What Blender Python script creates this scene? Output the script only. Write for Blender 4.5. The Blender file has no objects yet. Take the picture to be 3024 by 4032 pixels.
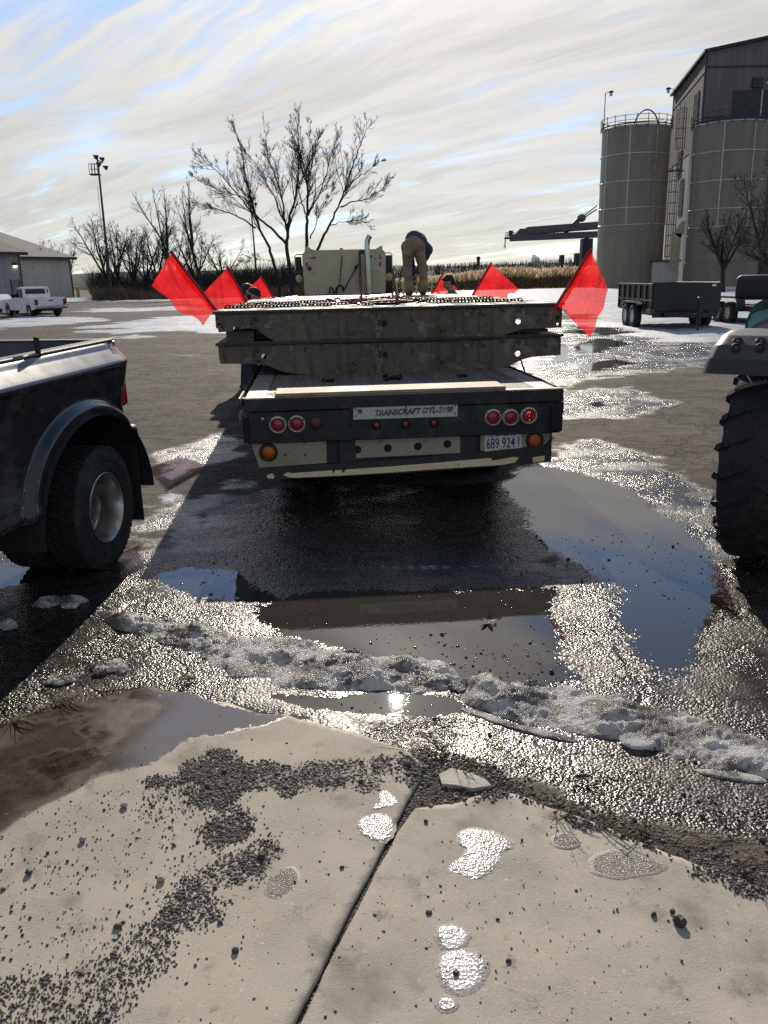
import bpy, bmesh, math, random
import numpy as np
from mathutils import Vector, Matrix, Euler
from mathutils.geometry import tessellate_polygon
R_ = math.radians
sc = bpy.context.scene
col = sc.collection
random.seed(7); rng = np.random.default_rng(11)

# ------------------------------------------------------------------ camera
CAM_H = 1.75; FPX = 3281.0; PITCH = R_(15.52); ROLL = 0.0226      # focal length in pixels of the 3024 x 4032 photo
_fw = np.array([0, math.cos(PITCH), -math.sin(PITCH)])
_u0 = np.array([0, math.sin(PITCH), math.cos(PITCH)]); _r0 = np.array([1., 0, 0])
_R = math.cos(ROLL) * _r0 - math.sin(ROLL) * _u0
_U = math.cos(ROLL) * _u0 + math.sin(ROLL) * _r0
_C = np.array([0, 0, CAM_H])
cd = bpy.data.cameras.new('camera'); cam = bpy.data.objects.new('camera', cd); col.objects.link(cam)
cd.sensor_fit = 'VERTICAL'; cd.sensor_height = 36.0; cd.sensor_width = 27.0
cd.lens = 36.0 * FPX / 4032.0
cd.clip_start = 0.05; cd.clip_end = 20000
M = Matrix(((_R[0], _U[0], -_fw[0], 0), (_R[1], _U[1], -_fw[1], 0), (_R[2], _U[2], -_fw[2], CAM_H), (0, 0, 0, 1)))
cam.matrix_world = M
sc.camera = cam

def ray(x, y): return _fw + _R * ((x - 1512) / FPX) - _U * ((y - 2016) / FPX)
def g(x, y, z=0.0):                      # photo pixel -> point on the level z
    d = ray(x, y); return _C + d * ((z - CAM_H) / d[2])
def at(x, y, Y):                         # photo pixel -> point at the distance Y
    d = ray(x, y); return _C + d * (Y / d[1])
def V(p): return Vector((float(p[0]), float(p[1]), float(p[2])))

# ------------------------------------------------------------------ sun, sky, exposure
SUN_EL = R_(28.0); SUN_AZ = R_(0.6)
sd = Vector((math.sin(SUN_AZ) * math.cos(SUN_EL), math.cos(SUN_AZ) * math.cos(SUN_EL), math.sin(SUN_EL)))
sl = bpy.data.lights.new('sun', 'SUN'); sl.energy = 4.2; sl.angle = R_(0.55); sl.color = (1.0, 0.91, 0.77)
so = bpy.data.objects.new('sun', sl); col.objects.link(so); so.rotation_euler = sd.to_track_quat('Z', 'Y').to_euler(); so.location = sd * 50
sc.view_settings.view_transform = 'Standard'; sc.view_settings.look = 'None'
sc.view_settings.exposure = 0.32; sc.view_settings.gamma = 1.0
sc.view_settings.use_curve_mapping = False
sc.render.engine = 'CYCLES'
sc.cycles.use_denoising = False
sc.cycles.max_bounces = 8; sc.cycles.transparent_max_bounces = 16
sc.cycles.sample_clamp_indirect = 6.0; sc.cycles.sample_clamp_direct = 0.0

world = bpy.data.worlds.new('World'); sc.world = world; world.use_nodes = True
wn = world.node_tree; wn.nodes.clear()
class NT:
    """tiny node-tree writer"""
    def __init__(s, t): s.t = t
    def n(s, typ, **kw):
        nd = s.t.nodes.new(typ)
        for k, v in kw.items():
            if k.startswith('i_'): 
                key = k[2:]; key = int(key) if key.isdigit() else key.replace('_', ' ')
                nd.inputs[key].default_value = v
            else: setattr(nd, k, v)
        return nd
    def l(s, a, b): s.t.links.new(a, b)
    def val(s, sock, v):
        if isinstance(v, (int, float, tuple, list)): sock.default_value = v
        else: s.l(v, sock)
    def math(s, op, a, b=None, c=None, clamp=False):
        nd = s.n('ShaderNodeMath', operation=op, use_clamp=clamp)
        s.val(nd.inputs[0], a)
        if b is not None: s.val(nd.inputs[1], b)
        if c is not None: s.val(nd.inputs[2], c)
        return nd.outputs[0]
    def vmath(s, op, a, b=None, out=0):
        nd = s.n('ShaderNodeVectorMath', operation=op); s.val(nd.inputs[0], a)
        if b is not None: s.val(nd.inputs[1], b)
        return nd.outputs[out]
    def mix(s, f, a, b, blend='MIX'):
        nd = s.n('ShaderNodeMix', data_type='RGBA', blend_type=blend)
        s.val(nd.inputs[0], f); s.val(nd.inputs[6], a); s.val(nd.inputs[7], b)
        return nd.outputs[2]
    def mixf(s, f, a, b):
        nd = s.n('ShaderNodeMix', data_type='FLOAT')
        s.val(nd.inputs[0], f); s.val(nd.inputs[2], a); s.val(nd.inputs[3], b)
        return nd.outputs[0]
    def rng(s, v, a, b, c=0.0, d=1.0, smooth=True):
        nd = s.n('ShaderNodeMapRange', interpolation_type='SMOOTHSTEP' if smooth else 'LINEAR')
        s.val(nd.inputs[0], v); s.val(nd.inputs[1], a); s.val(nd.inputs[2], b); s.val(nd.inputs[3], c); s.val(nd.inputs[4], d)
        return nd.outputs[0]
    def noise(s, vec, scale, detail=4, rough=0.55, dist=0.0, out='Fac', dim='3D'):
        nd = s.n('ShaderNodeTexNoise', noise_dimensions=dim)
        if vec is not None: s.l(vec, nd.inputs['Vector'])
        nd.inputs['Scale'].default_value = scale; nd.inputs['Detail'].default_value = detail
        nd.inputs['Roughness'].default_value = rough; nd.inputs['Distortion'].default_value = dist
        return nd.outputs[out]
    def voro(s, vec, scale, feature='F1', out='Distance', dim='3D', rand=1.0):
        nd = s.n('ShaderNodeTexVoronoi', feature=feature, voronoi_dimensions=dim)
        if vec is not None: s.l(vec, nd.inputs['Vector'])
        nd.inputs['Scale'].default_value = scale; nd.inputs['Randomness'].default_value = rand
        return nd.outputs[out]
    def mapping(s, vec, loc=(0, 0, 0), rot=(0, 0, 0), scale=(1, 1, 1), typ='POINT'):
        nd = s.n('ShaderNodeMapping', vector_type=typ); s.l(vec, nd.inputs[0])
        nd.inputs[1].default_value = loc; nd.inputs[2].default_value = rot; nd.inputs[3].default_value = scale
        return nd.outputs[0]

W = NT(wn)
tc = W.n('ShaderNodeTexCoord').outputs['Generated']
sky = W.n('ShaderNodeTexSky', sky_type='NISHITA', sun_disc=False, sun_elevation=SUN_EL, sun_rotation=SUN_AZ, air_density=0.8, dust_density=0.1, ozone_density=3.0)
W.l(tc, sky.inputs[0])
sep = W.n('ShaderNodeSeparateXYZ'); W.l(tc, sep.inputs[0])
zz = W.math('MAXIMUM', sep.outputs[2], 0.0)
den = W.math('ADD', zz, 0.20)
cmb = W.n('ShaderNodeCombineXYZ')
W.l(W.math('DIVIDE', sep.outputs[0], den), cmb.inputs[0]); W.l(W.math('DIVIDE', sep.outputs[1], den), cmb.inputs[1])
pl = cmb.outputs[0]                                          # the layer of cirrus seen from below
warp = W.vmath('ADD', pl, W.vmath('SCALE', W.vmath('SUBTRACT', W.noise(pl, 0.9, 3, out='Color'), (0.5, 0.5, 0.5)), None))
wsc = warp.node.inputs[1].links[0].from_node; wsc.inputs['Scale'].default_value = 0.35
st1 = W.mapping(warp, (0.3, 0.2, 0), (0, 0, R_(-38)), (1.15, 0.17, 1), 'TEXTURE')
st2 = W.mapping(warp, (3.1, 1.7, 0), (0, 0, R_(-24)), (1.2, 0.36, 1), 'TEXTURE')
broad = W.noise(pl, 0.75, 3, 0.5)
n1 = W.noise(st1, 1.6, 8, 0.66, 0.3); n2 = W.noise(st2, 1.4, 8, 0.66, 0.6)
cov = W.math('ADD', W.math('ADD', W.math('MULTIPLY', n1, 0.50), W.math('MULTIPLY', n2, 0.55)), W.math('MULTIPLY', broad, 0.44))
sdot = W.vmath('DOT_PRODUCT', tc, tuple(sd), out=1)
near_sun = W.rng(sdot, 0.55, 0.97)                           # cirrus reads denser and brighter against the sun
cov = W.math('ADD', cov, W.math('MULTIPLY', near_sun, 0.10))
cov = W.math('SUBTRACT', cov, W.math('MULTIPLY', W.math('MULTIPLY', W.rng(sep.outputs[2], 0.215, 0.40), W.math('MULTIPLY', W.rng(sdot, 0.995, 0.968), W.rng(sdot, 0.35, 0.75))), 0.40))     # clearer, bluer sky higher up
cloud = W.rng(cov, 0.58, 0.85)
thick = W.rng(cov, 0.72, 1.02)
ang = W.math('ARCCOSINE', W.math('MINIMUM', sdot, 0.99999))
aur1 = W.math('EXPONENT', W.math('MULTIPLY', ang, -14.0))
aur2 = W.math('EXPONENT', W.math('MULTIPLY', ang, -0.9))
cl_b = W.math('ADD', W.math('ADD', 0.27, W.math('MULTIPLY', aur2, 0.48)), W.math('MULTIPLY', aur1, 2.2))
cl_b = W.math('MULTIPLY', cl_b, W.math('MULTIPLY', W.mixf(thick, 1.05, 0.92), W.mixf(W.rng(n1, 0.36, 0.62), 0.84, 1.06)))
clcol = W.mix(W.rng(sdot, 0.2, 1.0), (0.985, 0.965, 0.94, 1), (1.0, 0.95, 0.86, 1))
cle = W.vmath('SCALE', clcol, None); cle.node.inputs['Scale'].default_value = 1; W.l(cl_b, cle.node.inputs['Scale'])
bgs = W.n('ShaderNodeBackground'); bgs.inputs['Strength'].default_value = 0.12; W.l(sky.outputs[0], bgs.inputs[0])
bgc = W.n('ShaderNodeBackground'); bgc.inputs['Strength'].default_value = 1.0; W.l(cle, bgc.inputs[0])
mx = W.n('ShaderNodeMixShader'); W.l(W.math('MULTIPLY', cloud, 0.93), mx.inputs[0]); W.l(bgs.outputs[0], mx.inputs[1]); W.l(bgc.outputs[0], mx.inputs[2])
wo = W.n('ShaderNodeOutputWorld'); W.l(mx.outputs[0], wo.inputs[0])

# ------------------------------------------------------------------ helpers
def tag(o, label=None, cat=None, group=None, kind=None):
    if label: o['label'] = label
    if cat: o['category'] = cat
    if group: o['group'] = group
    if kind: o['kind'] = kind
    return o
def empty(name, loc=(0, 0, 0), yaw=0.0, label=None, cat=None, group=None):
    o = bpy.data.objects.new(name, None); col.objects.link(o)
    o.location = loc; o.rotation_euler = (0, 0, yaw); o.empty_display_size = 0.2
    return tag(o, label, cat, group)
def link(name, me, mat, parent=None):
    o = bpy.data.objects.new(name, me); col.objects.link(o)
    if mat: me.materials.append(mat)
    if parent: o.parent = parent
    return o
def npmesh(name, verts, faces, mat=None, parent=None, smooth=False, attrs=None):
    """verts (n,3); faces: list of int arrays (m,k) or one array"""
    if not isinstance(faces, (list, tuple)): faces = [faces]
    faces = [np.asarray(f, np.int32) for f in faces if len(f)]
    me = bpy.data.meshes.new(name)
    verts = np.asarray(verts, np.float32)
    me.vertices.add(len(verts)); me.vertices.foreach_set('co', verts.ravel())
    nl = sum(f.size for f in faces); nf = sum(len(f) for f in faces)
    me.loops.add(nl); me.loops.foreach_set('vertex_index', np.concatenate([f.ravel() for f in faces]))
    tot = np.concatenate([np.full(len(f), f.shape[1], np.int32) for f in faces])
    st = np.concatenate([[0], np.cumsum(tot)[:-1]]).astype(np.int32)
    me.polygons.add(nf); me.polygons.foreach_set('loop_start', st); me.polygons.foreach_set('loop_total', tot)
    me.update(calc_edges=True)
    if smooth: me.polygons.foreach_set('use_smooth', np.ones(nf, bool))
    if attrs:
        for k, a in attrs.items():
            at_ = me.attributes.new(k, 'FLOAT', 'POINT'); at_.data.foreach_set('value', np.asarray(a, np.float32))
    me.validate()
    return link(name, me, mat, parent)

class MB:
    """collects shapes into ONE mesh"""
    def __init__(s): s.bm = bmesh.new()
    def box(s, c, d, rot=None, bev=0.0, seg=1):
        m = Matrix.Translation(c) @ (rot.to_4x4() if rot is not None else Matrix.Identity(4)) @ Matrix.Diagonal((d[0], d[1], d[2], 1))
        r = bmesh.ops.create_cube(s.bm, size=1.0, matrix=m)
        if bev > 0:
            es = list({e for v in r['verts'] for e in v.link_edges})
            bmesh.ops.bevel(s.bm, geom=es, offset=bev, segments=seg, affect='EDGES', profile=0.5)
        return s
    def bx(s, x0, x1, y0, y1, z0, z1, bev=0.0, seg=1):
        return s.box(((x0+x1)/2, (y0+y1)/2, (z0+z1)/2), (abs(x1-x0), abs(y1-y0), abs(z1-z0)), None, bev, seg)
    def bar(s, a, b, w, h=None, up=(0, 0, 1), bev=0.0):
        a = Vector(a); b = Vector(b); h = h or w
        d = (b - a); L = d.length; d.normalize()
        u = Vector(up); sx = d.cross(u)
        if sx.length < 1e-4: sx = d.cross(Vector((1, 0, 0)))
        sx.normalize(); uu = sx.cross(d)
        rot = Matrix((sx, d, uu)).transposed()
        return s.box((a + b) / 2, (w, L, h), rot, bev)
    def tube(s, pts, r, n=8, cap=True, closed=False):
        pts = [Vector(p) for p in pts]; k = len(pts)
        rr = r if isinstance(r, (list, tuple)) else [r] * k
        rings = []; up = None
        for i in range(k):
            if closed: t = pts[(i+1) % k] - pts[i-1]
            else: t = pts[min(i+1, k-1)] - pts[max(i-1, 0)]
            t.normalize()
            if up is None:
                up = t.orthogonal().normalized()
            else:
                up = (up - t * up.dot(t))
                if up.length < 1e-6: up = t.orthogonal()
                up.normalize()
            bi = t.cross(up)
            rings.append([s.bm.verts.new(pts[i] + (up * math.cos(2*math.pi*j/n) + bi * math.sin(2*math.pi*j/n)) * rr[i]) for j in range(n)])
        rng_ = range(k) if closed else range(k-1)
        for i in rng_:
            a = rings[i]; b = rings[(i+1) % k]
            off = 0
            if closed and i == k-1:
                off = min(range(n), key=lambda q: (b[q].co - a[0].co).length)
            for j in range(n):
                try: s.bm.faces.new((a[j], a[(j+1) % n], b[(j+1+off) % n], b[(j+off) % n]))
                except ValueError: pass
        if cap and not closed:
            s.bm.faces.new(rings[0][::-1]); s.bm.faces.new(rings[-1])
        return s
    def cyl(s, a, b, r, n=16, r2=None): return s.tube([a, b], [r, r if r2 is None else r2], n)
    def lathe(s, prof, M=None, n=24, closed_prof=False):
        """prof of (radius, height); axis local Z, M places it"""
        M = M or Matrix.Identity(4); rings = []
        for r, h in prof:
            if r < 1e-6: rings.append([s.bm.verts.new(M @ Vector((0, 0, h)))])
            else: rings.append([s.bm.verts.new(M @ Vector((r*math.cos(2*math.pi*j/n), r*math.sin(2*math.pi*j/n), h))) for j in range(n)])
        prs = list(zip(rings[:-1], rings[1:]))
        if closed_prof: prs.append((rings[-1], rings[0]))
        for a, b in prs:
            for j in range(n):
                j2 = (j+1) % n
                if len(a) == 1 and len(b) == 1: continue
                if len(a) == 1: s.bm.faces.new((a[0], b[j2], b[j]))
                elif len(b) == 1: s.bm.faces.new((a[j], a[j2], b[0]))
                else: s.bm.faces.new((a[j], a[j2], b[j2], b[j]))
        return s
    def prism(s, outl, depth, M=None, holes=()):
        """2-D outline (x,z) extruded from y=0 to y=depth, holes allowed"""
        M = M or Matrix.Identity(4)
        loops = [list(outl)] + [list(h) for h in holes]
        flat = [p for L in loops for p in L]
        tris = tessellate_polygon([[Vector((p[0], p[1], 0)) for p in L] for L in loops])
        A = [s.bm.verts.new(M @ Vector((p[0], 0, p[1]))) for p in flat]
        B = [s.bm.verts.new(M @ Vector((p[0], depth, p[1]))) for p in flat]
        for t in tris:
            try: s.bm.faces.new([A[i] for i in t]); s.bm.faces.new([B[i] for i in reversed(t)])
            except ValueError: pass
        o = 0
        for L in loops:
            for i in range(len(L)):
                j = (i+1) % len(L)
                s.bm.faces.new((A[o+i], B[o+i], B[o+j], A[o+j]))
            o += len(L)
        return s
    def grid(s, fn, nu, nv):
        vs = [[s.bm.verts.new(fn(i/nu, j/nv)) for j in range(nv+1)] for i in range(nu+1)]
        for i in range(nu):
            for j in range(nv):
                s.bm.faces.new((vs[i][j], vs[i+1][j], vs[i+1][j+1], vs[i][j+1]))
        return s
    def blob(s, c, d, sub=2, jit=0.0, rot=None):
        M = Matrix.Translation(c) @ (rot.to_4x4() if rot is not None else Matrix.Identity(4)) @ Matrix.Diagonal((d[0], d[1], d[2], 1))
        r = bmesh.ops.create_icosphere(s.bm, subdivisions=sub, radius=0.5, matrix=M)
        if jit:
            for v in r['verts']: v.co += Vector((random.uniform(-1, 1), random.uniform(-1, 1), random.uniform(-1, 1))) * jit
        return s
    def build(s, name, mat, parent=None, ang=32, recalc=True):
        if recalc: bmesh.ops.recalc_face_normals(s.bm, faces=s.bm.faces)
        me = bpy.data.meshes.new(name); s.bm.to_mesh(me); s.bm.free()
        if ang:
            me.polygons.foreach_set('use_smooth', np.ones(len(me.polygons), bool))
            me.set_sharp_from_angle(angle=R_(ang))
        return link(name, me, mat, parent)

def mat(name, colr, rough=0.6, metal=0.0, var=0.25, vscale=6.0, col2=None, bump=0.0, bscale=60.0, spec=0.5, coat=0.0, rvar=0.0, trans=None, dirt=None):
    """procedural material: base colour mottled by noise, optional bump and grime"""
    m = bpy.data.materials.new(name); m.use_nodes = True
    t = NT(m.node_tree); p = m.node_tree.nodes['Principled BSDF']
    oc = t.n('ShaderNodeTexCoord').outputs['Object']
    c = (*colr, 1.0); d = (*(col2 or [x * (1 - var) for x in colr]), 1.0)
    f = t.rng(t.noise(oc, vscale, 6, 0.6), 0.35, 0.68)
    out = t.mix(f, c, d)
    if dirt:
        df = t.rng(t.noise(oc, dirt[1], 8, 0.65, 0.4), dirt[2], dirt[2] + 0.14)
        out = t.mix(t.math('MULTIPLY', df, dirt[3] if len(dirt) > 3 else 0.8), out, (*dirt[0], 1))
    t.l(out, p.inputs['Base Color'])
    p.inputs['Metallic'].default_value = metal
    p.inputs['Specular IOR Level'].default_value = spec
    if rvar: t.l(t.math('ADD', rough, t.math('MULTIPLY', t.math('SUBTRACT', t.noise(oc, vscale * 2.3, 5), 0.5), rvar)), p.inputs['Roughness'])
    else: p.inputs['Roughness'].default_value = rough
    if coat: p.inputs['Coat Weight'].default_value = coat; p.inputs['Coat Roughness'].default_value = 0.06
    if bump:
        b = t.n('ShaderNodeBump'); b.inputs['Strength'].default_value = bump; b.inputs['Distance'].default_value = 0.01
        t.l(t.noise(oc, bscale, 5, 0.6), b.inputs['Height']); t.l(b.outputs[0], p.inputs['Normal'])
    return m

# numpy noise
_perm = np.random.default_rng(5).integers(0, 1 << 30, 4096)
def _h(ix, iy): return (_perm[(ix * 73 + _perm[iy & 4095]) & 4095] & 0xffff) / 65535.0
def vnoise(x, y):
    ix = np.floor(x).astype(np.int64); iy = np.floor(y).astype(np.int64); fx = x - ix; fy = y - iy
    fx = fx*fx*(3-2*fx); fy = fy*fy*(3-2*fy)
    a = _h(ix, iy); b = _h(ix+1, iy); c = _h(ix, iy+1); d = _h(ix+1, iy+1)
    return (a*(1-fx)+b*fx)*(1-fy)+(c*(1-fx)+d*fx)*fy
def fbm(x, y, o=4):
    r = 0; a = 0.5; t = 0
    for i in range(o):
        r = r + a * vnoise(x*2**i + 17.3*i, y*2**i + 5.1*i); t += a; a *= 0.5
    return r / t
def sdf(px, py, poly):
    """signed distance to a polygon, inside positive"""
    poly = np.asarray(poly, float); d = np.full(px.shape, 1e18); ins = np.zeros(px.shape, bool)
    for i in range(len(poly)):
        ax, ay = poly[i]; bx, by = poly[(i+1) % len(poly)]
        ex, ey = bx-ax, by-ay; wx, wy = px-ax, py-ay
        t = np.clip((wx*ex+wy*ey)/(ex*ex+ey*ey+1e-12), 0, 1)
        d = np.minimum(d, (wx-ex*t)**2+(wy-ey*t)**2)
        c = ((ay > py) != (by > py))
        with np.errstate(divide='ignore', invalid='ignore'):
            xi = ex*(py-ay)/(ey if ey != 0 else 1e-12)+ax
        ins ^= c & (px < xi)
    d = np.sqrt(d); return np.where(ins, d, -d)
K = 4032 / 2212.0
def gp(pts): return [tuple(g(x*K, y*K)[:2]) for x, y in pts]        # outline on the ground

# ------------------------------------------------------------------ where water, damp, snow and mud lie on the ground
PUDDLES = [  # outline, softness in metres
    (gp([(1090,1045),(1130,1010),(1210,1004),(1300,1036),(1400,1084),(1470,1130),(1545,1172),(1570,1260),(1560,1360),(1500,1430),(1430,1450),(1380,1420),(1345,1350),(1335,1290),(1290,1225),(1200,1190),(1150,1130),(1110,1085)]), 0.20),
    (gp([(640,1372),(560,1315),(640,1292),(780,1285),(950,1280),(1120,1274),(1205,1266),(1212,1300),(1200,1335),(1212,1390),(1205,1420),(1240,1465),(1130,1492),(1020,1472),(900,1442),(780,1405)]), 0.15),
    (gp([(330,1240),(400,1225),(500,1230),(560,1275),(610,1300),(500,1300),(420,1290),(350,1262)]), 0.10),
    (gp([(-200,1210),(0,1215),(95,1238),(60,1262),(0,1270),(-200,1290)]), 0.10),
    (gp([(-120,1640),(0,1565),(200,1490),(330,1484),(470,1520),(600,1545),(660,1552),(560,1572),(440,1596),(350,1655),(200,1690),(0,1812),(-200,1990)]), 0.045),
    (gp([(600,1505),(720,1512),(830,1500),(930,1502),(985,1515),(1010,1535),(930,1548),(800,1540),(680,1528)]), 0.055),
    (gp([(1225,745),(1300,728),(1370,742),(1300,762),(1240,765)]), 0.5),
    (gp([(1240,788),(1330,772),(1370,786),(1280,803)]), 0.4),
    (gp([(1180,745),(1240,738),(1240,780),(1190,790)]), 0.4),
    (gp([(1265,872),(1300,862),(1320,876),(1275,886)]), 0.15),
    (gp([(1215,700),(1330,708),(1400,720),(1300,726),(1210,718)]), 0.7),
]
DAMP = [
    (gp([(-300,1200),(0,1205),(330,1205),(420,1290),(620,1318),(900,1280),(1180,1262),(1290,1200),(1190,1080),(1120,1020),(1170,985),(1300,985),(1460,1020),(1545,1120),(1700,1170),(1900,1300),(1900,1930),(1660,1850),(1500,1795),(1300,1740),(1180,1690),(1060,1665),(940,1640),(640,1562),(440,1590),(200,1700),(0,1830),(-300,2000)]), 0.25),
    (gp([(1090,690),(1350,700),(1530,742),(1700,762),(1560,790),(1350,800),(1240,818),(1215,835),(1110,800)]), 0.9),
    (gp([(1190,845),(1340,838),(1440,868),(1370,902),(1190,905)]), 0.4),
    (gp([(1180,962),(1280,950),(1400,985),(1545,1090),(1550,1140),(1440,1060),(1200,1000)]), 0.3),
    (gp([(330,985),(480,940),(520,970),(420,1010)]), 0.5),
    (gp([(420,1290),(330,1200),(420,1120),(560,1060),(1090,1050),(1200,1100),(1250,1220),(1180,1270),(640,1320)]), 0.9),
]
SNOW = [
    ([tuple(g(150*K, 652*K)[:2]), tuple(g(330*K, 650*K)[:2]), tuple(g(480*K, 644*K)[:2]), tuple(g(650*K, 640*K)[:2]), (-14, 145), (-90, 150), (-80, 112)], 3.0, 0.16),
    ([tuple(g(860*K, 655*K)[:2]), tuple(g(1060*K, 668*K)[:2]), tuple(g(1190*K, 668*K)[:2]), tuple(g(1330*K, 690*K)[:2]), tuple(g(1240*K, 692*K)[:2]), tuple(g(1345*K, 722*K)[:2]), tuple(g(1500*K, 737*K)[:2]), tuple(g(1560*K, 726*K)[:2]), (14, 24.5), (22, 26), (70, 75), (90, 140), (10, 150), (-5, 120)], 1.2, 0.22),
    (gp([(130,712),(250,700),(330,688),(430,680),(560,684),(560,716),(470,720),(380,714),(250,722)]), 1.3, -0.02),
    (gp([(250,728),(300,722),(330,728),(280,733)]), 0.6, 0.0),
    (gp([(-100,705),(0,692),(60,684),(190,686),(230,692),(120,700),(0,712)]), 1.2, 0.0),
    (gp([(170,668),(420,660),(430,668),(200,676)]), 2.0, -0.12),
    (gp([(330,1030),(420,990),(400,1080),(330,1110)]), 0.4, -0.30),
]
def fields(x, y):
    n = fbm(x*3.1, y*3.1, 4) - 0.5; nb = fbm(x*0.6+9, y*0.6, 4) - 0.5; ns = fbm(x*0.16+4, y*1.0+2, 5) - 0.5
    r = np.hypot(x, y)
    water = np.zeros_like(x); wet = np.zeros_like(x); snow = np.zeros_like(x)
    for p, s in PUDDLES: 
        d = sdf(x, y, p); water = np.maximum(water, np.clip(0.5 + (d + n*s*1.1 + nb*min(0.30, s*1.8)) / (2*s), 0, 1))
    for p, s in DAMP:
        d = sdf(x, y, p); wet = np.maximum(wet, np.clip(0.5 + (d + n*s + nb*s*1.5) / (2*s), 0, 1))
    for p, s, b in SNOW:
        d = sdf(x, y, p); snow = np.maximum(snow, np.clip(0.5 + b + (d) / (2*s), 0, 0.5 + abs(b) + 0.28 + b) + ns*1.5 + nb*0.7)
    far = np.clip((r - 60) / 60, 0, 1)
    return water, wet, np.clip(snow, 0, 1)
MUD = gp([(-150,1660),(0,1560),(150,1500),(330,1484),(345,1510),(300,1570),(230,1650),(120,1730),(0,1812),(-200,1990)])
SOIL = gp([(905,1690),(935,1660),(1000,1665),(1080,1688),(1200,1738),(1400,1800),(1560,1850),(1660,1880),(1900,1970),(1900,2060),(1660,1945),(1470,1868),(1300,1800),(1150,1742),(1085,1724),(990,1742),(900,1752),(640,2262),(625,2262)])

def polar():
    a = np.arange(-0.64, 0.6401, 0.0036)
    b = np.concatenate([np.arange(0.70, math.pi, 0.06)])
    ang = np.concatenate([a, b, (2*math.pi - b)[::-1] if False else np.sort(2*math.pi - b)])
    ang = np.unique(np.round(ang, 6)); ang = ang[ang < 2*math.pi - 0.64 - 1e-4]
    r = [0.35]
    while r[-1] < 45: r.append(r[-1]*1.0058)
    while r[-1] < 160: r.append(r[-1]*1.012)
    while r[-1] < 6000: r.append(r[-1]*1.06)
    r = np.array(r); na = len(ang); nr = len(r)
    A, Rr = np.meshgrid(ang, r)
    x = (Rr*np.sin(A)).ravel(); y = (Rr*np.cos(A)).ravel()
    i, j = np.meshgrid(np.arange(nr-1), np.arange(na), indexing='ij'); j2 = (j+1) % na
    q = np.stack([i*na+j, (i+1)*na+j, (i+1)*na+j2, i*na+j2], -1).reshape(-1, 4)[:, ::-1]
    return x, y, q, na

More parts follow.
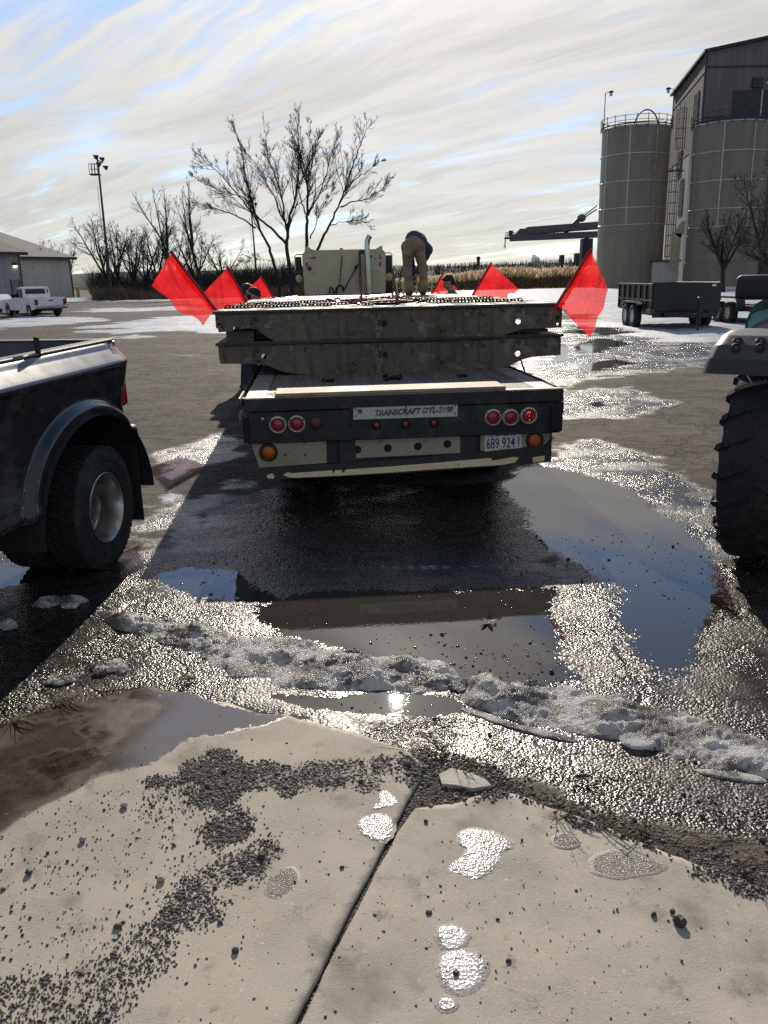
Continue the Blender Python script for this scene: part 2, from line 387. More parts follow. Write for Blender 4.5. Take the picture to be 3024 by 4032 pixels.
def surface_nodes(m, concrete):
    t = NT(m.node_tree); p = m.node_tree.nodes['Principled BSDF']
    A = lambda n: t.n('ShaderNodeAttribute', attribute_name=n).outputs['Fac']
    pos = t.n('ShaderNodeNewGeometry').outputs['Position']
    water, wet, snow, mud, soil = A('water'), A('wet'), A('snow'), A('mud'), A('soil')
    fine = t.noise(pos, 160, 3, 0.65); mid = t.noise(pos, 22, 5, 0.6); low = t.noise(pos, 2.6, 6, 0.6); big = t.noise(pos, 0.45, 4, 0.55)
    peb = t.voro(pos, 88, 'SMOOTH_F1'); peb.node.inputs['Smoothness'].default_value = 0.25
    peb2 = t.voro(pos, 38, 'F1'); 
    pebc = t.n('ShaderNodeSeparateColor'); t.l(t.voro(pos, 110, 'F1', 'Color'), pebc.inputs[0])
    # cracks
    cw = t.vmath('ADD', pos, t.vmath('SCALE', t.noise(pos, 3.0, 5, 0.6, out='Color'), None)); cw.node.inputs[1].links[0].from_node.inputs['Scale'].default_value = 0.55
    c1 = t.rng(t.voro(cw, 0.55, 'DISTANCE_TO_EDGE'), 0.0, 0.022, 1, 0)
    c2 = t.rng(t.voro(cw, 2.1, 'DISTANCE_TO_EDGE'), 0.004, 0.050, 1, 0)
    c3 = t.rng(t.voro(cw, 5.5, 'DISTANCE_TO_EDGE'), 0.0, 0.03, 1, 0)
    c2 = t.math('MAXIMUM', t.math('MULTIPLY', c2, t.rng(t.noise(pos, 0.8, 3), 0.30, 0.44)), t.math('MULTIPLY', c3, t.rng(t.noise(pos, 0.5, 3), 0.44, 0.56)))
    if concrete:
        tone = t.mix(t.rng(low, 0.35, 0.7), (0.44, 0.392, 0.325, 1), (0.345, 0.308, 0.255, 1))
        tone = t.mix(t.math('MULTIPLY', t.rng(fine, 0.45, 0.75), 0.35), tone, (0.22, 0.20, 0.18, 1))
        tone = t.mix(t.math('MULTIPLY', t.rng(t.noise(pos, 60, 3), 0.62, 0.72), 0.5), tone, (0.60, 0.57, 0.52, 1))
        tone = t.mix(t.math('MULTIPLY', t.rng(t.noise(pos, 3.7, 7, 0.7), 0.55, 0.70), 0.7), tone, (0.19, 0.165, 0.135, 1))
        tone = t.mix(t.math('MULTIPLY', t.rng(t.noise(pos, 8.0, 5, 0.6), 0.64, 0.72), 0.5), tone, (0.12, 0.095, 0.07, 1))
        hc = t.rng(t.voro(t.vmath('ADD', pos, t.vmath('SCALE', t.noise(pos, 4.0, 5, 0.6, out='Color'), None)), 0.9, 'DISTANCE_TO_EDGE'), 0.0, 0.0035, 1, 0)
        tone = t.mix(t.math('MULTIPLY', hc, t.math('MULTIPLY', t.rng(low, 0.5, 0.58), 0.6)), tone, (0.08, 0.07, 0.06, 1))
        tone = t.mix(t.math('MULTIPLY', t.rng(t.noise(pos, 1.1, 5, 0.6), 0.42, 0.66), 0.35), tone, (0.30, 0.29, 0.27, 1))
        hh = t.math('ADD', t.math('MULTIPLY', mid, 0.5), t.math('MULTIPLY', fine, 0.5)); hdist = 0.0035; rough = 0.78
    else:
        tone = t.mix(t.rng(low, 0.3, 0.7), (0.084, 0.072, 0.059, 1), (0.052, 0.046, 0.039, 1))
        tone = t.mix(t.rng(big, 0.42, 0.58), tone, (0.108, 0.088, 0.068, 1))
        tone = t.mix(t.math('MULTIPLY', t.rng(pebc.outputs[0], 0.55, 1.0, smooth=False), 0.5), tone, (0.21, 0.19, 0.165, 1))
        tone = t.mix(t.math('MULTIPLY', t.rng(pebc.outputs[1], 0.6, 1.0, smooth=False), 0.6), tone, (0.035, 0.034, 0.033, 1))
        crk = t.math('MAXIMUM', c1, t.math('MULTIPLY', c2, 0.8))
        tone = t.mix(t.math('MULTIPLY', crk, 0.85), tone, (0.018, 0.017, 0.016, 1))
        hh = t.math('SUBTRACT', t.math('ADD', t.math('MULTIPLY', t.math('SUBTRACT', 1.0, peb), 0.75), t.math('ADD', t.math('MULTIPLY', mid, 0.7), t.math('MULTIPLY', fine, 0.25))), t.math('MULTIPLY', crk, 0.8))
        hh = t.math('ADD', hh, t.math('MULTIPLY', t.noise(pos, 5.5, 5, .6), 2.4))
        hdist = 0.009; rough = 0.82
    tone = t.mix(t.math('MULTIPLY', t.rng(t.noise(t.mapping(pos, scale=(.25, 1.6, 1)), 0.7, 6, .65), 0.46, 0.62), 0.65), tone, (0.046, 0.040, 0.034, 1)) if not concrete else tone  # dark streaks: uneven tone plus painted-in shading of undulations at grazing sun
    tone = t.mix(t.math('MULTIPLY', soil, 0.9), tone, t.mix(fine, (0.03, 0.025, 0.02, 1), (0.10, 0.085, 0.065, 1)))
    hl = t.math('ADD', t.math('MULTIPLY', low, 0.45), t.math('ADD', t.math('MULTIPLY', mid, 0.25), t.math('MULTIPLY', t.math('SUBTRACT', 1.0, peb2), 0.42)))
    wmask = t.rng(t.math('SUBTRACT', t.math('MULTIPLY', water, 1.30), hl), 0.20, 0.27)
    mudm = t.math('MULTIPLY', mud, t.rng(t.math('ADD', water, t.math('MULTIPLY', t.math('SUBTRACT', low, 0.5), .6)), 0.25, 0.6))
    tone = t.mix(mudm, tone, t.mix(t.rng(t.math('ADD', t.math('MULTIPLY', mid, .6), t.math('MULTIPLY', low, .4)), 0.40, 0.62), (0.058, 0.039, 0.023, 1), (0.022, 0.017, 0.012, 1)))
    wmask = t.math('MULTIPLY', wmask, t.math('SUBTRACT', 1.0, t.math('MULTIPLY', mud, t.rng(low, 0.60, 0.50, 0.25, 0.97))))
    wetm = t.rng(t.math('ADD', wet, t.math('MULTIPLY', t.math('SUBTRACT', low, 0.5), 1.2)), 0.32, 0.62)
    wetm = t.math('MAXIMUM', wetm, t.rng(t.math('SUBTRACT', t.math('MULTIPLY', water, 1.30), hl), -0.1, 0.15))
    # colour
    dark = t.mix(1.0, tone, (0.30, 0.29, 0.28, 1) if not concrete else (0.55, 0.49, 0.44, 1), 'MULTIPLY')
    c = t.mix(wetm, tone, dark)
    wcol = t.mix(mud, (0.036, 0.032, 0.027, 1) if not concrete else (0.16, 0.14, 0.125, 1), t.mix(t.rng(mid, 0.4, 0.65), (0.062, 0.043, 0.026, 1), (0.022, 0.017, 0.012, 1)))
    c = t.mix(wmask, c, wcol)
    sm = t.rng(t.math('ADD', snow, t.math('MULTIPLY', t.math('SUBTRACT', mid, 0.5), 0.35)), 0.42, 0.54)
    sm = t.math('MULTIPLY', sm, t.math('SUBTRACT', 1.0, wmask))
    c = t.mix(sm, c, t.mix(t.rng(t.math('ADD', t.math('MULTIPLY', low, .5), t.math('MULTIPLY', big, .5)), 0.38, 0.62), (0.46, 0.48, 0.52, 1), (0.27, 0.28, 0.30, 1)))
    t.l(c, p.inputs['Base Color'])
    rw = t.math('ADD', t.math('ADD', t.mixf(mud, 0.15, 0.42), t.math('MULTIPLY', t.rng(t.noise(pos, 1.2, 4), 0.48, 0.62), 0.20)), t.math('MULTIPLY', t.rng(fine, 0.3, 0.7), 0.18))
    ro = t.mixf(wetm, rough, rw); ro = t.mixf(wmask, ro, 0.012); ro = t.mixf(sm, ro, 0.6)
    t.l(ro, p.inputs['Roughness'])
    p.inputs['IOR'].default_value = 1.40
    t.l(t.math('MULTIPLY', t.mixf(t.math('MAXIMUM', wetm, wmask), 0.10, 0.5), t.math('SUBTRACT', 1.0, t.math('MULTIPLY', t.math('MULTIPLY', mud, t.math('SUBTRACT', 1.0, wmask)), 0.85))), p.inputs['Specular IOR Level'])
    b = t.n('ShaderNodeBump'); b.inputs['Strength'].default_value = 1.0
    hd = t.math('MULTIPLY', hdist, t.math('MULTIPLY', t.mixf(wetm, 1.0, 0.62), t.mixf(t.rng(low, 0.38, 0.60), 0.40, 1.0)))
    t.l(t.math('MULTIPLY', t.mixf(sm, hd, 0.02), t.math('SUBTRACT', 1.0, t.math('MULTIPLY', wmask, 0.992))), b.inputs['Distance'])
    t.l(t.mixf(sm, hh, mid), b.inputs['Height']); t.l(b.outputs[0], p.inputs['Normal'])

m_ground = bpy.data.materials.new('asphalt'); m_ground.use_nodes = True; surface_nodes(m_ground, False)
m_slab = bpy.data.materials.new('concrete'); m_slab.use_nodes = True; surface_nodes(m_slab, True)

gx, gy, gq, gna = polar()
gw, gwet, gs = fields(gx, gy)
gr = np.hypot(gx, gy)
gz = (fbm(gx*0.9, gy*0.9, 3) - 0.5) * 0.02 * np.clip(gr/4, 0, 1) * (1 - np.clip(gw*1.6, 0, 1)) * np.clip((90-gr)/60, 0, 1)
gz = gz + np.clip(gs - 0.4, 0, 0.4) * 0.10 * np.clip(gr - 8, 0, 1) * (0.4 + fbm(gx*2.2, gy*2.2, 3))
gmud = np.clip(0.5 + sdf(gx, gy, MUD)/0.10, 0, 1); gsoil = np.clip(0.5 + sdf(gx, gy, SOIL)/0.05, 0, 1)
cap = [np.arange(gna)[None, :]]
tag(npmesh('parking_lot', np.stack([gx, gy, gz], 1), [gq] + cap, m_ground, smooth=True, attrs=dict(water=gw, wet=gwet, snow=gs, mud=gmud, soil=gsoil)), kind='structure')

# ------------------------------------------------------------------ concrete apron: two slabs with an open joint
from mathutils.geometry import delaunay_2d_cdt
def slab(outline, z, thick, step=0.03):
    out = []
    n = len(outline)
    for i in range(n):                                   # roughen the broken edge
        a = np.array(outline[i]); b = np.array(outline[(i+1) % n]); L = np.linalg.norm(b-a); k = max(1, int(L/0.022))
        nrm = np.array([-(b-a)[1], (b-a)[0]])/(L+1e-9)
        for q in range(k):
            p = a+(b-a)*q/k
            out.append(p + nrm*((fbm(np.array(p[0]*9), np.array(p[1]*9), 4)-0.5)*(0.012 if abs(nrm[1]) < 0.62 and a[1] < 2.75 and b[1] < 2.75 and -0.5 < a[0] < 0.3 else 0.05) if L > 0.06 else 0))
    out = np.array(out); m = len(out)
    x0, y0 = out.min(0); x1, y1 = out.max(0)
    X, Y = np.meshgrid(np.arange(x0, x1, step), np.arange(y0, y1, step)); X = X.ravel(); Y = Y.ravel()
    ok = sdf(X, Y, out) > step*0.5
    pts = np.concatenate([out, np.stack([X[ok], Y[ok]], 1)])
    vs, es, fs, *_ = delaunay_2d_cdt([Vector((float(a), float(b))) for a, b in pts], [(i, (i+1) % m) for i in range(m)], [], 1, 1e-5)
    P = np.array([[v.x, v.y] for v in vs]); T = np.array([f for f in fs])
    z_ = z + (fbm(P[:, 0]*1.4, P[:, 1]*1.4, 3)-0.5)*0.006 + (fbm(P[:, 0]*14, P[:, 1]*14, 3)-0.5)*0.0022
    N = len(P)
    ed = np.sort(np.concatenate([T[:, [0, 1]], T[:, [1, 2]], T[:, [2, 0]]]), 1)
    key, cnt = np.unique(ed, axis=0, return_counts=True); bd = key[cnt == 1]
    verts = np.concatenate([np.c_[P, z_], np.c_[P, np.full(N, z-thick)]])
    side = np.stack([bd[:, 0], bd[:, 1], bd[:, 1]+N, bd[:, 0]+N], 1)
    x, y = P[:, 0], P[:, 1]
    w = np.zeros_like(x)
    for p, s in PUDDLES[4:5]: w = np.clip(0.5+(sdf(x, y, p)+(fbm(x*6, y*6, 4)-0.5)*0.10)/(2*s), 0, 1)
    md = np.clip(0.5+sdf(x, y, MUD)/0.30+(fbm(x*5, y*5, 4)-0.5)*1.4, 0, 1)
    stain = np.zeros_like(x)
    for sx_, sy_, sr_ in ((1490,1975,.045),(1500,2000,.04),(1395,1905,.03),(1640,2085,.06),(1600,2150,.035),(600,1852,.03),(1060,1742,.07),(155,1955,.03),(1640,2130,.05),(790,2150,.10),(1000,1790,.06),(430,1640,.10),(1200,1760,.06)):
        q = g(sx_*K, sy_*K); stain = np.maximum(stain, 0.55*np.clip(1.15-np.hypot(x-q[0], y-q[1])/sr_+(fbm(x*25, y*25, 3)-0.5)*1.4, 0, 1))
    at_ = dict(water=w, wet=np.zeros_like(x), snow=np.zeros_like(x), mud=md, soil=stain)
    at_ = {k: np.concatenate([a, a]) for k, a in at_.items()}
    return verts, [T, side], at_
SLAB_L = gp([(-420,1840),(-160,1660),(20,1575),(210,1512),(330,1490),(470,1522),(560,1545),(645,1560),(760,1588),(880,1636),(912,1668),(907,1688),(842,1813),(764,1961),(707,2075),(631,2230),(550,2420),(420,2760),(-700,2900)])
SLAB_R = gp([(898,1752),(990,1741),(1040,1722),(1090,1719),(1150,1738),(1300,1795),(1470,1864),(1659,1936),(1900,2032),(2300,2180),(2500,2900),(440,2800),(566,2420),(646,2230),(721,2075),(778,1961),(856,1813)])
for nm, o_ in (('concrete_slab', SLAB_L), ('concrete_slab', SLAB_R)):
    v_, f_, a_ = slab(o_, 0.016, 0.05, 0.024)
    tag(npmesh(nm, v_, f_, m_slab, smooth=False, attrs=a_), kind='structure')

# a loose chunk of broken concrete in the soil between the slabs
m_chunk = mat('chunk_concrete', (0.42, 0.38, 0.33), 0.8, bump=0.5, bscale=40)
b = MB(); ch = gp([(948,1682),(975,1668),(1010,1676),(1048,1692),(1062,1706),(1020,1712),(985,1705),(955,1702)])
cx_, cy_ = np.mean(ch, 0)
b.prism([(p[0]-cx_, p[1]-cy_) for p in ch], 0.018, Matrix(((1, 0, 0, 0), (0, 0, 1, 0), (0, 1, 0, 0), (0, 0, 0, 1))))
o = b.build('concrete_chunk', m_chunk); o.location = (cx_, cy_, 0.0)
tag(o, 'loose broken chunk of pale concrete lying in dirt where the two slabs meet', 'rubble')

# ------------------------------------------------------------------ slush ridges
m_slush = bpy.data.materials.new('slush'); m_slush.use_nodes = True
t = NT(m_slush.node_tree); p_ = m_slush.node_tree.nodes['Principled BSDF']
pos = t.n('ShaderNodeNewGeometry').outputs['Position']
f1 = t.noise(pos, 7, 6, 0.65); f2 = t.noise(pos, 55, 4, 0.7); f3 = t.noise(pos, 170, 3, 0.6)
c_ = t.mix(t.rng(f1, 0.42, 0.58), (0.84, 0.82, 0.78, 1), (0.24, 0.228, 0.21, 1))
c_ = t.mix(t.math('MULTIPLY', t.rng(f2, 0.60, 0.72), 0.5), c_, (0.085, 0.08, 0.075, 1))
t.l(c_, p_.inputs['Base Color']); p_.inputs['IOR'].default_value = 1.31
t.l(t.math('ADD', 0.10, t.math('MULTIPLY', f2, 0.25)), p_.inputs['Roughness'])
b_ = t.n('ShaderNodeBump'); b_.inputs['Distance'].default_value = 0.009; b_.inputs['Strength'].default_value = 1.0
t.l(t.math('ADD', t.math('MULTIPLY', f2, 0.7), t.math('MULTIPLY', f3, 0.5)), b_.inputs['Height']); t.l(b_.outputs[0], p_.inputs['Normal'])
tl = t.n('ShaderNodeBsdfTranslucent'); t.l(c_, tl.inputs[0]); ms = t.n('ShaderNodeMixShader', i_0=0.5); t.l(p_.outputs[0], ms.inputs[1]); t.l(tl.outputs[0], ms.inputs[2]); t.l(ms.outputs[0], m_slush.node_tree.nodes['Material Output'].inputs[0])
def resample(P, n):
    P = np.array(P); d = np.r_[0, np.cumsum(np.linalg.norm(np.diff(P, axis=0), axis=1))]; s = np.linspace(0, d[-1], n)
    return np.stack([np.interp(s, d, P[:, k]) for k in range(2)], 1)
def ridge(name, farp, nearp, h, label, ends=0.06):
    Fp = resample(gp(farp), 420); Np = resample(gp(nearp), 420); n = 56
    T = np.linspace(-0.12, 1.12, n)
    P = Fp[:, None]*(1-T[None, :, None]) + Np[:, None]*T[None, :, None]
    x, y = P[..., 0], P[..., 1]
    Tt = np.clip(T[None, :]+(fbm(x*3.5, y*3.5, 4)-0.5)*0.30+(fbm(x*14, y*14, 3)-0.5)*0.16, 0, 1); S = np.linspace(0, 1, 420)[:, None]
    prof = np.sin(np.pi*Tt**0.62)**0.55 * np.clip(np.minimum(S, 1-S)/ends, 0, 1)**0.5
    lump = 0.16 + 1.55*fbm(x*4.2, y*4.2, 3)**1.9 + 0.5*np.clip(fbm(x*17, y*17, 2)-.55, 0, 1)
    z = h*prof*lump + (fbm(x*9+y*6, y*24-x*4, 4)-0.5)*0.026*np.clip(prof*1.6, 0.2, 1) + (fbm(x*60, y*60, 2)-0.5)*0.008 - 0.018*(1-prof)
    z = np.where(prof > 0.02, z, -0.02)
    v = np.stack([x, y, z], -1).reshape(-1, 3)
    i, j = np.meshgrid(np.arange(419), np.arange(n-1), indexing='ij')
    q = np.stack([i*n+j, i*n+j+1, (i+1)*n+j+1, (i+1)*n+j], -1).reshape(-1, 4)
    return tag(npmesh(name, v, q, m_slush, smooth=True), label, 'snow')
ridge('slush_ridge', [(196,1312),(280,1330),(400,1348),(520,1372),(620,1392),(720,1412),(800,1425),(900,1432),(960,1440),(1005,1470)],
      [(230,1352),(320,1382),(430,1420),(500,1470),(600,1492),(700,1492),(800,1500),(880,1505),(960,1498),(1012,1490)], 0.064,
      'dirty grey slush ridge running from the left shadow to the middle of the wet asphalt')
ridge('slush_ridge', [(1000,1476),(1060,1470),(1110,1488),(1180,1482),(1230,1490),(1300,1520),(1400,1535),(1480,1548),(1560,1580),(1659,1608),(1760,1640)],
      [(990,1520),(1060,1550),(1140,1570),(1250,1595),(1330,1612),(1420,1628),(1480,1660),(1540,1680),(1600,1672),(1659,1685),(1760,1720)], 0.068,
      'icy grey slush ridge running from the middle to the right edge of the picture')

# thin sheets of ice
m_ice = bpy.data.materials.new('ice'); m_ice.use_nodes = True
t = NT(m_ice.node_tree); p_ = m_ice.node_tree.nodes['Principled BSDF']
pos = t.n('ShaderNodeNewGeometry').outputs['Position']
f2 = t.noise(pos, 130, 3, 0.7); f1 = t.noise(pos, 9, 4)
t.l(t.mix(t.rng(f1, 0.4, 0.62), (0.50, 0.48, 0.45, 1), (0.30, 0.285, 0.265, 1)), p_.inputs['Base Color'])
p_.inputs['Roughness'].default_value = 0.19; p_.inputs['IOR'].default_value = 1.45
b_ = t.n('ShaderNodeBump'); b_.inputs['Distance'].default_value = 0.0032; b_.inputs['Strength'].default_value = 1.0
t.l(t.math('ADD', t.voro(pos, 120, 'SMOOTH_F1'), t.math('MULTIPLY', f2, 0.5)), b_.inputs['Height']); t.l(b_.outputs[0], p_.inputs['Normal'])
m_ice3 = mat('dull_ice', (0.30, 0.27, 0.235), 0.22, var=0.25, vscale=30, bump=0.9, bscale=150)
m_ice2 = mat('white_ice', (0.46, 0.45, 0.43), 0.30, var=0.35, vscale=30, bump=0.6, bscale=90)
m_damp = mat('damp_ring', (0.20, 0.175, 0.15), 0.55, var=0.2, vscale=20, bump=0.3, bscale=120)
def patch(name, outline, z, h, mt, label, grp=None, ring=None, smooth_it=2):
    P = np.array(gp(outline) if outline[0][0] > 50 else outline, float)
    for _ in range(smooth_it):                          # Chaikin rounding
        Q = np.roll(P, -1, 0); P = np.stack([P*0.75+Q*0.25, P*0.25+Q*0.75], 1).reshape(-1, 2)
    P = P + np.stack([fbm(P[:, 0]*60, P[:, 1]*60, 3)-0.5, fbm(P[:, 0]*60+40, P[:, 1]*60, 3)-0.5], 1)*0.014
    c = P.mean(0); n = len(P)
    def disc(scale_add, z0, z1):
        d = P-c; L = np.linalg.norm(d, axis=1, keepdims=True); Pe = c+d*(1+scale_add/L)
        rings = [np.c_[Pe, np.full(n, z0)]]
        for k, (s, zz_) in enumerate(((0.93, 0.75), (0.75, 1.0), (0.4, 1.05))): rings.append(np.c_[c+(Pe-c)*s, z0+(z1-z0)*zz_+(fbm(Pe[:, 0]*30*s, Pe[:, 1]*30*s, 2)-0.5)*(z1-z0)*0.4])
        v = np.concatenate(rings+[np.array([[*c, z1]])]); i = np.arange(n); j = (i+1) % n
        f = [np.concatenate([np.stack([r*n+i, r*n+j, (r+1)*n+j, (r+1)*n+i], 1) for r in range(3)]), np.stack([3*n+i, 3*n+j, np.full(n, 4*n)], 1)]
        return v, f
    v, f = disc(0, z, z+h)
    o = npmesh(name, v, f, mt, smooth=True); tag(o, label, 'ice', grp)
    if ring:
        v, f = disc(ring, z-0.0005, z+0.0012); npmesh('damp_edge', v, f, m_damp, o, smooth=True)
    return o
IG = 'ice patches on the concrete'
ZS = 0.0165
patch('ice_patch', [(815,1722),(830,1714),(848,1722),(862,1740),(852,1752),(830,1756),(805,1762),(802,1750),(820,1742)], ZS, 0.003, m_ice, 'small bright ice patch nearest the tip of the left slab', IG, 0.008)
patch('ice_patch', [(770,1785),(790,1768),(825,1765),(848,1775),(852,1800),(840,1825),(820,1832),(795,1822),(772,1805)], ZS, 0.0035, m_ice, 'round bright white ice patch touching the slab joint', IG, 0.008)
patch('ice_patch', [(985,1810),(1020,1798),(1055,1803),(1080,1812),(1112,1830),(1105,1845),(1085,1850),(1075,1885),(1040,1915),(1000,1905),(972,1895),(968,1875),(985,1868),(1015,1850),(990,1835)], ZS, 0.0035, m_ice, 'ragged forked ice patch with grit on it, upper right slab', IG, 0.010)
patch('ice_patch', [(572,1925),(590,1900),(620,1882),(640,1888),(645,1908),(630,1935),(605,1952),(580,1948)], ZS, 0.0025, m_ice3, 'oval thin ice patch with a dark damp rim beside the gravel streak', IG, 0.012)
patch('ice_patch', [(1190,1832),(1205,1810),(1222,1808),(1240,1822),(1252,1835),(1225,1842)], ZS, 0.002, m_ice3, 'small dull ice patch under the dead twig by the slab edge', IG, 0.010)
patch('ice_patch', [(1275,1872),(1290,1855),(1325,1848),(1350,1845),(1395,1862),(1440,1880),(1420,1892),(1380,1900),(1330,1905),(1285,1895)], ZS, 0.002, m_ice3, 'wide dull tapering ice patch near the right edge of the slab', IG, 0.012)
patch('ice_patch', [(940,2020),(965,2008),(995,2012),(1012,2025),(1010,2042),(998,2058),(980,2068),(958,2062),(945,2042)], ZS, 0.003, m_ice, 'upper lobe of the long ice puddle low on the right slab', IG, 0.010)
patch('ice_patch', [(955,2068),(990,2060),(1030,2068),(1050,2090),(1048,2120),(1030,2148),(1000,2165),(970,2155),(950,2130),(946,2098)], ZS, 0.0035, m_ice, 'large round ice patch lowest but one on the right slab', IG, 0.012)
patch('ice_patch', [(942,2176),(960,2165),(985,2170),(986,2186),(965,2198),(945,2194)], ZS, 0.0025, m_ice, 'tiny round ice patch lowest on the right slab', IG, 0.010)
patch('ice_sheet', [(988,1530),(1020,1532),(1070,1552),(1130,1572),(1190,1582),(1262,1602),(1225,1604),(1160,1590),(1090,1570),(1020,1546)], 0.003, 0.004, m_slush, 'long thin pale sliver of ice along the front of the right slush ridge', smooth_it=2)
patch('ice_sheet', [(1330,1598),(1365,1586),(1400,1590),(1424,1600),(1420,1618),(1392,1628),(1350,1622)], 0.014, 0.009, m_slush, 'round pale lump of frozen snow at the foot of the right slush ridge')
patch('ice_sheet', [(1500,1660),(1560,1668),(1640,1678),(1659,1690),(1640,1694),(1560,1684),(1510,1672)], 0.003, 0.005, m_slush, 'pale icy rim at the right end of the right slush ridge')
b = MB(); rr = random.Random(3)
q = g(20*K, 1358*K); b.blob((0, 0, 0.02), (0.09, 0.06, 0.06), 3, 0.006); o = b.build('snow_lump', m_ice2); o.location = q
tag(o, 'small melting snow lump lying in the shade of the dark pickup', 'snow')
for (px, py, sx, lab) in ((240,1445,0.16,'crumbly ice lump at the upper tip of the brown muddy pool'), (125,1470,0.13,'flat crumbly ice scrap left of the brown muddy pool'), (762,1410,0.07,'clear ice nugget at the edge of the small puddle'),
                          (1010,1480,0.15,'knobbly ice lump at the left end of the right slush ridge'), (1155,1492,0.17,'rounded ice lump on top of the right slush ridge'), (135,1305,0.22,'greyish snow heap in the shadow behind the pickup wheel')):
    q = g(px*K, py*K); b = MB()
    for _ in range(9): b.blob((rr.uniform(-.5, .5)*sx, rr.uniform(-.25, .25)*sx, 0.0+rr.uniform(0, .08)*sx), (sx*rr.uniform(.25, .7), sx*rr.uniform(.2, .5), sx*rr.uniform(.10, .24)), 3, 0.006)
    o = b.build('ice_lump', m_slush); o.location = q; tag(o, lab, 'ice')

# ------------------------------------------------------------------ gravel
def ico(sub):
    bm = bmesh.new(); bmesh.ops.create_icosphere(bm, subdivisions=sub, radius=1.0); v = np.array([x.co[:] for x in bm.verts]); f = np.array([[w.index for w in x.verts] for x in bm.faces]); bm.free(); return v, f
def stones(pts, size, z, r_, sub=1):
    bv, bf = ico(sub); n = len(pts); nv = len(bv)
    sc_ = size[:, None]*r_.uniform(0.65, 1.25, (n, 3)); sc_[:, 2] *= 0.75
    v = bv[None]*(1+r_.uniform(-0.22, 0.22, (n, nv, 1)))*sc_[:, None]
    a = r_.uniform(0, 6.283, n); c, s = np.cos(a), np.sin(a)
    x = v[..., 0]*c[:, None]-v[..., 1]*s[:, None]; y = v[..., 0]*s[:, None]+v[..., 1]*c[:, None]
    V_ = np.stack([x+pts[:, 0:1], y+pts[:, 1:2], v[..., 2]+z[:, None]+sc_[:, 2:3]*0.55], -1).reshape(-1, 3)
    F_ = (bf[None]+np.arange(n)[:, None, None]*nv).reshape(-1, 3)
    return V_, F_
m_grav = bpy.data.materials.new('gravel'); m_grav.use_nodes = True
t = NT(m_grav.node_tree); p_ = m_grav.node_tree.nodes['Principled BSDF']
pos = t.n('ShaderNodeNewGeometry').outputs
rp = pos['Random Per Island']
cr = t.n('ShaderNodeValToRGB'); t.l(rp, cr.inputs[0]); e = cr.color_ramp.elements
e[0].color = (0.035, 0.033, 0.031, 1); e[1].color = (0.34, 0.31, 0.27, 1); e[1].position = 1.0
for q, c_ in ((0.45, (0.062, 0.056, 0.050, 1)), (0.78, (0.115, 0.10, 0.085, 1)), (0.93, (0.17, 0.15, 0.125, 1))):
    k_ = e.new(q); k_.color = c_
t.l(cr.outputs[0], p_.inputs['Base Color']); p_.inputs['Roughness'].default_value = 0.7
def sp(pts): return [tuple(g(*p)[:2]) for p in pts]
GP = [  # photo outline, stones per square metre, stone size
    ([(560,3095),(700,3050),(830,2970),(900,2985),(960,3025),(1200,3030),(1500,3000),(1668,3000),(1668,3062),(1500,3105),(1300,3122),(1000,3128),(900,3110),(750,3125)], 62000, 0.0028),
    ([(780,3060),(930,3080),(960,3320),(850,3330),(830,3250),(780,3150)], 62000, 0.0028),
    ([(560,3110),(780,3060),(800,3200),(660,3250),(560,3220)], 9000, 0.0027),
    ([(1040,3340),(1060,3400),(1020,3480),(880,3540),(870,3640),(760,3680),(650,3660),(700,3560),(790,3470),(900,3400)], 52000, 0.0028),
    ([(560,3680),(680,3690),(670,3820),(560,3920),(400,4080),(100,4200),(-200,4200),(-100,3900),(200,3870),(370,3800),(480,3720)], 19000, 0.0026),
    ([(200,3200),(760,3050),(1100,3300),(1050,3500),(800,3750),(600,3950),(0,4200),(-200,3700)], 1300, 0.0027),
    ([(1600,2960),(1720,2960),(1900,3010),(2000,3070),(2200,3150),(2560,3270),(2860,3370),(3100,3450),(3100,3580),(2860,3480),(2680,3405),(2370,3280),(2090,3168),(1980,3142),(1800,3172),(1640,3195),(1620,3080)], 36000, 0.0034),
    ([(1985,3060),(2500,3050),(3100,3250),(3100,3500),(2700,3300),(2200,3120)], 2500, 0.0036),
]
allp, allz, alls = [], [], []
r_ = np.random.default_rng(2)
for poly, dens, size in GP:
    w = np.array(sp(poly)); x0, y0 = w.min(0)-0.08; x1, y1 = w.max(0)+0.08
    n = int((x1-x0)*(y1-y0)*dens); pts = r_.uniform((x0, y0), (x1, y1), (n, 2))
    d = sdf(pts[:, 0], pts[:, 1], w); nn = fbm(pts[:, 0]*11, pts[:, 1]*11, 4)-0.5
    pr_ = np.clip(0.5+(d+nn*0.10+0.006)/0.05, 0, 1)*np.clip(0.85+nn*2.2, 0.05, 1)
    ok = r_.uniform(0, 1, n) < pr_; pts = pts[ok]
    allp.append(pts); alls.append(size*r_.lognormal(0, 0.35, len(pts)))
n = 900; pts = r_.uniform((-1.9, 0.7), (1.6, 3.0), (n, 2)); pts = pts[r_.uniform(0, 1, n) < np.clip((fbm(pts[:, 0]*4, pts[:, 1]*4, 3)-0.40)*6, .08, 1)]; allp.append(pts); alls.append(0.0021*r_.lognormal(0, 0.62, len(pts)))
n = 1500; pts = np.stack([-0.2+r_.normal(0, 1.0, n), 1.9+r_.normal(0, .5, n)], 1); allp.append(pts); alls.append(0.0019*r_.lognormal(0, 0.5, n))
ju = r_.uniform(0, 1, 1300)                                    # the joint between the slabs
ja, jb = g(907*K, 1700*K)[:2], g(648*K, 2230*K)[:2]
pts = ja[None]*(1-ju[:, None])+jb[None]*ju[:, None]+r_.normal(0, 0.006, (1300, 2)); jn = len(pts)
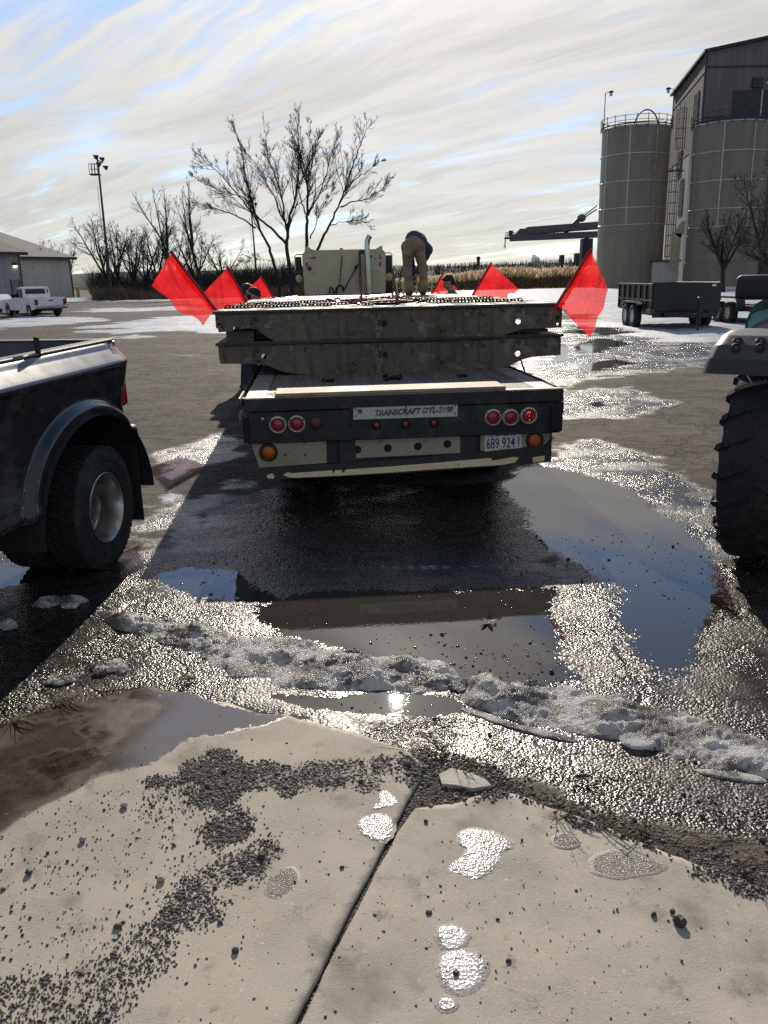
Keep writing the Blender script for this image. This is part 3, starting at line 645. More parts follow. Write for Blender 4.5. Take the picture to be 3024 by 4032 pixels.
P_ = np.concatenate(allp+[pts]); S_ = np.concatenate(alls+[np.full(jn, 0.0035)*r_.lognormal(0, .3, jn)])
onslab = (sdf(P_[:, 0], P_[:, 1], SLAB_L) > 0) | (sdf(P_[:, 0], P_[:, 1], SLAB_R) > 0)
Z_ = np.where(onslab, 0.0165, 0.001); Z_[-jn:] = 0.001
keep = (np.hypot(P_[:, 0], P_[:, 1]) > 0.6)
v_, f_ = stones(P_[keep], S_[keep], Z_[keep], r_)
tag(npmesh('gravel', v_, f_, m_grav), kind='stuff')
# wet grit on the asphalt, in and around the puddles
n = 3600; pts = np.stack([r_.uniform(-1.7, 2.4, n), r_.uniform(2.6, 5.6, n)], 1)
nn = fbm(pts[:, 0]*2.2, pts[:, 1]*2.2, 4); pts = pts[r_.uniform(0, 1, n) < np.clip((nn-0.42)*5, 0.05, 1)]
extra = np.array(gp([(700,1385),(800,1395),(900,1420),(1000,1450),(1120,1470),(1235,1440),(1190,1400),(1000,1400),(850,1370)])); ep = r_.uniform(extra.min(0), extra.max(0), (1500, 2)); ep = ep[r_.uniform(0, 1, 1500) < np.clip(.5+(sdf(ep[:, 0], ep[:, 1], extra)+.05)/.2, 0, 1)*np.clip((fbm(ep[:, 0]*6, ep[:, 1]*6, 3)-.3)*3, .1, 1)*.5]; pts = np.concatenate([pts, ep])
m_wgr = mat('wet_grit', (0.05, 0.048, 0.045), 0.15, var=0.5, vscale=200)
v_, f_ = stones(pts, 0.0036*r_.lognormal(0, 0.45, len(pts)), np.full(len(pts), -0.002), r_)
tag(npmesh('grit', v_, f_, m_wgr, smooth=True), kind='stuff')
# single larger stones on the slabs
m_st1 = mat('dark_stone', (0.05, 0.048, 0.045), 0.6, var=0.4, vscale=80, bump=0.4); m_st2 = mat('pale_stone', (0.36, 0.33, 0.29), 0.7, var=0.3, vscale=80, bump=0.4)
for (px, py, s_, mt_, lab) in ((1466,2007,0.020,m_st1,'black cinder lump alone on the right slab'), (1452,1982,0.009,m_st1,'small dark pebble just above the black cinder'), (780,1700,0.012,m_st1,'dark pebble in the gravel streak near the slab tip'),
        (565,1864,0.013,m_st1,'dark clod between the gravel streak and the oval ice patch'), (270,1752,0.013,m_st2,'pale pebble with a dark shadow on the left slab, above the gravel streak'),
        (180,1826,0.012,m_st2,'whitish pebble in the middle of the left slab'), (350,1912,0.014,m_st2,'pale pebble at the left edge of the gravel streak'), (65,1897,0.013,m_st1,'dark clod near the left edge of the left slab'),
        (920,1786,0.008,m_st1,'dark pebble right of the slab joint'), (985,2117,0.010,m_st1,'dark pebble frozen into the large round ice patch'), (510,2068,0.011,m_st1,'dark pebble on the bare left slab, nearest the joint'), (1405,1835,0.011,m_st1,'dark pebble by the wide dull ice patch')):
    b = MB(); b.blob((0, 0, s_*0.6), (s_*2, s_*1.7, s_*1.5), 2, s_*0.13); o = b.build('stone', mt_, ang=20); q = g(px*K, py*K); o.location = (q[0], q[1], 0.0165); o.rotation_euler = (0, 0, px)
    tag(o, lab, 'stone')
# dead weeds at the slab edge
m_weed = mat('dead_weed', (0.10, 0.075, 0.045), 0.8, var=0.4, vscale=30)
m_straw = mat('straw', (0.34, 0.27, 0.16), 0.8, var=0.4, vscale=30)
for k, (px, py, hh_, lean, mt_, lab) in enumerate(((1210,1772,0.16,(0.3,-0.5),m_weed,'branched dead weed leaning over the small dull ice patch'), (1290,1792,0.17,(0.9,-0.5),m_weed,'dead weed leaning right from the slab edge'), (995,1672,0.10,(0.05,0.0),m_weed,'short dark stalk standing by the loose concrete chunk'),
        (1600,1885,0.20,(0.5,-0.9),m_weed,'long dead twig leaning over the slab near the right edge'), (1395,1800,0.12,(-0.3,0.1),m_weed,'thin dead weed in the soil strip right of centre'), (960,1640,0.22,(-1.2,0.25),m_weed,'dead stalk lying where the slabs meet the wet asphalt'),
        (30,1565,0.16,(0.8,-0.2),m_straw,'tuft of straw coloured grass at the left edge of the muddy pool'), (130,1520,0.13,(0.9,0.1),m_straw,'straw coloured grass blades left of the muddy pool tip'), (415,1470,0.13,(-0.5,-0.4),m_straw,'pale grass stalk fallen across the muddy pool tip'))):
    b = MB(); rw = random.Random(k)
    for s_ in range(6 if mt_ is m_weed else 12):
        d = Vector((lean[0]+rw.uniform(-.5, .5), lean[1]+rw.uniform(-.5, .5), rw.uniform(.35, 1.0))).normalized(); L = hh_*rw.uniform(.5, 1.1)
        pts_ = [Vector((rw.uniform(-.02, .02), rw.uniform(-.02, .02), 0))]
        for q in range(5): pts_.append(pts_[-1]+d*L/5); d = (d+Vector((rw.uniform(-.2, .2), rw.uniform(-.2, .2), rw.uniform(-.25, .05)))).normalized()
        b.tube(pts_, [0.0022, 0.002, 0.0018, 0.0015, 0.0012, 0.0008], 4)
        if mt_ is m_weed:
            for q in range(2, 6):
                dd = Vector((rw.uniform(-1, 1), rw.uniform(-1, 1), rw.uniform(0, .6))).normalized()
                b.tube([pts_[q-1], pts_[q-1]+dd*L*.12, pts_[q-1]+dd*L*.22+Vector((0, 0, -.006))], [0.0012, 0.001, 0.0006], 3)
    o = b.build('dead_weed', mt_, ang=0); q = g(px*K, py*K); o.location = (q[0], q[1], 0.008)
    tag(o, lab, 'weed', 'dead weeds around the concrete')
m_leaf = mat('dead_leaf', (0.06, 0.035, 0.02), 0.6, var=0.4, vscale=40)
b = MB()
for k in range(5):
    a = k*1.25; b.grid(lambda u, v, a=a: Vector((math.cos(a)*u*.05-math.sin(a)*(v-.5)*.025*math.sin(u*3), math.sin(a)*u*.05+math.cos(a)*(v-.5)*.025*math.sin(u*3), .006+.02*u*u+.004*math.sin(9*v))), 5, 3)
o = b.build('dead_leaf', m_leaf); q = g(1055*K, 1346*K); o.location = (q[0], q[1], 0.004)
tag(o, 'curled dark dead leaf standing in the small puddle', 'leaf')

# ------------------------------------------------------------------ drop-deck trailer
TO = (0.166, 6.28); TYAW = R_(4.6)
TM = Matrix.Translation((TO[0], TO[1], 0)) @ Matrix.Rotation(TYAW, 4, 'Z')
_n = np.array([-math.sin(TYAW), math.cos(TYAW), 0]); _rt = np.array([math.cos(TYAW), math.sin(TYAW), 0])
def tp(px, py, yl=0.0):                                   # point of the photo on the trailer's cross-plane yl -> (x, z)
    O = np.array([TO[0], TO[1], 0])+_n*yl; d = ray(px*K, py*K); p = _C+d*(((O-_C)@_n)/(d@_n)); return float((p-O)@_rt), float(p[2])
m_black = mat('black_frame', (0.022, 0.023, 0.025), 0.55, var=0.35, vscale=5, bump=0.15, bscale=40, dirt=((0.075, 0.065, 0.052), 3.5, 0.52, 0.7))
m_frame = mat('rusty_frame', (0.045, 0.042, 0.04), 0.6, var=0.4, vscale=7, bump=0.2, bscale=50, dirt=((0.10, 0.055, 0.03), 5.0, 0.56, 0.8))
m_alu = mat('dirty_aluminium', (0.41, 0.37, 0.265), 0.5, metal=0.15, var=0.22, vscale=3, bump=0.1, dirt=((0.13, 0.11, 0.08), 4.0, 0.55, 0.6))
m_steelw = mat('worn_steel', (0.24, 0.225, 0.20), 0.6, metal=0.2, var=0.3, vscale=9, bump=0.2, bscale=70, dirt=((0.10, 0.08, 0.06), 6, 0.56, 0.7))
m_sign = mat('sign_plate', (0.60, 0.585, 0.49), 0.55, var=0.15, vscale=6, dirt=((0.20, 0.17, 0.12), 9, 0.60, 0.6))
m_letter = mat('worn_letter', (0.10, 0.105, 0.11), 0.6, var=0.3, vscale=20, dirt=((0.42, 0.41, 0.35), 38, 0.50, 0.9))
m_plate = mat('license_white', (0.68, 0.68, 0.63), 0.45, var=0.12, vscale=20)
m_plink = mat('plate_ink', (0.02, 0.03, 0.04), 0.5)
m_red = mat('red_lens', (0.33, 0.015, 0.03), 0.22, var=0.25, vscale=30, coat=0.4)
m_redd = mat('dusty_red_lens', (0.14, 0.022, 0.025), 0.5, var=0.3, vscale=30)
m_redm = mat('marker_red', (0.36, 0.05, 0.06), 0.4, var=0.2, vscale=40)
m_led = bpy.data.materials.new('led_lit'); m_led.use_nodes = True
pp = m_led.node_tree.nodes['Principled BSDF']; pp.inputs['Base Color'].default_value = (0.9, 0.08, 0.05, 1); pp.inputs['Emission Color'].default_value = (1, 0.09, 0.06, 1); pp.inputs['Emission Strength'].default_value = 2.2
m_amber = mat('amber_reflector', (0.55, 0.13, 0.015), 0.35, var=0.2, vscale=40)
m_ring = mat('lamp_ring', (0.60, 0.57, 0.50), 0.4, metal=0.3, var=0.3, vscale=20)
m_rub = mat('black_rubber', (0.012, 0.012, 0.013), 0.75, var=0.3, vscale=12)
m_tyre = mat('tyre_rubber', (0.022, 0.022, 0.023), 0.8, var=0.4, vscale=10, bump=0.3, bscale=60, dirt=((0.06, 0.052, 0.043), 6, 0.52, 0.6))
m_wood = bpy.data.materials.new('deck_wood'); m_wood.use_nodes = True
def wood_nodes(m, c1, c2, plank, wetness=0.0):
    t = NT(m.node_tree); p = m.node_tree.nodes['Principled BSDF']
    oc = t.n('ShaderNodeTexCoord').outputs['Object']
    st = t.mapping(oc, scale=(9, 0.7, 9) if plank else (0.9, 12, 12))
    gr_ = t.noise(st, 3.0, 7, 0.65, 0.3); gr2 = t.noise(st, 14.0, 3, 0.6)
    c = t.mix(t.rng(gr_, 0.35, 0.65), (*c1, 1), (*c2, 1))
    c = t.mix(t.math('MULTIPLY', t.rng(gr2, 0.55, 0.75), 0.6), c, (c2[0]*.35, c2[1]*.35, c2[2]*.35, 1))
    sx = t.n('ShaderNodeSeparateXYZ'); t.l(oc, sx.inputs[0])
    if plank:
        fr = t.math('FRACT', t.math('MULTIPLY', sx.outputs[0], 1/0.17)); gap = t.math('MAXIMUM', t.rng(fr, 0.0, 0.03, 1, 0), t.rng(fr, 0.97, 1.0, 0, 1))
        c = t.mix(t.math('MULTIPLY', gap, 0.9), c, (0.01, 0.009, 0.008, 1))
        pid = t.noise(t.mapping(oc, scale=(1/0.17, 0, 0)), 1.0, 0); c = t.mix(0.5, c, t.mix(t.rng(pid, .3, .7), c, (0.5, 0.5, 0.5, 1), 'MULTIPLY'))
    t.l(c, p.inputs['Base Color'])
    sp_ = t.rng(t.noise(oc, 1.7, 4), 0.45, 0.6)
    p.inputs['Roughness'].default_value = 0.7
    if wetness: t.l(t.mixf(t.math('MULTIPLY', sp_, wetness), 0.72, 0.3), p.inputs['Roughness'])
    b = t.n('ShaderNodeBump'); b.inputs['Distance'].default_value = 0.006; b.inputs['Strength'].default_value = 0.7
    t.l(gr_, b.inputs['Height']); t.l(b.outputs[0], p.inputs['Normal'])
wood_nodes(m_wood, (0.17, 0.14, 0.115), (0.09, 0.075, 0.062), True, 0.5)
m_board = bpy.data.materials.new('board_wood'); m_board.use_nodes = True; wood_nodes(m_board, (0.42, 0.31, 0.19), (0.27, 0.19, 0.115), False, 0.3)

trailer = empty('flatbed_trailer', (TO[0], TO[1], 0), TYAW, 'low drop deck trailer with round red lamps and a licence plate, tail towards the viewer', 'trailer')
DZ = 0.925
T = trailer
b = MB(); b.bx(-1.03, 1.03, 0.075, 9.3, DZ-0.05, DZ); b.build('deck', m_wood, T)
b = MB()
b.bx(-1.185, 1.225, 0.0, 0.07, DZ-0.085, DZ+0.004, 0.004)                    # rear crossmember
b.bx(-1.185, -1.03, 0.07, 9.3, DZ-0.05, DZ+0.004, 0.003); b.bx(1.03, 1.185, 0.07, 9.3, DZ-0.05, DZ+0.004, 0.003)
b.build('deck_edge', m_steelw, T)
b = MB(); b.bx(-1.19, 1.23, -0.012, 0.0, DZ-0.095, DZ-0.002, 0.003); b.bx(1.19, 1.235, -0.012, 0.10, DZ-0.19, DZ-0.098, 0.003)
b.bx(0.0-0.405, 0.0-0.385, -0.02, -0.012, DZ-0.12, DZ-0.05); b.build('rear_beam', m_black, T)
for s in (-1, 1):
    b = MB(); b.bx(s*1.215, s*1.235, 0.0 if s < 0 else 0.10, 9.3, DZ-0.07, DZ+0.004, 0.003); 
    for k in range(16): b.bx(s*1.186, s*1.214, 0.12+k*0.6, 0.18+k*0.6, DZ-0.065, DZ-0.01)
    b.build('rub_rail', m_frame, T)
# tail box that carries the lamps
b = MB(); b.bx(-1.18, 1.215, 0.0, 0.32, 0.585, DZ-0.10, 0.006); b.build('lamp_box', m_black, T)
b = MB(); b.bx(-1.21, -1.165, -0.014, 0.0, 0.60, 0.79, 0.003); b.build('corner_pad', m_rub, T)
b = MB(); b.bx(1.13, 1.225, -0.03, 0.02, 0.60, 0.80, 0.008); b.build('corner_pad', m_rub, T)
b = MB(); b.bx(-1.12, 1.17, 0.06, 0.30, 0.36, 0.585); b.build('tail_frame', m_frame, T)
def panel(pts, name, m, y=0.035, d=0.02):
    b = MB(); b.prism([tp(*p) for p in pts], d, Matrix.Translation((0, y, 0))); return b.build(name, m, T)
pl_l = panel([(536,940),(705,938),(706,1002),(560,1012),(552,990)], 'tail_panel', m_alu)
pl_c = panel([(743,938),(1000,926),(1008,932),(1008,980),(743,993)], 'tail_panel', m_alu)
pl_r = panel([(1040,930),(1195,915),(1190,950),(1176,966),(1040,976)], 'tail_panel', m_alu)
def bolts(par, pts, r=0.008, y=0.030):
    for p in pts:
        x, z = tp(*p); b = MB(); b.cyl((x, y+0.006, z), (x, y-0.004, z), r, 8); b.build('bolt', m_frame, par)
bolts(pl_l, [(551,945),(590,944),(632,943),(672,942),(700,942),(615,957),(658,957),(616,984),(659,984)]); bolts(pl_c, [(750,944),(833,942),(895,940),(960,934),(995,932)]); bolts(pl_r, [(1046,936),(1086,934),(1123,930),(1172,926)])
for px, py in ((772,973),(839,970),(904,966),(968,961)):
    x, z = tp(px, py); b = MB(); b.cyl((x, 0.036, z), (x, 0.0335, z), 0.031, 24); b.build('lamp_hole', m_rub, pl_c)
for xx in (-.50, .44): b = MB(); b.bx(xx, xx+.13, 0.03, 0.06, 0.37, 0.585, 0.004); b.build('tail_post', m_frame, T)
# bumper
bo = [tp(*p) for p in [(556,1012),(700,1004),(900,990),(1010,980),(1180,963),(1189,970),(1190,998),(1010,1012),(870,1022),(700,1031),(566,1037),(556,1030)]]
b = MB(); b.prism(bo, 0.10, Matrix.Translation((0, 0.0, 0))); bmp = b.build('bumper', m_frame, T)
def tape(pts):
    b = MB(); b.prism([tp(*p) for p in pts], 0.002, Matrix.Translation((0, -0.003, 0))); b.build('reflective_strip', m_tape, bmp)
m_tape = mat('old_tape', (0.84, 0.64, 0.36), 0.5, var=0.2, vscale=10, col2=(0.84, 0.71, 0.48), dirt=((0.07, 0.035, 0.02), 13, 0.60, 0.95))
tape([(611,1026),(622,1020),(630,1022),(700,1017),(718,1016),(719,1024),(724,1016),(738,1015),(740,1022),(748,1014),(850,1007),(960,998),(1060,989),(1063,995),(1110,987),(1120,989),(1112,999),(1085,1004),(960,1012),(850,1020),(740,1027),(640,1032),(622,1031)])
tape([(576,1027),(588,1022),(593,1029),(591,1034),(578,1033)]); tape([(1150,988),(1176,984),(1176,995),(1160,998),(1156,994),(1158,999),(1152,1000)])
# sign
sg = panel([(763,880),(988,874),(988,899),(763,906)], 'name_sign', m_sign, -0.012, 0.008)
def text(s, m, par, x, y, z, size, shear=0.0, width=None, rot=0.0, bold=0.0, sp=1.0, name='lettering'):
    cu = bpy.data.curves.new('t', 'FONT'); cu.body = s; cu.size = size; cu.shear = shear; cu.align_x = 'CENTER'; cu.align_y = 'CENTER'; cu.offset = bold; cu.space_character = sp; cu.extrude = 0.0006; cu.resolution_u = 3
    ob = bpy.data.objects.new('t', cu); col.objects.link(ob); bpy.context.view_layer.update()
    dg = bpy.context.evaluated_depsgraph_get(); me = bpy.data.meshes.new_from_object(ob.evaluated_get(dg)); bpy.data.objects.remove(ob)
    me.materials.clear()
    w = max(v.co.x for v in me.vertices)-min(v.co.x for v in me.vertices)
    k = (width/w) if width else 1.0
    Mx = Matrix.Translation((x, y, z)) @ Matrix.Rotation(rot, 4, 'Y') @ Matrix.Rotation(R_(90), 4, 'X') @ Matrix.Diagonal((k, 1, 1, 1))
    me.transform(Mx); return link(name, me, m, par)
x0, z0 = tp(893, 888); tilt = -math.atan2(tp(985, 880)[1]-tp(770, 893)[1], 1.0)*0.0
text('TRANSCRAFT DTL-2100', m_letter, sg, x0, -0.0135, z0, 0.060, shear=0.28, width=0.60, rot=-R_(1.0), bold=0.0028)
x, z = tp(777, 888); b = MB(); b.box((x, -0.0135, z), (0.034, 0.003, 0.032)); b.build('emblem', m_letter, sg)
for px in (768, 877, 983):
    for dz in (0.036, -0.036):
        x, z = tp(px, 890-(px-768)*0.028); b = MB(); b.cyl((x, -0.012, z+dz*.8), (x, -0.016, z+dz*.8), 0.006, 8); b.build('bolt', m_frame, sg)
# lamps
def lamp(px, py, r, ring, lens, name='tail_lamp', y=0.0, lit=False, rm=None):
    x, z = tp(px, py, y)
    Mx = Matrix.Translation((x, y, z)) @ Matrix.Rotation(R_(90), 4, 'X')
    b = MB(); b.lathe([(0, 0.020), (r*0.55, 0.018), (r*0.9, 0.011), (r, 0.0)], Mx, 28); L = b.build(name, lens, T, ang=50)
    if ring: b = MB(); b.lathe([(r*1.0, 0.0), (r*1.04, 0.016), (r*1.12, 0.020), (r*1.30, 0.014), (r*1.34, 0.0)], Mx, 32); rg = b.build('lamp_ring', rm or m_ring, L, ang=50)
    if ring:
        for a in (35, 145, 270): b = MB(); b.cyl((x+math.cos(R_(a))*r*1.2, y-0.016, z+math.sin(R_(a))*r*1.2), (x+math.cos(R_(a))*r*1.2, y-0.021, z+math.sin(R_(a))*r*1.2), 0.005, 8); b.build('screw', m_frame, L)
    if lit:
        b = MB()
        for q, (dx, dz) in enumerate([(0, 0), (.45, .25), (-.45, .25), (.45, -.3), (-.45, -.3), (.12, .6), (-.2, .58), (0.05, -.6), (.6, .0)]): b.blob((x+dx*r, y-0.019+0.006*abs(dx), z+dz*r), (0.007, 0.004, 0.007), 1)
        b.build('led', m_led, L)
    return L
lamp(600,918,0.050,True,m_red); lamp(641,916,0.050,True,m_red); lamp(682,915,0.046,False,m_redd)
lamp(1065,902,0.050,True,m_red); lamp(1103,902,0.050,True,m_red); lamp(1142,898,0.050,True,m_red,lit=True)
for px, py in ((813,918),(876,916),(937,913)): lamp(px, py, 0.026, True, m_redm, 'marker_lamp', rm=m_rub)
for px, py in ((580,977),(1155,951)): lamp(px, py, 0.053, True, m_amber, 'amber_reflector', y=0.03, rm=m_frame)
x, z = tp(533, 925); b = MB(); b.bx(x-0.02, x+0.01, 0.01, 0.06, z-0.055, z+0.05, 0.004); b.build('side_marker', m_redm, T)
x, z = tp(755, 918); b = MB(); b.cyl((x, 0.0, z), (x, -0.006, z), 0.016, 14); b.build('lamp_hole', m_rub, T)
x, z = tp(567, 905); b = MB(); b.blob((x, -0.006, z), (0.03, 0.02, 0.025), 2); b.build('stub_lamp', m_ring, T)
# licence plate
x1, z1 = tp(1050, 972); x2, z2 = tp(1127, 938)
cxp, czp = (tp(1088, 957)); rotp = R_(3.0)
pm = Matrix.Translation((cxp, 0.020, czp)) @ Matrix.Rotation(-rotp*0.4, 4, 'Y')
b = MB(); b.bx(-0.153, 0.153, -0.002, 0.002, -0.076, 0.076, 0.0015); lp = b.build('licence_plate', m_plate, T); lp.matrix_basis = pm
b = MB(); 
for q in (-1, 1): b.bx(q*0.147, q*0.150, -0.0032, -0.002, -0.073, 0.073); b.bx(-0.147, 0.147, -0.0032, -0.002, q*0.0705, q*0.0732)
b.build('plate_border', m_plink, lp)
text('689 924', m_plink, lp, -0.020, -0.0032, -0.006, 0.115, width=0.222, bold=0.0005)
text('S', m_plink, lp, 0.122, -0.0032, 0.020, 0.045, bold=0.0008); text('T', m_plink, lp, 0.122, -0.0032, -0.020, 0.045, bold=0.0008)
text('LAND OF LINCOLN', m_plink, lp, 0.005, -0.0032, 0.058, 0.018, shear=0.3, width=0.135, bold=0.0004); text('P', m_plink, lp, -0.115, -0.0032, 0.054, 0.018, bold=0.0004)
text('ILLINOIS', m_plink, lp, 0.005, -0.0032, -0.058, 0.018, width=0.075, bold=0.0006)
for q in ((-0.088, 0.056), (0.088, 0.058), (-0.08, -0.062), (0.09, -0.058)): b = MB(); b.cyl((q[0], -0.002, q[1]), (q[0], -0.007, q[1]), 0.006, 10); b.build('plate_bolt', m_frame, lp)
# running gear
def tyre(mb, R, r, w, Mx, n=40, lugs=0):
    mb.lathe([(r, -w*0.42), (r*1.06, -w*0.5), (R*0.86, -w*0.52), (R*0.965, -w*0.47), (R, -w*0.40), (R, w*0.40), (R*0.965, w*0.47), (R*0.86, w*0.52), (r*1.06, w*0.5), (r, w*0.42)], Mx, n, closed_prof=True)
def rim(mb, r, w, Mx, dish):
    mb.lathe([(r*1.02, w*0.44), (r*0.97, w*0.46), (r*0.93, w*0.40), (r*0.86, w*0.40-dish*0.7), (r*0.80, w*0.40-dish), (r*0.35, w*0.40-dish), (r*0.33, w*0.40-dish*0.55), (0, w*0.40-dish*0.55)], Mx, 32)
YM = lambda x, y, z, s=1: Matrix.Translation((x, y, z)) @ Matrix.Rotation(R_(90)*s, 4, 'Y')
for yy in (1.45, 2.75):
    for s in (-1, 1):
        for k, xx in enumerate((0.92, 0.60)):
            b = MB(); tyre(b, 0.42, 0.245, 0.25, YM(s*xx, yy, 0.42)); wl = b.build('wheel', m_tyre, T, ang=40)
            if k == 0: b = MB(); rim(b, 0.245, 0.25, YM(s*xx, yy, 0.42, s), 0.12); b.build('rim', m_alu, wl, ang=40)
    b = MB(); b.cyl((-0.9, yy, 0.42), (0.9, yy, 0.42), 0.065, 12); b.build('axle', m_frame, T)
b = MB()
for s in (-1, 1): b.bx(s*0.42-0.06, s*0.42+0.06, 0.3, 11.5, 0.60, 0.87); b.bx(s*0.42-0.06, s*0.42+0.06, 11.3, 14.2, 0.85, 1.36)
b.bx(-1.15, 1.15, 9.25, 9.32, 0.70, 1.42); b.bx(-1.22, 1.22, 9.3, 14.3, 1.33, 1.44)
b.build('main_beam', m_black, T)
for s in (-1, 1):
    b = MB(); b.grid(lambda u, v, s=s: Vector((s*(0.76+0.0*u)+(u-.5)*0.6, 0.98+0.02*v, 0.16+v*0.55)), 2, 3); b.bx(s*0.76-0.3, s*0.76+0.3, 0.98, 0.99, 0.12, 0.6); b.build('mud_flap', m_rub, T)
b = MB(); x, z = tp(523, 910); b.tube([(-1.2, 0.02, 0.84), (-1.225, 0.0, 0.82), (-1.225, 0.0, 0.77)], 0.012, 8); b.build('hook', m_steelw, T)

# ------------------------------------------------------------------ plank lying on the tail
b = MB(); pa = [tp(600, 855)[0], tp(1097, 842)[0]]
b.bx(pa[0]-0.02, pa[1]-0.01, 0.02, 0.36, DZ+0.005, DZ+0.030, 0.003)
o = b.build('wood_plank', m_board, None); o.matrix_world = TM
tag(o, 'long sunlit plywood plank lying across the tail of the trailer deck', 'plank')
for x_, y_, s_, lab in ((0.02, 0.95, 0.16, 'dark clump of mud and leaves on the shaded deck, behind the middle of the plank'), (0.62, 1.0, 0.09, 'small dark splinter heap on the shaded deck right of the mud clump'), (-0.55, 0.95, 0.10, 'dark scrap on the shaded deck left of the mud clump')):
    b = MB(); r3 = random.Random(int(s_*100))
    for _ in range(16): b.blob((r3.uniform(-.5, .5)*s_, r3.uniform(-.5, .5)*s_, r3.uniform(0, .25)*s_), (s_*.4, s_*.25, s_*.16), 1, 0.006, Euler((r3.random(), r3.random(), r3.random()*3)).to_matrix())
    o = b.build('debris', mat('deck_debris', (0.025, 0.02, 0.016), 0.9)); o.matrix_world = TM @ Matrix.Translation((x_, y_, DZ)); tag(o, lab, 'debris')
b = MB(); r3 = random.Random(8)
for _ in range(90): b.blob((-0.80+r3.gauss(0, .10), 0.16+r3.gauss(0, .06), DZ+.006), (r3.uniform(.008, .05), r3.uniform(.008, .02), .008), 1, 0.002, Euler((0, 0, r3.random()*3)).to_matrix())
o = b.build('wood_chips', mat('chips', (0.30, 0.26, 0.20), 0.9, var=0.5, vscale=30)); o.matrix_world = TM; tag(o, kind='stuff')

# ------------------------------------------------------------------ stacked steel road panels
m_pan = bpy.data.materials.new('old_paint'); m_pan.use_nodes = True
t = NT(m_pan.node_tree); p_ = m_pan.node_tree.nodes['Principled BSDF']
oc = t.n('ShaderNodeTexCoord').outputs['Object']
c_ = t.mix(t.rng(t.noise(oc, 2.2, 6, 0.6), 0.35, 0.65), (0.150, 0.130, 0.098, 1), (0.100, 0.089, 0.070, 1))
c_ = t.mix(t.math('MULTIPLY', t.rng(t.noise(t.mapping(oc, scale=(7, 7, 1.3)), 1.6, 6, 0.6), 0.48, 0.66), 0.8), c_, (0.085, 0.056, 0.036, 1))
c_ = t.mix(t.math('MULTIPLY', t.rng(t.noise(oc, 4.5, 8, 0.68, 0.5), 0.56, 0.61), 0.6), c_, (0.26, 0.225, 0.17, 1))
c_ = t.mix(t.math('MULTIPLY', t.rng(t.noise(oc, 6.5, 7, 0.7, 0.3), 0.57, 0.63), 0.85), c_, (0.022, 0.018, 0.016, 1))
t.l(c_, p_.inputs['Base Color']); p_.inputs['Roughness'].default_value = 0.62; p_.inputs['Specular IOR Level'].default_value = 0.35
b_ = t.n('ShaderNodeBump'); b_.inputs['Distance'].default_value = 0.012; b_.inputs['Strength'].default_value = 0.9
t.l(t.noise(oc, 14, 7, 0.68), b_.inputs['Height']); t.l(b_.outputs[0], p_.inputs['Normal'])
m_top = bpy.data.materials.new('gritty_top'); m_top.use_nodes = True
t = NT(m_top.node_tree); p_ = m_top.node_tree.nodes['Principled BSDF']; oc = t.n('ShaderNodeTexCoord').outputs['Object']
c_ = t.mix(t.rng(t.noise(oc, 5, 7, 0.65), 0.35, 0.65), (0.20, 0.165, 0.125, 1), (0.085, 0.072, 0.058, 1)); c_ = t.mix(t.rng(t.noise(oc, 60, 3), 0.55, 0.7), c_, (0.08, 0.07, 0.06, 1)); t.l(c_, p_.inputs['Base Color'])
t.l(t.mixf(t.rng(t.noise(oc, 3.5, 5), 0.5, 0.58), 0.85, 0.45), p_.inputs['Roughness'])
b_ = t.n('ShaderNodeBump'); b_.inputs['Distance'].default_value = 0.01; t.l(t.noise(oc, 45, 5, 0.7), b_.inputs['Height']); t.l(b_.outputs[0], p_.inputs['Normal'])
YP = 1.57; PL = 6.5
def steel_panel(outl, holes, ztop, label, core, shims=()):
    root = empty('steel_panel', TM @ Vector((0, YP, ztop)), TYAW, label, 'steel panel', 'stacked steel panels on the trailer')
    inv = Matrix.Translation((0, -YP, -ztop))
    O = [(x, z) for x, z in (tp(px, py, YP) for px, py in outl)]
    H = []
    for (px, py, r, sx) in holes:
        x, z = tp(px, py, YP); H.append([(x+math.cos(2*math.pi*k/16)*r*sx, z+math.sin(2*math.pi*k/16)*r) for k in range(16)])
    zt = max(z for x, z in O); x0 = min(x for x, z in O); x1 = max(x for x, z in O); zb = min(z for x, z in O)
    Oz = [(x, z-ztop) for x, z in O]; Hz = [[(x, z-ztop) for x, z in h] for h in H]
    b = MB(); b.prism(Oz, 0.025, None, Hz); b.build('fascia', m_pan, root)
    b = MB(); b.bx(x0-0.015, x1+0.015, -0.012, PL, -0.018, 0.0, 0.002); b.build('deck_plate', m_top, root)
    b = MB(); b.bx(core[0], core[1], 0.06, PL-0.03, zb-ztop+0.004, -0.02)
    b.bx(x0+0.02, core[0], 0.9, 1.0, -0.13, -0.02); b.bx(core[1], x1-0.02, 0.9, 1.0, -0.13, -0.02); b.bx(x0+0.02, core[0], PL-0.2, PL-0.1, -0.13, -0.02); b.bx(core[1], x1-0.02, PL-0.2, PL-0.1, -0.13, -0.02)
    b.build('core', m_pan, root)
    b = MB(); b.bx(x0, x0+0.02, 0.03, PL, -0.15, -0.02); b.bx(x1-0.02, x1, 0.03, PL, -0.15, -0.02); b.build('side_flange', m_pan, root)
    b = MB(); b.bx(x0-0.018, x1+0.018, -0.022, -0.008, -0.024, 0.001, 0.003); b.build('top_lip', m_frame, root)
    return root
ZT1, ZT2 = 1.515, 1.232
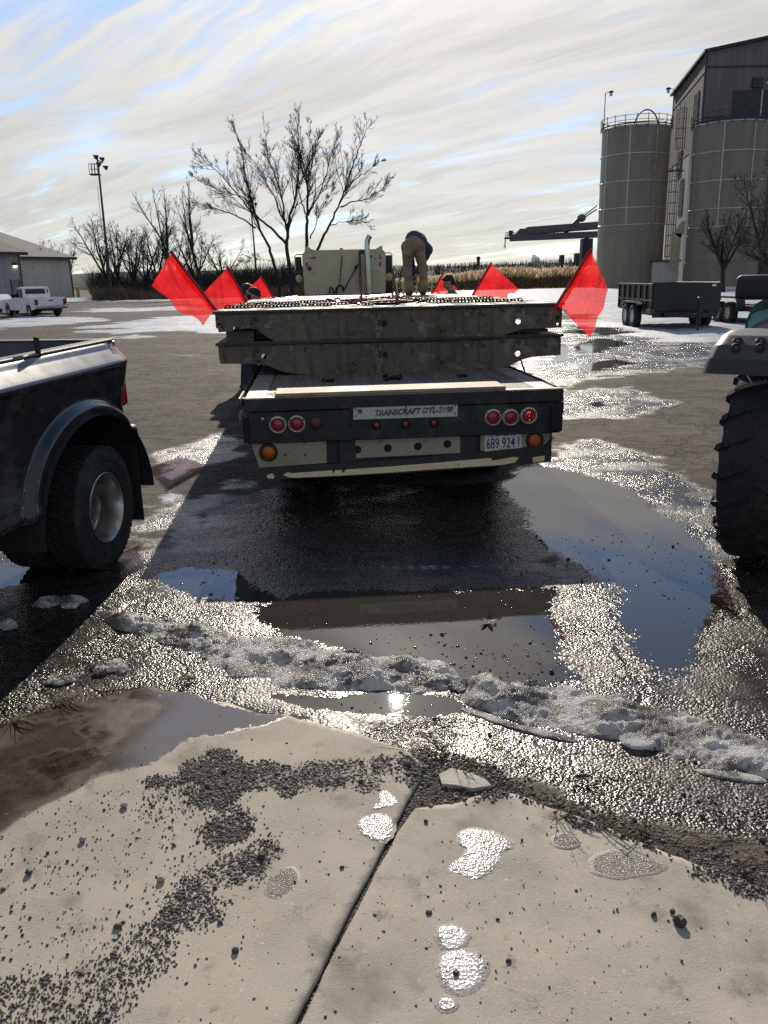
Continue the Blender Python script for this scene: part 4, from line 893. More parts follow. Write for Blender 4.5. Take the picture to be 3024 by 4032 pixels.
sp2 = steel_panel([(470,741),(700,733),(900,729),(1212,722),(1211,767),(1150,771),(1128,777),(1105,788),(1088,797),(1060,803),(1000,805),(850,809),(690,810),(640,808),(606,801),(575,789),(545,786),(476,786)],
    [(570,770,0.024,1.05),(832,767,0.026,1.0),(1119,764,0.028,1.0)], ZT2, 'lower of the two stacked rusty steel panels, lying on the trailer deck', (-0.86, 0.98))
sp1 = steel_panel([(463,672),(650,668),(844,666),(1030,662),(1215,658),(1213,708),(1168,709),(1132,711),(1108,717),(1085,726),(1060,734),(1020,738),(900,740),(760,743),(650,743),(600,740),(575,727),(556,713),(530,706),(505,706),(503,716),(472,718)],
    [(830,699,0.029,1.0),(1120,694,0.030,0.9),(468,689,0.012,1.0),(471,700,0.012,1.5),(526,701,0.0,1.0) if False else (1205,686,0.014,1.0),(1205,700,0.014,1.0)], ZT1, 'upper of the two stacked steel panels, carrying the chains and the bent worker', (-1.0, 0.98))
m_timb = mat('timber', (0.11, 0.09, 0.07), 0.85, var=0.4, vscale=14, bump=0.5)
for x0_, x1_, z0_, z1_, lab in ((tp(488, 735, YP)[0], tp(548, 735, YP)[0], ZT2, ZT2+0.10, 'timber block wedged between the panels at their left end'), (tp(1090, 718, YP)[0], tp(1187, 718, YP)[0], ZT2+0.018, ZT2+0.048, 'flat dark spacer jammed under the right end of the upper panel')):
    b = MB(); b.bx(x0_, x1_, YP+0.05, YP+0.42, z0_+0.001, z1_, 0.006); o = b.build('spacer_block', m_timb); o.matrix_world = TM; tag(o, lab, 'block')

# ------------------------------------------------------------------ chains and binders
m_chain = mat('chain_iron', (0.035, 0.028, 0.022), 0.5, metal=0.5, var=0.5, vscale=30)
m_binder = mat('binder_red', (0.17, 0.02, 0.018), 0.45, var=0.4, vscale=18, dirt=((0.06, 0.03, 0.02), 14, 0.5, 0.7))
m_handle = mat('handle_rust', (0.20, 0.07, 0.05), 0.6, var=0.4, vscale=18, dirt=((0.45, 0.42, 0.38), 25, 0.56, 0.8))
_tv = []; 
for i in range(14):
    a = 2*math.pi*i/14; c, s = math.cos(a), math.sin(a)
    px_ = c*0.0115+(0.010 if c > 0 else -0.010); py_ = s*0.0135
    for j in range(6):
        e_ = 2*math.pi*j/6; rr_ = 0.0052
        _tv.append((px_+c*rr_*math.cos(e_), py_+s*rr_*math.cos(e_), rr_*math.sin(e_)))
_tv = np.array(_tv); _tf = np.array([[i*6+j, ((i+1) % 14)*6+j, ((i+1) % 14)*6+(j+1) % 6, i*6+(j+1) % 6] for i in range(14) for j in range(6)])
def chain(path, label, grp, pitch=0.032, scale=1.0, seed=0):
    r3 = np.random.default_rng(seed); P = [np.array(p, float) for p in path]; d = np.r_[0, np.cumsum([np.linalg.norm(P[i+1]-P[i]) for i in range(len(P)-1)])]
    A = np.array(P); n = int(d[-1]/(pitch*scale)); S = (np.arange(n)+0.5)*pitch*scale
    C_ = np.stack([np.interp(S, d, A[:, k]) for k in range(3)], 1); C2 = np.stack([np.interp(S+0.004, d, A[:, k]) for k in range(3)], 1); C1 = np.stack([np.interp(S-0.004, d, A[:, k]) for k in range(3)], 1)
    vs, fs = [], []
    for i in range(n):
        tg = C2[i]-C1[i]; tg /= np.linalg.norm(tg)+1e-9
        up = np.array([0, 0, 1.0]) if abs(tg[2]) < 0.9 else np.array([0, 1.0, 0]); sd_ = np.cross(up, tg); sd_ /= np.linalg.norm(sd_); up = np.cross(tg, sd_)
        a = (i % 2)*math.pi/2 + r3.normal(0, 0.16) + 0.65; ca, sa = math.cos(a), math.sin(a)
        Y = sd_*ca+up*sa; Z = -sd_*sa+up*ca
        vs.append(C_[i]+(_tv[:, 0:1]*tg+_tv[:, 1:2]*Y+_tv[:, 2:3]*Z)*scale); fs.append(_tf+i*len(_tv))
    o = npmesh('chain', np.concatenate(vs), np.concatenate(fs), m_chain, smooth=True); o.matrix_world = TM
    return tag(o, label, 'chain', grp)
CG = 'load chains over the panels'
zc = ZT1+0.016; rc = random.Random(4)
def cpath(pts, y): return [(x, y+dy, zc+dz) for x, dy, dz in pts]
YC1 = YP+0.75; YC2 = YP+2.0; YC3 = YP+3.3
chain([(-1.53, YC1-0.06, 1.44)]+cpath([(-1.49, 0, 0.0), (-1.0, 0.03, 0.0), (-0.5, 0.03, .002), (-0.28, .03, .01)], YC1), 'front chain, its left run from the panel edge to the red binder', CG, seed=1, scale=1.12)
chain(cpath([(0.50, 0.03, 0.01), (0.9, 0.03, 0), (1.3, 0.0, 0), (1.45, -0.02, 0.004)], YC1)+[(1.49, YC1-0.03, 1.46)], 'front chain, its right run from the red binder to the panel edge', CG, seed=2, scale=1.12)
chain([(-1.55, YC2-0.03, 1.44)]+cpath([(-1.46, 0, 0), (-0.9, 0.05, 0), (-0.42, 0.05, 0.01)], YC2), 'second chain, its left run ending at the far binder', CG, seed=3, scale=1.12)
chain(cpath([(0.30, 0.1, 0.01), (0.55, 0.05, 0.01), (1.0, 0.05, 0), (1.42, 0.0, 0)], YC2)+[(1.5, YC2, 1.45)], 'second chain, its right run beyond the bent worker', CG, seed=4, scale=1.12)
chain(cpath([(-0.15, .0, .0), (-0.02, -.05, -.003), (0.12, -.02, -.003), (0.22, .04, -.003)], YC1-0.02), 'loose slack end of chain hanging under the front binder', CG, seed=6, scale=1.1)
chain(cpath([(0.10, .0, .0), (0.22, .08, .02), (0.34, -.05, .0), (0.5, .05, .0), (0.42, .2, .02), (0.2, .25, .0), (0.05, .35, .02), (-0.1, .3, .0)], YC1+0.7), 'loose heap of chain between the two binders', CG, seed=7, scale=1.12)
chain([(0.62, 6.0, ZT1+0.36), (0.615, 6.0, ZT1+0.2), (0.60, 5.98, ZT1+0.05), (0.54, 5.95, ZT1+0.016), (0.35, 5.9, ZT1+0.016)], 'short chain hanging from the hand of the bent worker', None, seed=8, scale=1.12)
def binder(x, y, z, L, hx, hl, tilt, label):
    root = empty('load_binder', TM @ Vector((x, y, z)), TYAW, label, 'load binder', 'red load binders on the chains')
    b = MB(); b.tube([(-L*.28, 0, 0), (-L*.1, 0, 0), (L*.1, 0, 0), (L*.28, 0, 0)], [0.016, 0.024, 0.024, 0.016], 12); b.build('barrel', m_binder, root)
    for s in (-1, 1):
        b = MB(); b.tube([(s*L*.26, 0, 0), (s*L*.36, 0, 0)], 0.012, 8); b.tube([(s*L*.36, 0, .012), (s*L*.40, 0, .026), (s*L*.44, 0, .012), (s*L*.43, 0, -.012), (s*L*.39, 0, -.016)], 0.010, 8)
        b.tube([(s*L*.44, -.01, -.005), (s*L*.52, -.015, .005), (s*L*.55, 0, .018), (s*L*.52, .015, .02)], [0.012, 0.017, 0.015, 0.008], 8); b.build('hook', m_binder, root)
    b = MB(); b.tube([(hx, 0, 0), (hx+tilt*0.3, 0.0, hl*.3), (hx+tilt, 0.01, hl)], [0.017, 0.012, 0.010], 10); b.blob((hx, 0, -0.005), (.05, .05, .06), 2); b.build('handle', m_handle, root)
    return root
binder(0.11, YC1+0.03, zc+0.01, 0.72, 0.10, 0.25, -0.045, 'near red load binder with a pale rusty handle standing up')
binder(-0.06, YC2+0.04, zc+0.01, 0.74, -0.02, 0.27, 0.0, 'far red load binder with a dark red handle standing up, behind the near one')
binder(0.22, YC2+0.75, zc+0.01, 0.5, 0.14, 0.07, -0.02, 'third red load binder lying by the feet of the bent worker')
b = MB(); a_ = tp(1125, 772, YP+0.15); c_ = tp(1137, 806, YP+0.15); b.tube([(a_[0], YP+.2, a_[1]), (c_[0], YP+.15, c_[1]-.02)], 0.008, 6)
o = b.build('strap', m_rub); o.matrix_world = TM; tag(o, 'thin black tie strap from the lower panel down to the right deck edge', 'strap')

# ------------------------------------------------------------------ red warning flags
m_flag = bpy.data.materials.new('flag_cloth'); m_flag.use_nodes = True
t = NT(m_flag.node_tree); nt_ = m_flag.node_tree
for nd in list(nt_.nodes): nt_.nodes.remove(nd)
df = t.n('ShaderNodeBsdfDiffuse'); df.inputs[0].default_value = (0.60, 0.016, 0.02, 1)
tl = t.n('ShaderNodeBsdfTranslucent'); tl.inputs[0].default_value = (0.85, 0.028, 0.032, 1)
tr = t.n('ShaderNodeBsdfTransparent'); tr.inputs[0].default_value = (1.0, 0.62, 0.62, 1)
m1 = t.n('ShaderNodeMixShader', i_0=0.66); t.l(df.outputs[0], m1.inputs[1]); t.l(tl.outputs[0], m1.inputs[2])
oc = t.n('ShaderNodeTexCoord').outputs['Object']
fd = t.rng(t.noise(oc, 4.5, 6, .65), .35, .7); t.l(t.mix(fd, (0.60, 0.016, 0.02, 1), (0.40, 0.012, 0.016, 1)), df.inputs[0]); t.l(t.mix(fd, (0.88, 0.03, 0.034, 1), (0.62, 0.018, 0.022, 1)), tl.inputs[0])
fb = t.n('ShaderNodeBump'); fb.inputs['Distance'].default_value = .02; fb.inputs['Strength'].default_value = .6; t.l(t.noise(oc, 14, 4, .6, 1.0), fb.inputs['Height']); t.l(fb.outputs[0], df.inputs['Normal']); t.l(fb.outputs[0], tl.inputs['Normal'])
m2 = t.n('ShaderNodeMixShader'); t.l(t.math('ADD', 0.20, t.math('MULTIPLY', t.noise(oc, 9, 4), 0.12)), m2.inputs[0]); t.l(m1.outputs[0], m2.inputs[1]); t.l(tr.outputs[0], m2.inputs[2])
om = t.n('ShaderNodeOutputMaterial'); t.l(m2.outputs[0], om.inputs[0])
m_fpole = mat('flag_staff', (0.42, 0.03, 0.03), 0.5, var=0.3, vscale=20)
def flag(base, tip, outer, low, Y, label, bulge=0.04, dy=(0, 0, 0.15, 0.15), hem=0.07, crease=0.0):
    """photo corners in full-size pixels: staff base, staff tip, two free corners of the cloth"""
    B, Tp, O, L = [V(at(p[0], p[1], Y+d)) for p, d in zip((base, tip, outer, low), dy)]
    root = empty('warning_flag', B, 0, label, 'flag', 'red warning flags round the load')
    Tp, O, L = Tp-B, O-B, L-B; B0 = Vector((0, 0, 0))
    low_on = B0
    def S(u, v):                                           # u along the staff, v away from it
        a = low_on.lerp(Tp, u); c = L.lerp(O, u); p = a.lerp(c, v)
        nrm = (Tp-low_on).cross(L-low_on).normalized()
        return p + nrm*(bulge*math.sin(math.pi*v)*(0.6+0.4*math.sin(3*u+1)) + 0.026*math.sin(8*v+5*u+bulge*90)*v + 0.017*math.sin(15*u-6*v+1)*v*(1-.4*u) + 0.009*math.sin(23*v+9*u) + 0.022*math.sin(4*v-7*u*v)*v*v + crease*math.exp(-((v-0.35-0.2*u)/0.06)**2))
    b = MB(); b.grid(S, 26, 26); b.build('cloth', m_flag, root, ang=0 or 60, recalc=False)
    b = MB(); b.grid(lambda u, v: S(u, v*hem)+Vector((0, -0.006, 0)), 12, 2); b.build('sleeve', m_flag, root, recalc=False)
    d = Tp.normalized(); b = MB(); b.tube([-d*0.05, Tp+d*0.015], 0.014, 8); b.build('staff', m_fpole, root)
    return root
flag((846,1216),(676,994),(597,1125),(799,1285),YP+6.28+0.15,'largest left flag, at the near left corner of the load',0.03,(0,-.15,.05,.15),0.16)
flag((975,1196),(897,1054),(790,1165),(850,1240),11.0,'second left flag, half hidden behind the largest one',0.03,(0,-.2,.1,.2),0.10)
flag((1083,1178),(1028,1090),(975,1140),(1010,1200),14.0,'small far left flag beside the cab',0.03,(0,-.2,.1,.2),0.08)
flag((2193,1200),(2325,985),(2395,1145),(2325,1330),YP+6.28+0.02,'largest right flag, hanging at the near right corner of the load',-0.06,(0,-.1,.0,.1),0.10,0.03)
flag((1858,1167),(1933,1037),(2041,1136),(1985,1186),12.2,'middle right flag over the reeds and snow',-0.03,(0,-.2,.1,.2),0.05)
flag((1692,1170),(1744,1078),(1800,1135),(1770,1180),16.2,'small far right flag behind the man in the checked shirt',-0.03,(0,-.2,.1,.2),0.05)

# ------------------------------------------------------------------ road tractor
m_cab = mat('cab_cream', (0.47, 0.405, 0.26), 0.4, var=0.1, vscale=2, coat=0.3, dirt=((0.20, 0.18, 0.14), 3, 0.6, 0.4))
m_chrome = mat('chrome', (0.42, 0.41, 0.40), 0.16, metal=1.0, var=0.1)
m_tred = mat('tape_red', (0.36, 0.03, 0.03), 0.4); m_twh = mat('tape_white', (0.55, 0.53, 0.48), 0.4)
m_glass = mat('dark_glass', (0.02, 0.025, 0.03), 0.05, spec=0.6)
CYL = 15.8
cabo = empty('semi_tractor', TM @ Vector((0, CYL, 0)), TYAW, 'cream sleeper cab truck seen from behind with one tall bent exhaust stack', 'truck')
def cp(px, py): return tp(px, py, CYL)
xl, zt = cp(652, 541); xr, _ = cp(833, 536); zb = cp(740, 634)[1]
xc = (xl+xr)/2; w2 = (xr-xl)/2
out_ = []
for cx_, cz_, a0 in ((xl+.10, zb+.05, 180), (xr-.10, zb+.05, 270), (xr-.16, zt-.16, 0), (xl+.16, zt-.16, 90)):
    rad_ = .16 if cz_ > zb+.3 else .08
    for k in range(6): out_.append((cx_+math.cos(R_(a0+18*k))*rad_, cz_+math.sin(R_(a0+18*k))*rad_))
b = MB(); b.prism(out_, 2.3); bmesh.ops.recalc_face_normals(b.bm, faces=b.bm.faces); b.build('cab', m_cab, cabo, ang=35)
b = MB(); b.prism([(xl+.16, 1.1), (xr-.16, 1.1), (xr-.22, zt-.75), (xl+.22, zt-.75)], 2.1, Matrix.Translation((0, 2.3, 0))); b.build('hood', m_cab, cabo)
b = MB(); b.prism([(xl+.15, zt-.75), (xr-.15, zt-.75), (xr-.2, zt-.25), (xl+.2, zt-.25)], 0.02, Matrix.Translation((0, 2.31, 0))); b.build('windscreen', m_glass, cabo)
for pts in ([(659,536),(664,531),(672,538),(680,541),(660,545)], [(806,541),(822,531),(826,531),(826,545),(812,545)]):
    b = MB(); b.prism([cp(*p) for p in pts], 0.5, Matrix.Translation((0, -0.02, 0))); b.build('roof_fin', m_cab, cabo)
x, z = cp(794, 545)
def wpt(px, py, y=-0.16):
    x, z = tp(px, py, CYL+y); return (x, y, z)
b = MB(); b.tube([wpt(797, 634), wpt(794, 560), wpt(793, 530), wpt(793.5, 521), wpt(796, 514), wpt(799, 509)], 0.068, 16, cap=False); b.build('exhaust_stack', m_chrome, cabo, ang=50)
b = MB(); b.bar(wpt(779, 628), wpt(777, 544), 0.05); b.bar(wpt(776, 545), wpt(786, 544), 0.05, 0.10); b.build('stack_guard', m_black, cabo)
for px, py, dx, m_ in ((667,553,1,m_twh),(677,556,1,m_tred),(663,561,0,m_twh),(663,572,0,m_tred),(806,553,1,m_twh),(799,554,1,m_tred),(821,555,0,m_tred),(821,561,0,m_twh),(821,570,0,m_tred)):
    x, z = cp(px, py); b = MB(); b.box((x, -0.004, z), (0.12 if dx else 0.05, 0.006, 0.05 if dx else 0.12)); b.build('reflective_tape', m_, cabo)
x, z = cp(669, 580); b = MB(); b.cyl((x, 0, z), (x, -0.03, z), 0.05, 20); b.build('vent_cap', m_frame, cabo)
for px, py in ((674,554.5),(674,588),(813,554),(812,585)):
    x, z = cp(px, py); b = MB(); b.bar((x-.07, -0.03, z), (x+.07, -0.03, z), 0.02); b.build('grab_handle', m_ring, cabo)
b = MB(); b.tube([wpt(739, 552, -.04), wpt(737, 575, -.08), wpt(734, 610, -.1)], 0.013, 6); b.tube([wpt(725, 634, -.1), wpt(728, 622, -.12), wpt(734, 615, -.12), wpt(740, 620, -.12), wpt(743, 630, -.1)], 0.03, 8); b.tube([wpt(743, 628, -.1), wpt(756, 602, -.1), wpt(775, 570, -.05)], 0.014, 6); b.tube([wpt(712, 634, -.1), wpt(713, 620, -.12), wpt(718, 622, -.12), wpt(721, 634, -.1)], 0.02, 8); b.tube([wpt(767, 580, -.08), wpt(770, 574, -.06)], 0.03, 8); b.build('air_hose', m_rub, cabo)
for s, (mx, my, bx_, by_) in ((-1, (645,575,648,588)), (1, (840,571,839,592))):
    x, z = tp(mx, my, CYL+1.65)
    b = MB(); b.bx(x-.085, x+.085, 1.6, 1.7, z-.21, z+.24, 0.02); mm = b.build('mirror', m_black, cabo)
    b = MB(); b.tube([(xc+s*(w2-.02), 1.65, z+.30), (x+s*.05, 1.65, z+.30), (x+s*.09, 1.65, z+.26), (x+s*.09, 1.65, z-.1)], 0.014, 6); b.build('mirror_arm', m_chrome, mm)
    b = MB(); b.blob((x+s*.0, 1.62, z-.33), (.19, .06, .22), 3); b.build('round_mirror', m_cab, mm)
for px, r, hgt in ((683,.05,.05),(713,.04,.03),(722,.04,.03),(732,.04,.03),(743,.06,.10)):
    x, z = cp(px, 540); b = MB(); b.blob((x, 1.7, zt+hgt*.4), (r*2, r*2, hgt*1.6), 2); b.build('roof_lamp', m_cab, cabo)
b = MB(); b.bx(-0.45, -0.32, -1.8, 5.0, 0.75, 1.02); b.bx(0.32, 0.45, -1.8, 5.0, 0.75, 1.02); b.bx(-1.1, 1.1, -0.9, -0.05, 1.40, 1.44, .005); b.build('chassis', m_black, cabo)
for yy in (-1.6, -0.25, 3.6):
    for s in (-1, 1):
        for k, xx in enumerate(((1.02, 0.70) if yy < 2 else (1.0,))):
            b = MB(); tyre(b, 0.5, 0.29, 0.27, YM(s*xx, yy, 0.5)); wl = b.build('wheel', m_tyre, cabo, ang=40)
            if k == 0: b = MB(); rim(b, 0.29, 0.27, YM(s*xx, yy, 0.5, s), 0.12); b.build('rim', m_chrome, wl, ang=40)

# ------------------------------------------------------------------ people
def cap_tube(mb, a, b, r0, r1, n=12):
    a = Vector(a); b = Vector(b); d = (b-a); L = d.length
    if L < 1e-6: return mb.blob(a, (2*r0, 2*r0, 2*r0), 2)
    d.normalize(); pts, rs = [], []
    for k in range(4): s = math.sin(R_(8+k*27.3)); pts.append(a-d*r0*math.cos(R_(8+k*27.3))); rs.append(r0*s)
    for k in range(4): s = math.sin(R_(90-k*27.3)); pts.append(b+d*r1*math.sin(R_(k*27.3))); rs.append(max(r1*s, 0.001))
    return mb.tube(pts, rs, n)
def fuse(mb, vox, smooth=6):
    me = bpy.data.meshes.new('tmp'); bmesh.ops.recalc_face_normals(mb.bm, faces=mb.bm.faces); mb.bm.to_mesh(me); mb.bm.free()
    ob = bpy.data.objects.new('tmp', me); col.objects.link(ob)
    m = ob.modifiers.new('r', 'REMESH'); m.mode = 'VOXEL'; m.voxel_size = vox
    s = ob.modifiers.new('s', 'SMOOTH'); s.iterations = smooth; s.factor = 0.5
    bpy.context.view_layer.update(); dg = bpy.context.evaluated_depsgraph_get()
    out = bpy.data.meshes.new_from_object(ob.evaluated_get(dg)); bpy.data.objects.remove(ob)
    out.polygons.foreach_set('use_smooth', np.ones(len(out.polygons), bool)); out.materials.clear(); return out
m_skin = mat('skin', (0.42, 0.24, 0.17), 0.55, var=0.15, vscale=10)
m_hair = mat('dark_hair', (0.018, 0.013, 0.010), 0.6, var=0.4, vscale=60, bump=0.8, bscale=150)
m_eye = mat('eye', (0.03, 0.02, 0.015), 0.2)
m_navy = mat('navy_denim', (0.020, 0.027, 0.048), 0.85, var=0.35, vscale=8, bump=0.5, bscale=25)
m_tan = mat('tan_canvas', (0.25, 0.19, 0.125), 0.85, var=0.3, vscale=7, bump=1.0, bscale=14)
m_purple = mat('purple_fleece', (0.060, 0.048, 0.10), 0.9, var=0.3, vscale=7, bump=1.0, bscale=14)
m_boot = mat('boot_leather', (0.085, 0.06, 0.04), 0.7, var=0.3, vscale=15)
m_glove = mat('dark_glove', (0.05, 0.04, 0.035), 0.8)
m_jack = mat('black_jacket', (0.018, 0.019, 0.023), 0.8, var=0.3, vscale=8, bump=0.4, bscale=22)
m_capm = mat('dark_cap', (0.018, 0.018, 0.022), 0.8, var=0.2)
m_plaid = bpy.data.materials.new('checked_cloth'); m_plaid.use_nodes = True
t = NT(m_plaid.node_tree); p_ = m_plaid.node_tree.nodes['Principled BSDF']; oc = t.n('ShaderNodeTexCoord').outputs['Object']; sx = t.n('ShaderNodeSeparateXYZ'); t.l(oc, sx.inputs[0])
w1 = t.rng(t.math('SINE', t.math('MULTIPLY', sx.outputs[2], 62)), 0.55, 0.8); w2_ = t.rng(t.math('SINE', t.math('MULTIPLY', t.math('ADD', sx.outputs[0], sx.outputs[1]), 58)), 0.55, 0.8)
t.l(t.mix(t.math('MULTIPLY', t.math('ADD', w1, w2_), 0.45), (0.022, 0.028, 0.042, 1), (0.16, 0.18, 0.22, 1)), p_.inputs['Base Color']); p_.inputs['Roughness'].default_value = 0.9
def hand(mb, w, d, side, curl=0.9, s=1.0):
    """palm at the wrist w, fingers along d, five fingers curled"""
    w = Vector(w); d = Vector(d).normalized(); sd_ = Vector(side).normalized(); nrm = d.cross(sd_).normalized()
    pc = w+d*0.045*s
    for q in (-1, -.33, .33, 1): cap_tube(mb, w+sd_*q*0.022*s, w+d*0.085*s+sd_*q*0.030*s, 0.014*s, 0.013*s, 8)
    for q, L in zip((-1, -.33, .33, 1), (0.062, 0.078, 0.084, 0.074)):
        k = w+d*0.088*s+sd_*q*0.032*s; dd = d.copy()
        for j in range(3):
            dd = (dd+nrm*curl*0.55).normalized(); k2 = k+dd*L*s*(.42, .32, .26)[j]; cap_tube(mb, k, k2, (0.0105-.001*j)*s, (0.0098-.001*j)*s, 8); k = k2
    th = w+d*0.025*s-sd_*0.030*s; t1 = th+(d*0.6-sd_*0.8+nrm*.4).normalized()*0.042*s; t2 = t1+(d*0.9-sd_*.1+nrm*.7).normalized()*0.036*s
    cap_tube(mb, th, t1, 0.014*s, 0.012*s, 8); cap_tube(mb, t1, t2, 0.012*s, 0.0095*s, 8)
def head(mb, c, fwd, up, s=1.0):
    """skull, jaw, nose, lips, ears round the centre c"""
    f = Vector(fwd).normalized(); u = Vector(up); u = (u-f*u.dot(f)).normalized(); r = f.cross(u); c = Vector(c)
    Rm = Matrix((r, f, u)).transposed()
    P = lambda x, y, z: c+(r*x+f*y+u*z)*s
    mb.blob(P(0, -.008, .03), (.155*s, .192*s, .185*s), 3, 0, Rm); mb.blob(P(0, .022, -.045), (.125*s, .150*s, .150*s), 3, 0, Rm)
    mb.blob(P(0, .062, -.095), (.070*s, .060*s, .050*s), 2, 0, Rm)                    # chin
    cap_tube(mb, P(0, .088, .018), P(0, .112, -.024), .011*s, .017*s, 8); mb.blob(P(0, .086, -.064), (.054*s, .03*s, .022*s), 2, 0, Rm)
    mb.blob(P(0, .080, .03), (.11*s, .03*s, .028*s), 2, 0, Rm)                         # brow
    for q in (-1, 1): mb.blob(P(q*.077, -.012, -.012), (.020*s, .045*s, .065*s), 2, 0, Rm); mb.blob(P(q*.042, .070, -.02), (.045*s, .04*s, .04*s), 2, 0, Rm)
    return P, Rm
def person(label, loc, yaw, body, clothes, headp, hairf, group=None):
    root = empty('person', loc, yaw, label, 'person', group)
    b = MB()
    for a in body['limbs']: cap_tube(b, *a)
    for h in body['hands']: hand(b, *h)
    P, Rm = head(b, *headp)
    bo_ = link('body', fuse(b, 0.0065, 4), m_skin, root)
    for nm, m_, parts, vox in clothes:
        b = MB()
        for a in parts:
            if len(a) == 4: cap_tube(b, *a)
            elif len(a) == 2: b.blob(a[0], a[1], 3)
            else: b.blob(a[0], a[1], 3, 0, a[2])
        link(nm, fuse(b, vox, 5), m_, root)
    for q in (-1, 1):
        b = MB(); b.blob(P(q*.032, .084, .008), (.022, .016, .014), 2); b.build('eye', m_eye, root)
    hairf(root, P, Rm)
    return root
def hair_short(root, P, Rm):
    b = MB(); b.blob(P(0, -.022, .055), (.172, .195, .170), 3, .003, Rm); b.blob(P(0, -.055, -.005), (.158, .12, .15), 3, .003, Rm); b.blob(P(0, .055, .105), (.12, .07, .05), 2, .003, Rm)
    link('hair', fuse(b, 0.007, 2), m_hair, root)
def hair_cap(root, P, Rm):
    b = MB(); b.blob(P(0, -.055, -.02), (.158, .11, .10), 3, .002, Rm); link('hair', fuse(b, 0.007, 2), m_hair, root)
    b = MB(); b.blob(P(0, -.005, .058), (.176, .210, .155), 3, 0, Rm); b.blob(P(0, .125, .038), (.150, .130, .018), 3, 0, Rm); b.blob(P(0, .0, .135), (.016, .016, .012), 2, 0, Rm)
    link('cap', fuse(b, 0.006, 2), m_capm, root)
# the worker bent over the load; feet apart, torso folded away from the viewer and to the right
fc = TM @ Vector(((tp(885, 640, 7.4)[0]+tp(913, 640, 7.4)[0])/2, 7.4, ZT1))
LA, RA = (-.105, 0, .07), (.108, 0, .07); LK, RK = (-.132, .035, .40), (.118, .035, .40); LH, RH = (-.115, .03, .735), (.045, .03, .735)
PV = (-.035, .04, .775); WA = (.0, .17, .845); CH = (.075, .36, .815); NK = (.13, .53, .70); HD = (.15, .62, .58)
SL, SR = (-.06, .47, .72), (.235, .40, .70); EL, ER = (-.02, .44, .44), (.205, .40, .60); WL, WR = (.005, .38, .27), (.06, .36, .32)
legs = [(LA, LK, .05, .055), (LK, LH, .066, .095), (RA, RK, .055, .062), (RK, RH, .066, .095), (LH, PV, .10, .11), (RH, PV, .10, .11)]
arms = [(SL, EL, .055, .045), (EL, WL, .042, .032), (SR, ER, .055, .045), (ER, WR, .042, .032)]
trunk = [(PV, WA, .125, .13), (WA, CH, .13, .145), (CH, NK, .12, .06), (NK, HD, .05, .05), (SL, CH, .06, .09), (SR, CH, .06, .09)]
person('man in tan trousers and a dark purple hooded top bent double on the load', fc, TYAW,
    dict(limbs=legs+arms+trunk+[(LA, (-.115, .13, .035), .04, .035), (RA, (.118, .13, .035), .04, .035)], hands=[(WL, (0, -.05, -1), (1, 0, 0), 1.3), (WR, (-.4, -.05, -1), (1, .2, 0), 1.3)]),
    [('trousers', m_tan, [((-.108, 0, .10), LK, .070, .066), (LK, LH, .070, .108), ((.112, 0, .10), RK, .070, .066), (RK, RH, .070, .108), (LH, PV, .118, .125), (RH, PV, .118, .125), (PV, (-.01, .10, .80), .13, .13), ((-.035, -.02, .74), (.25, .2, .22)), (LK, (-.122, .0, .30), .073, .070), ((-.112, .0, .15), (-.108, .0, .10), .082, .084), (RK, (.116, .0, .28), .073, .07), ((.112, .0, .15), (.112, .0, .10), .082, .084), ((-.14, -.03, .62), (-.11, -.03, .66), .07, .08)], 0.010),
     ('hooded_top', m_purple, [((-.025, .10, .80), WA, .142, .150), (WA, CH, .152, .165), (CH, NK, .145, .10), (SL, EL, .082, .066), (EL, (.0, .39, .32), .064, .052), (SR, ER, .088, .074), (ER, (.075, .365, .36), .066, .05), (SL, CH, .085, .12), (SR, CH, .10, .13), ((.13, .50, .74), (.22, .2, .2))], 0.010),
     ('boot', m_boot, [((-.105, -.035, .04), (-.118, .15, .035), .052, .045), ((-.105, 0, .05), (-.105, 0, .15), .06, .06)], 0.009),
     ('boot', m_boot, [((.108, -.035, .04), (.122, .15, .035), .052, .045), ((.108, 0, .05), (.108, 0, .15), .06, .06)], 0.009),
     ('glove', m_glove, [((.003, .375, .29), (.006, .368, .18), .043, .047)], 0.008)],
    (HD, (.1, .35, -.9), (0, .9, .4)), hair_short)
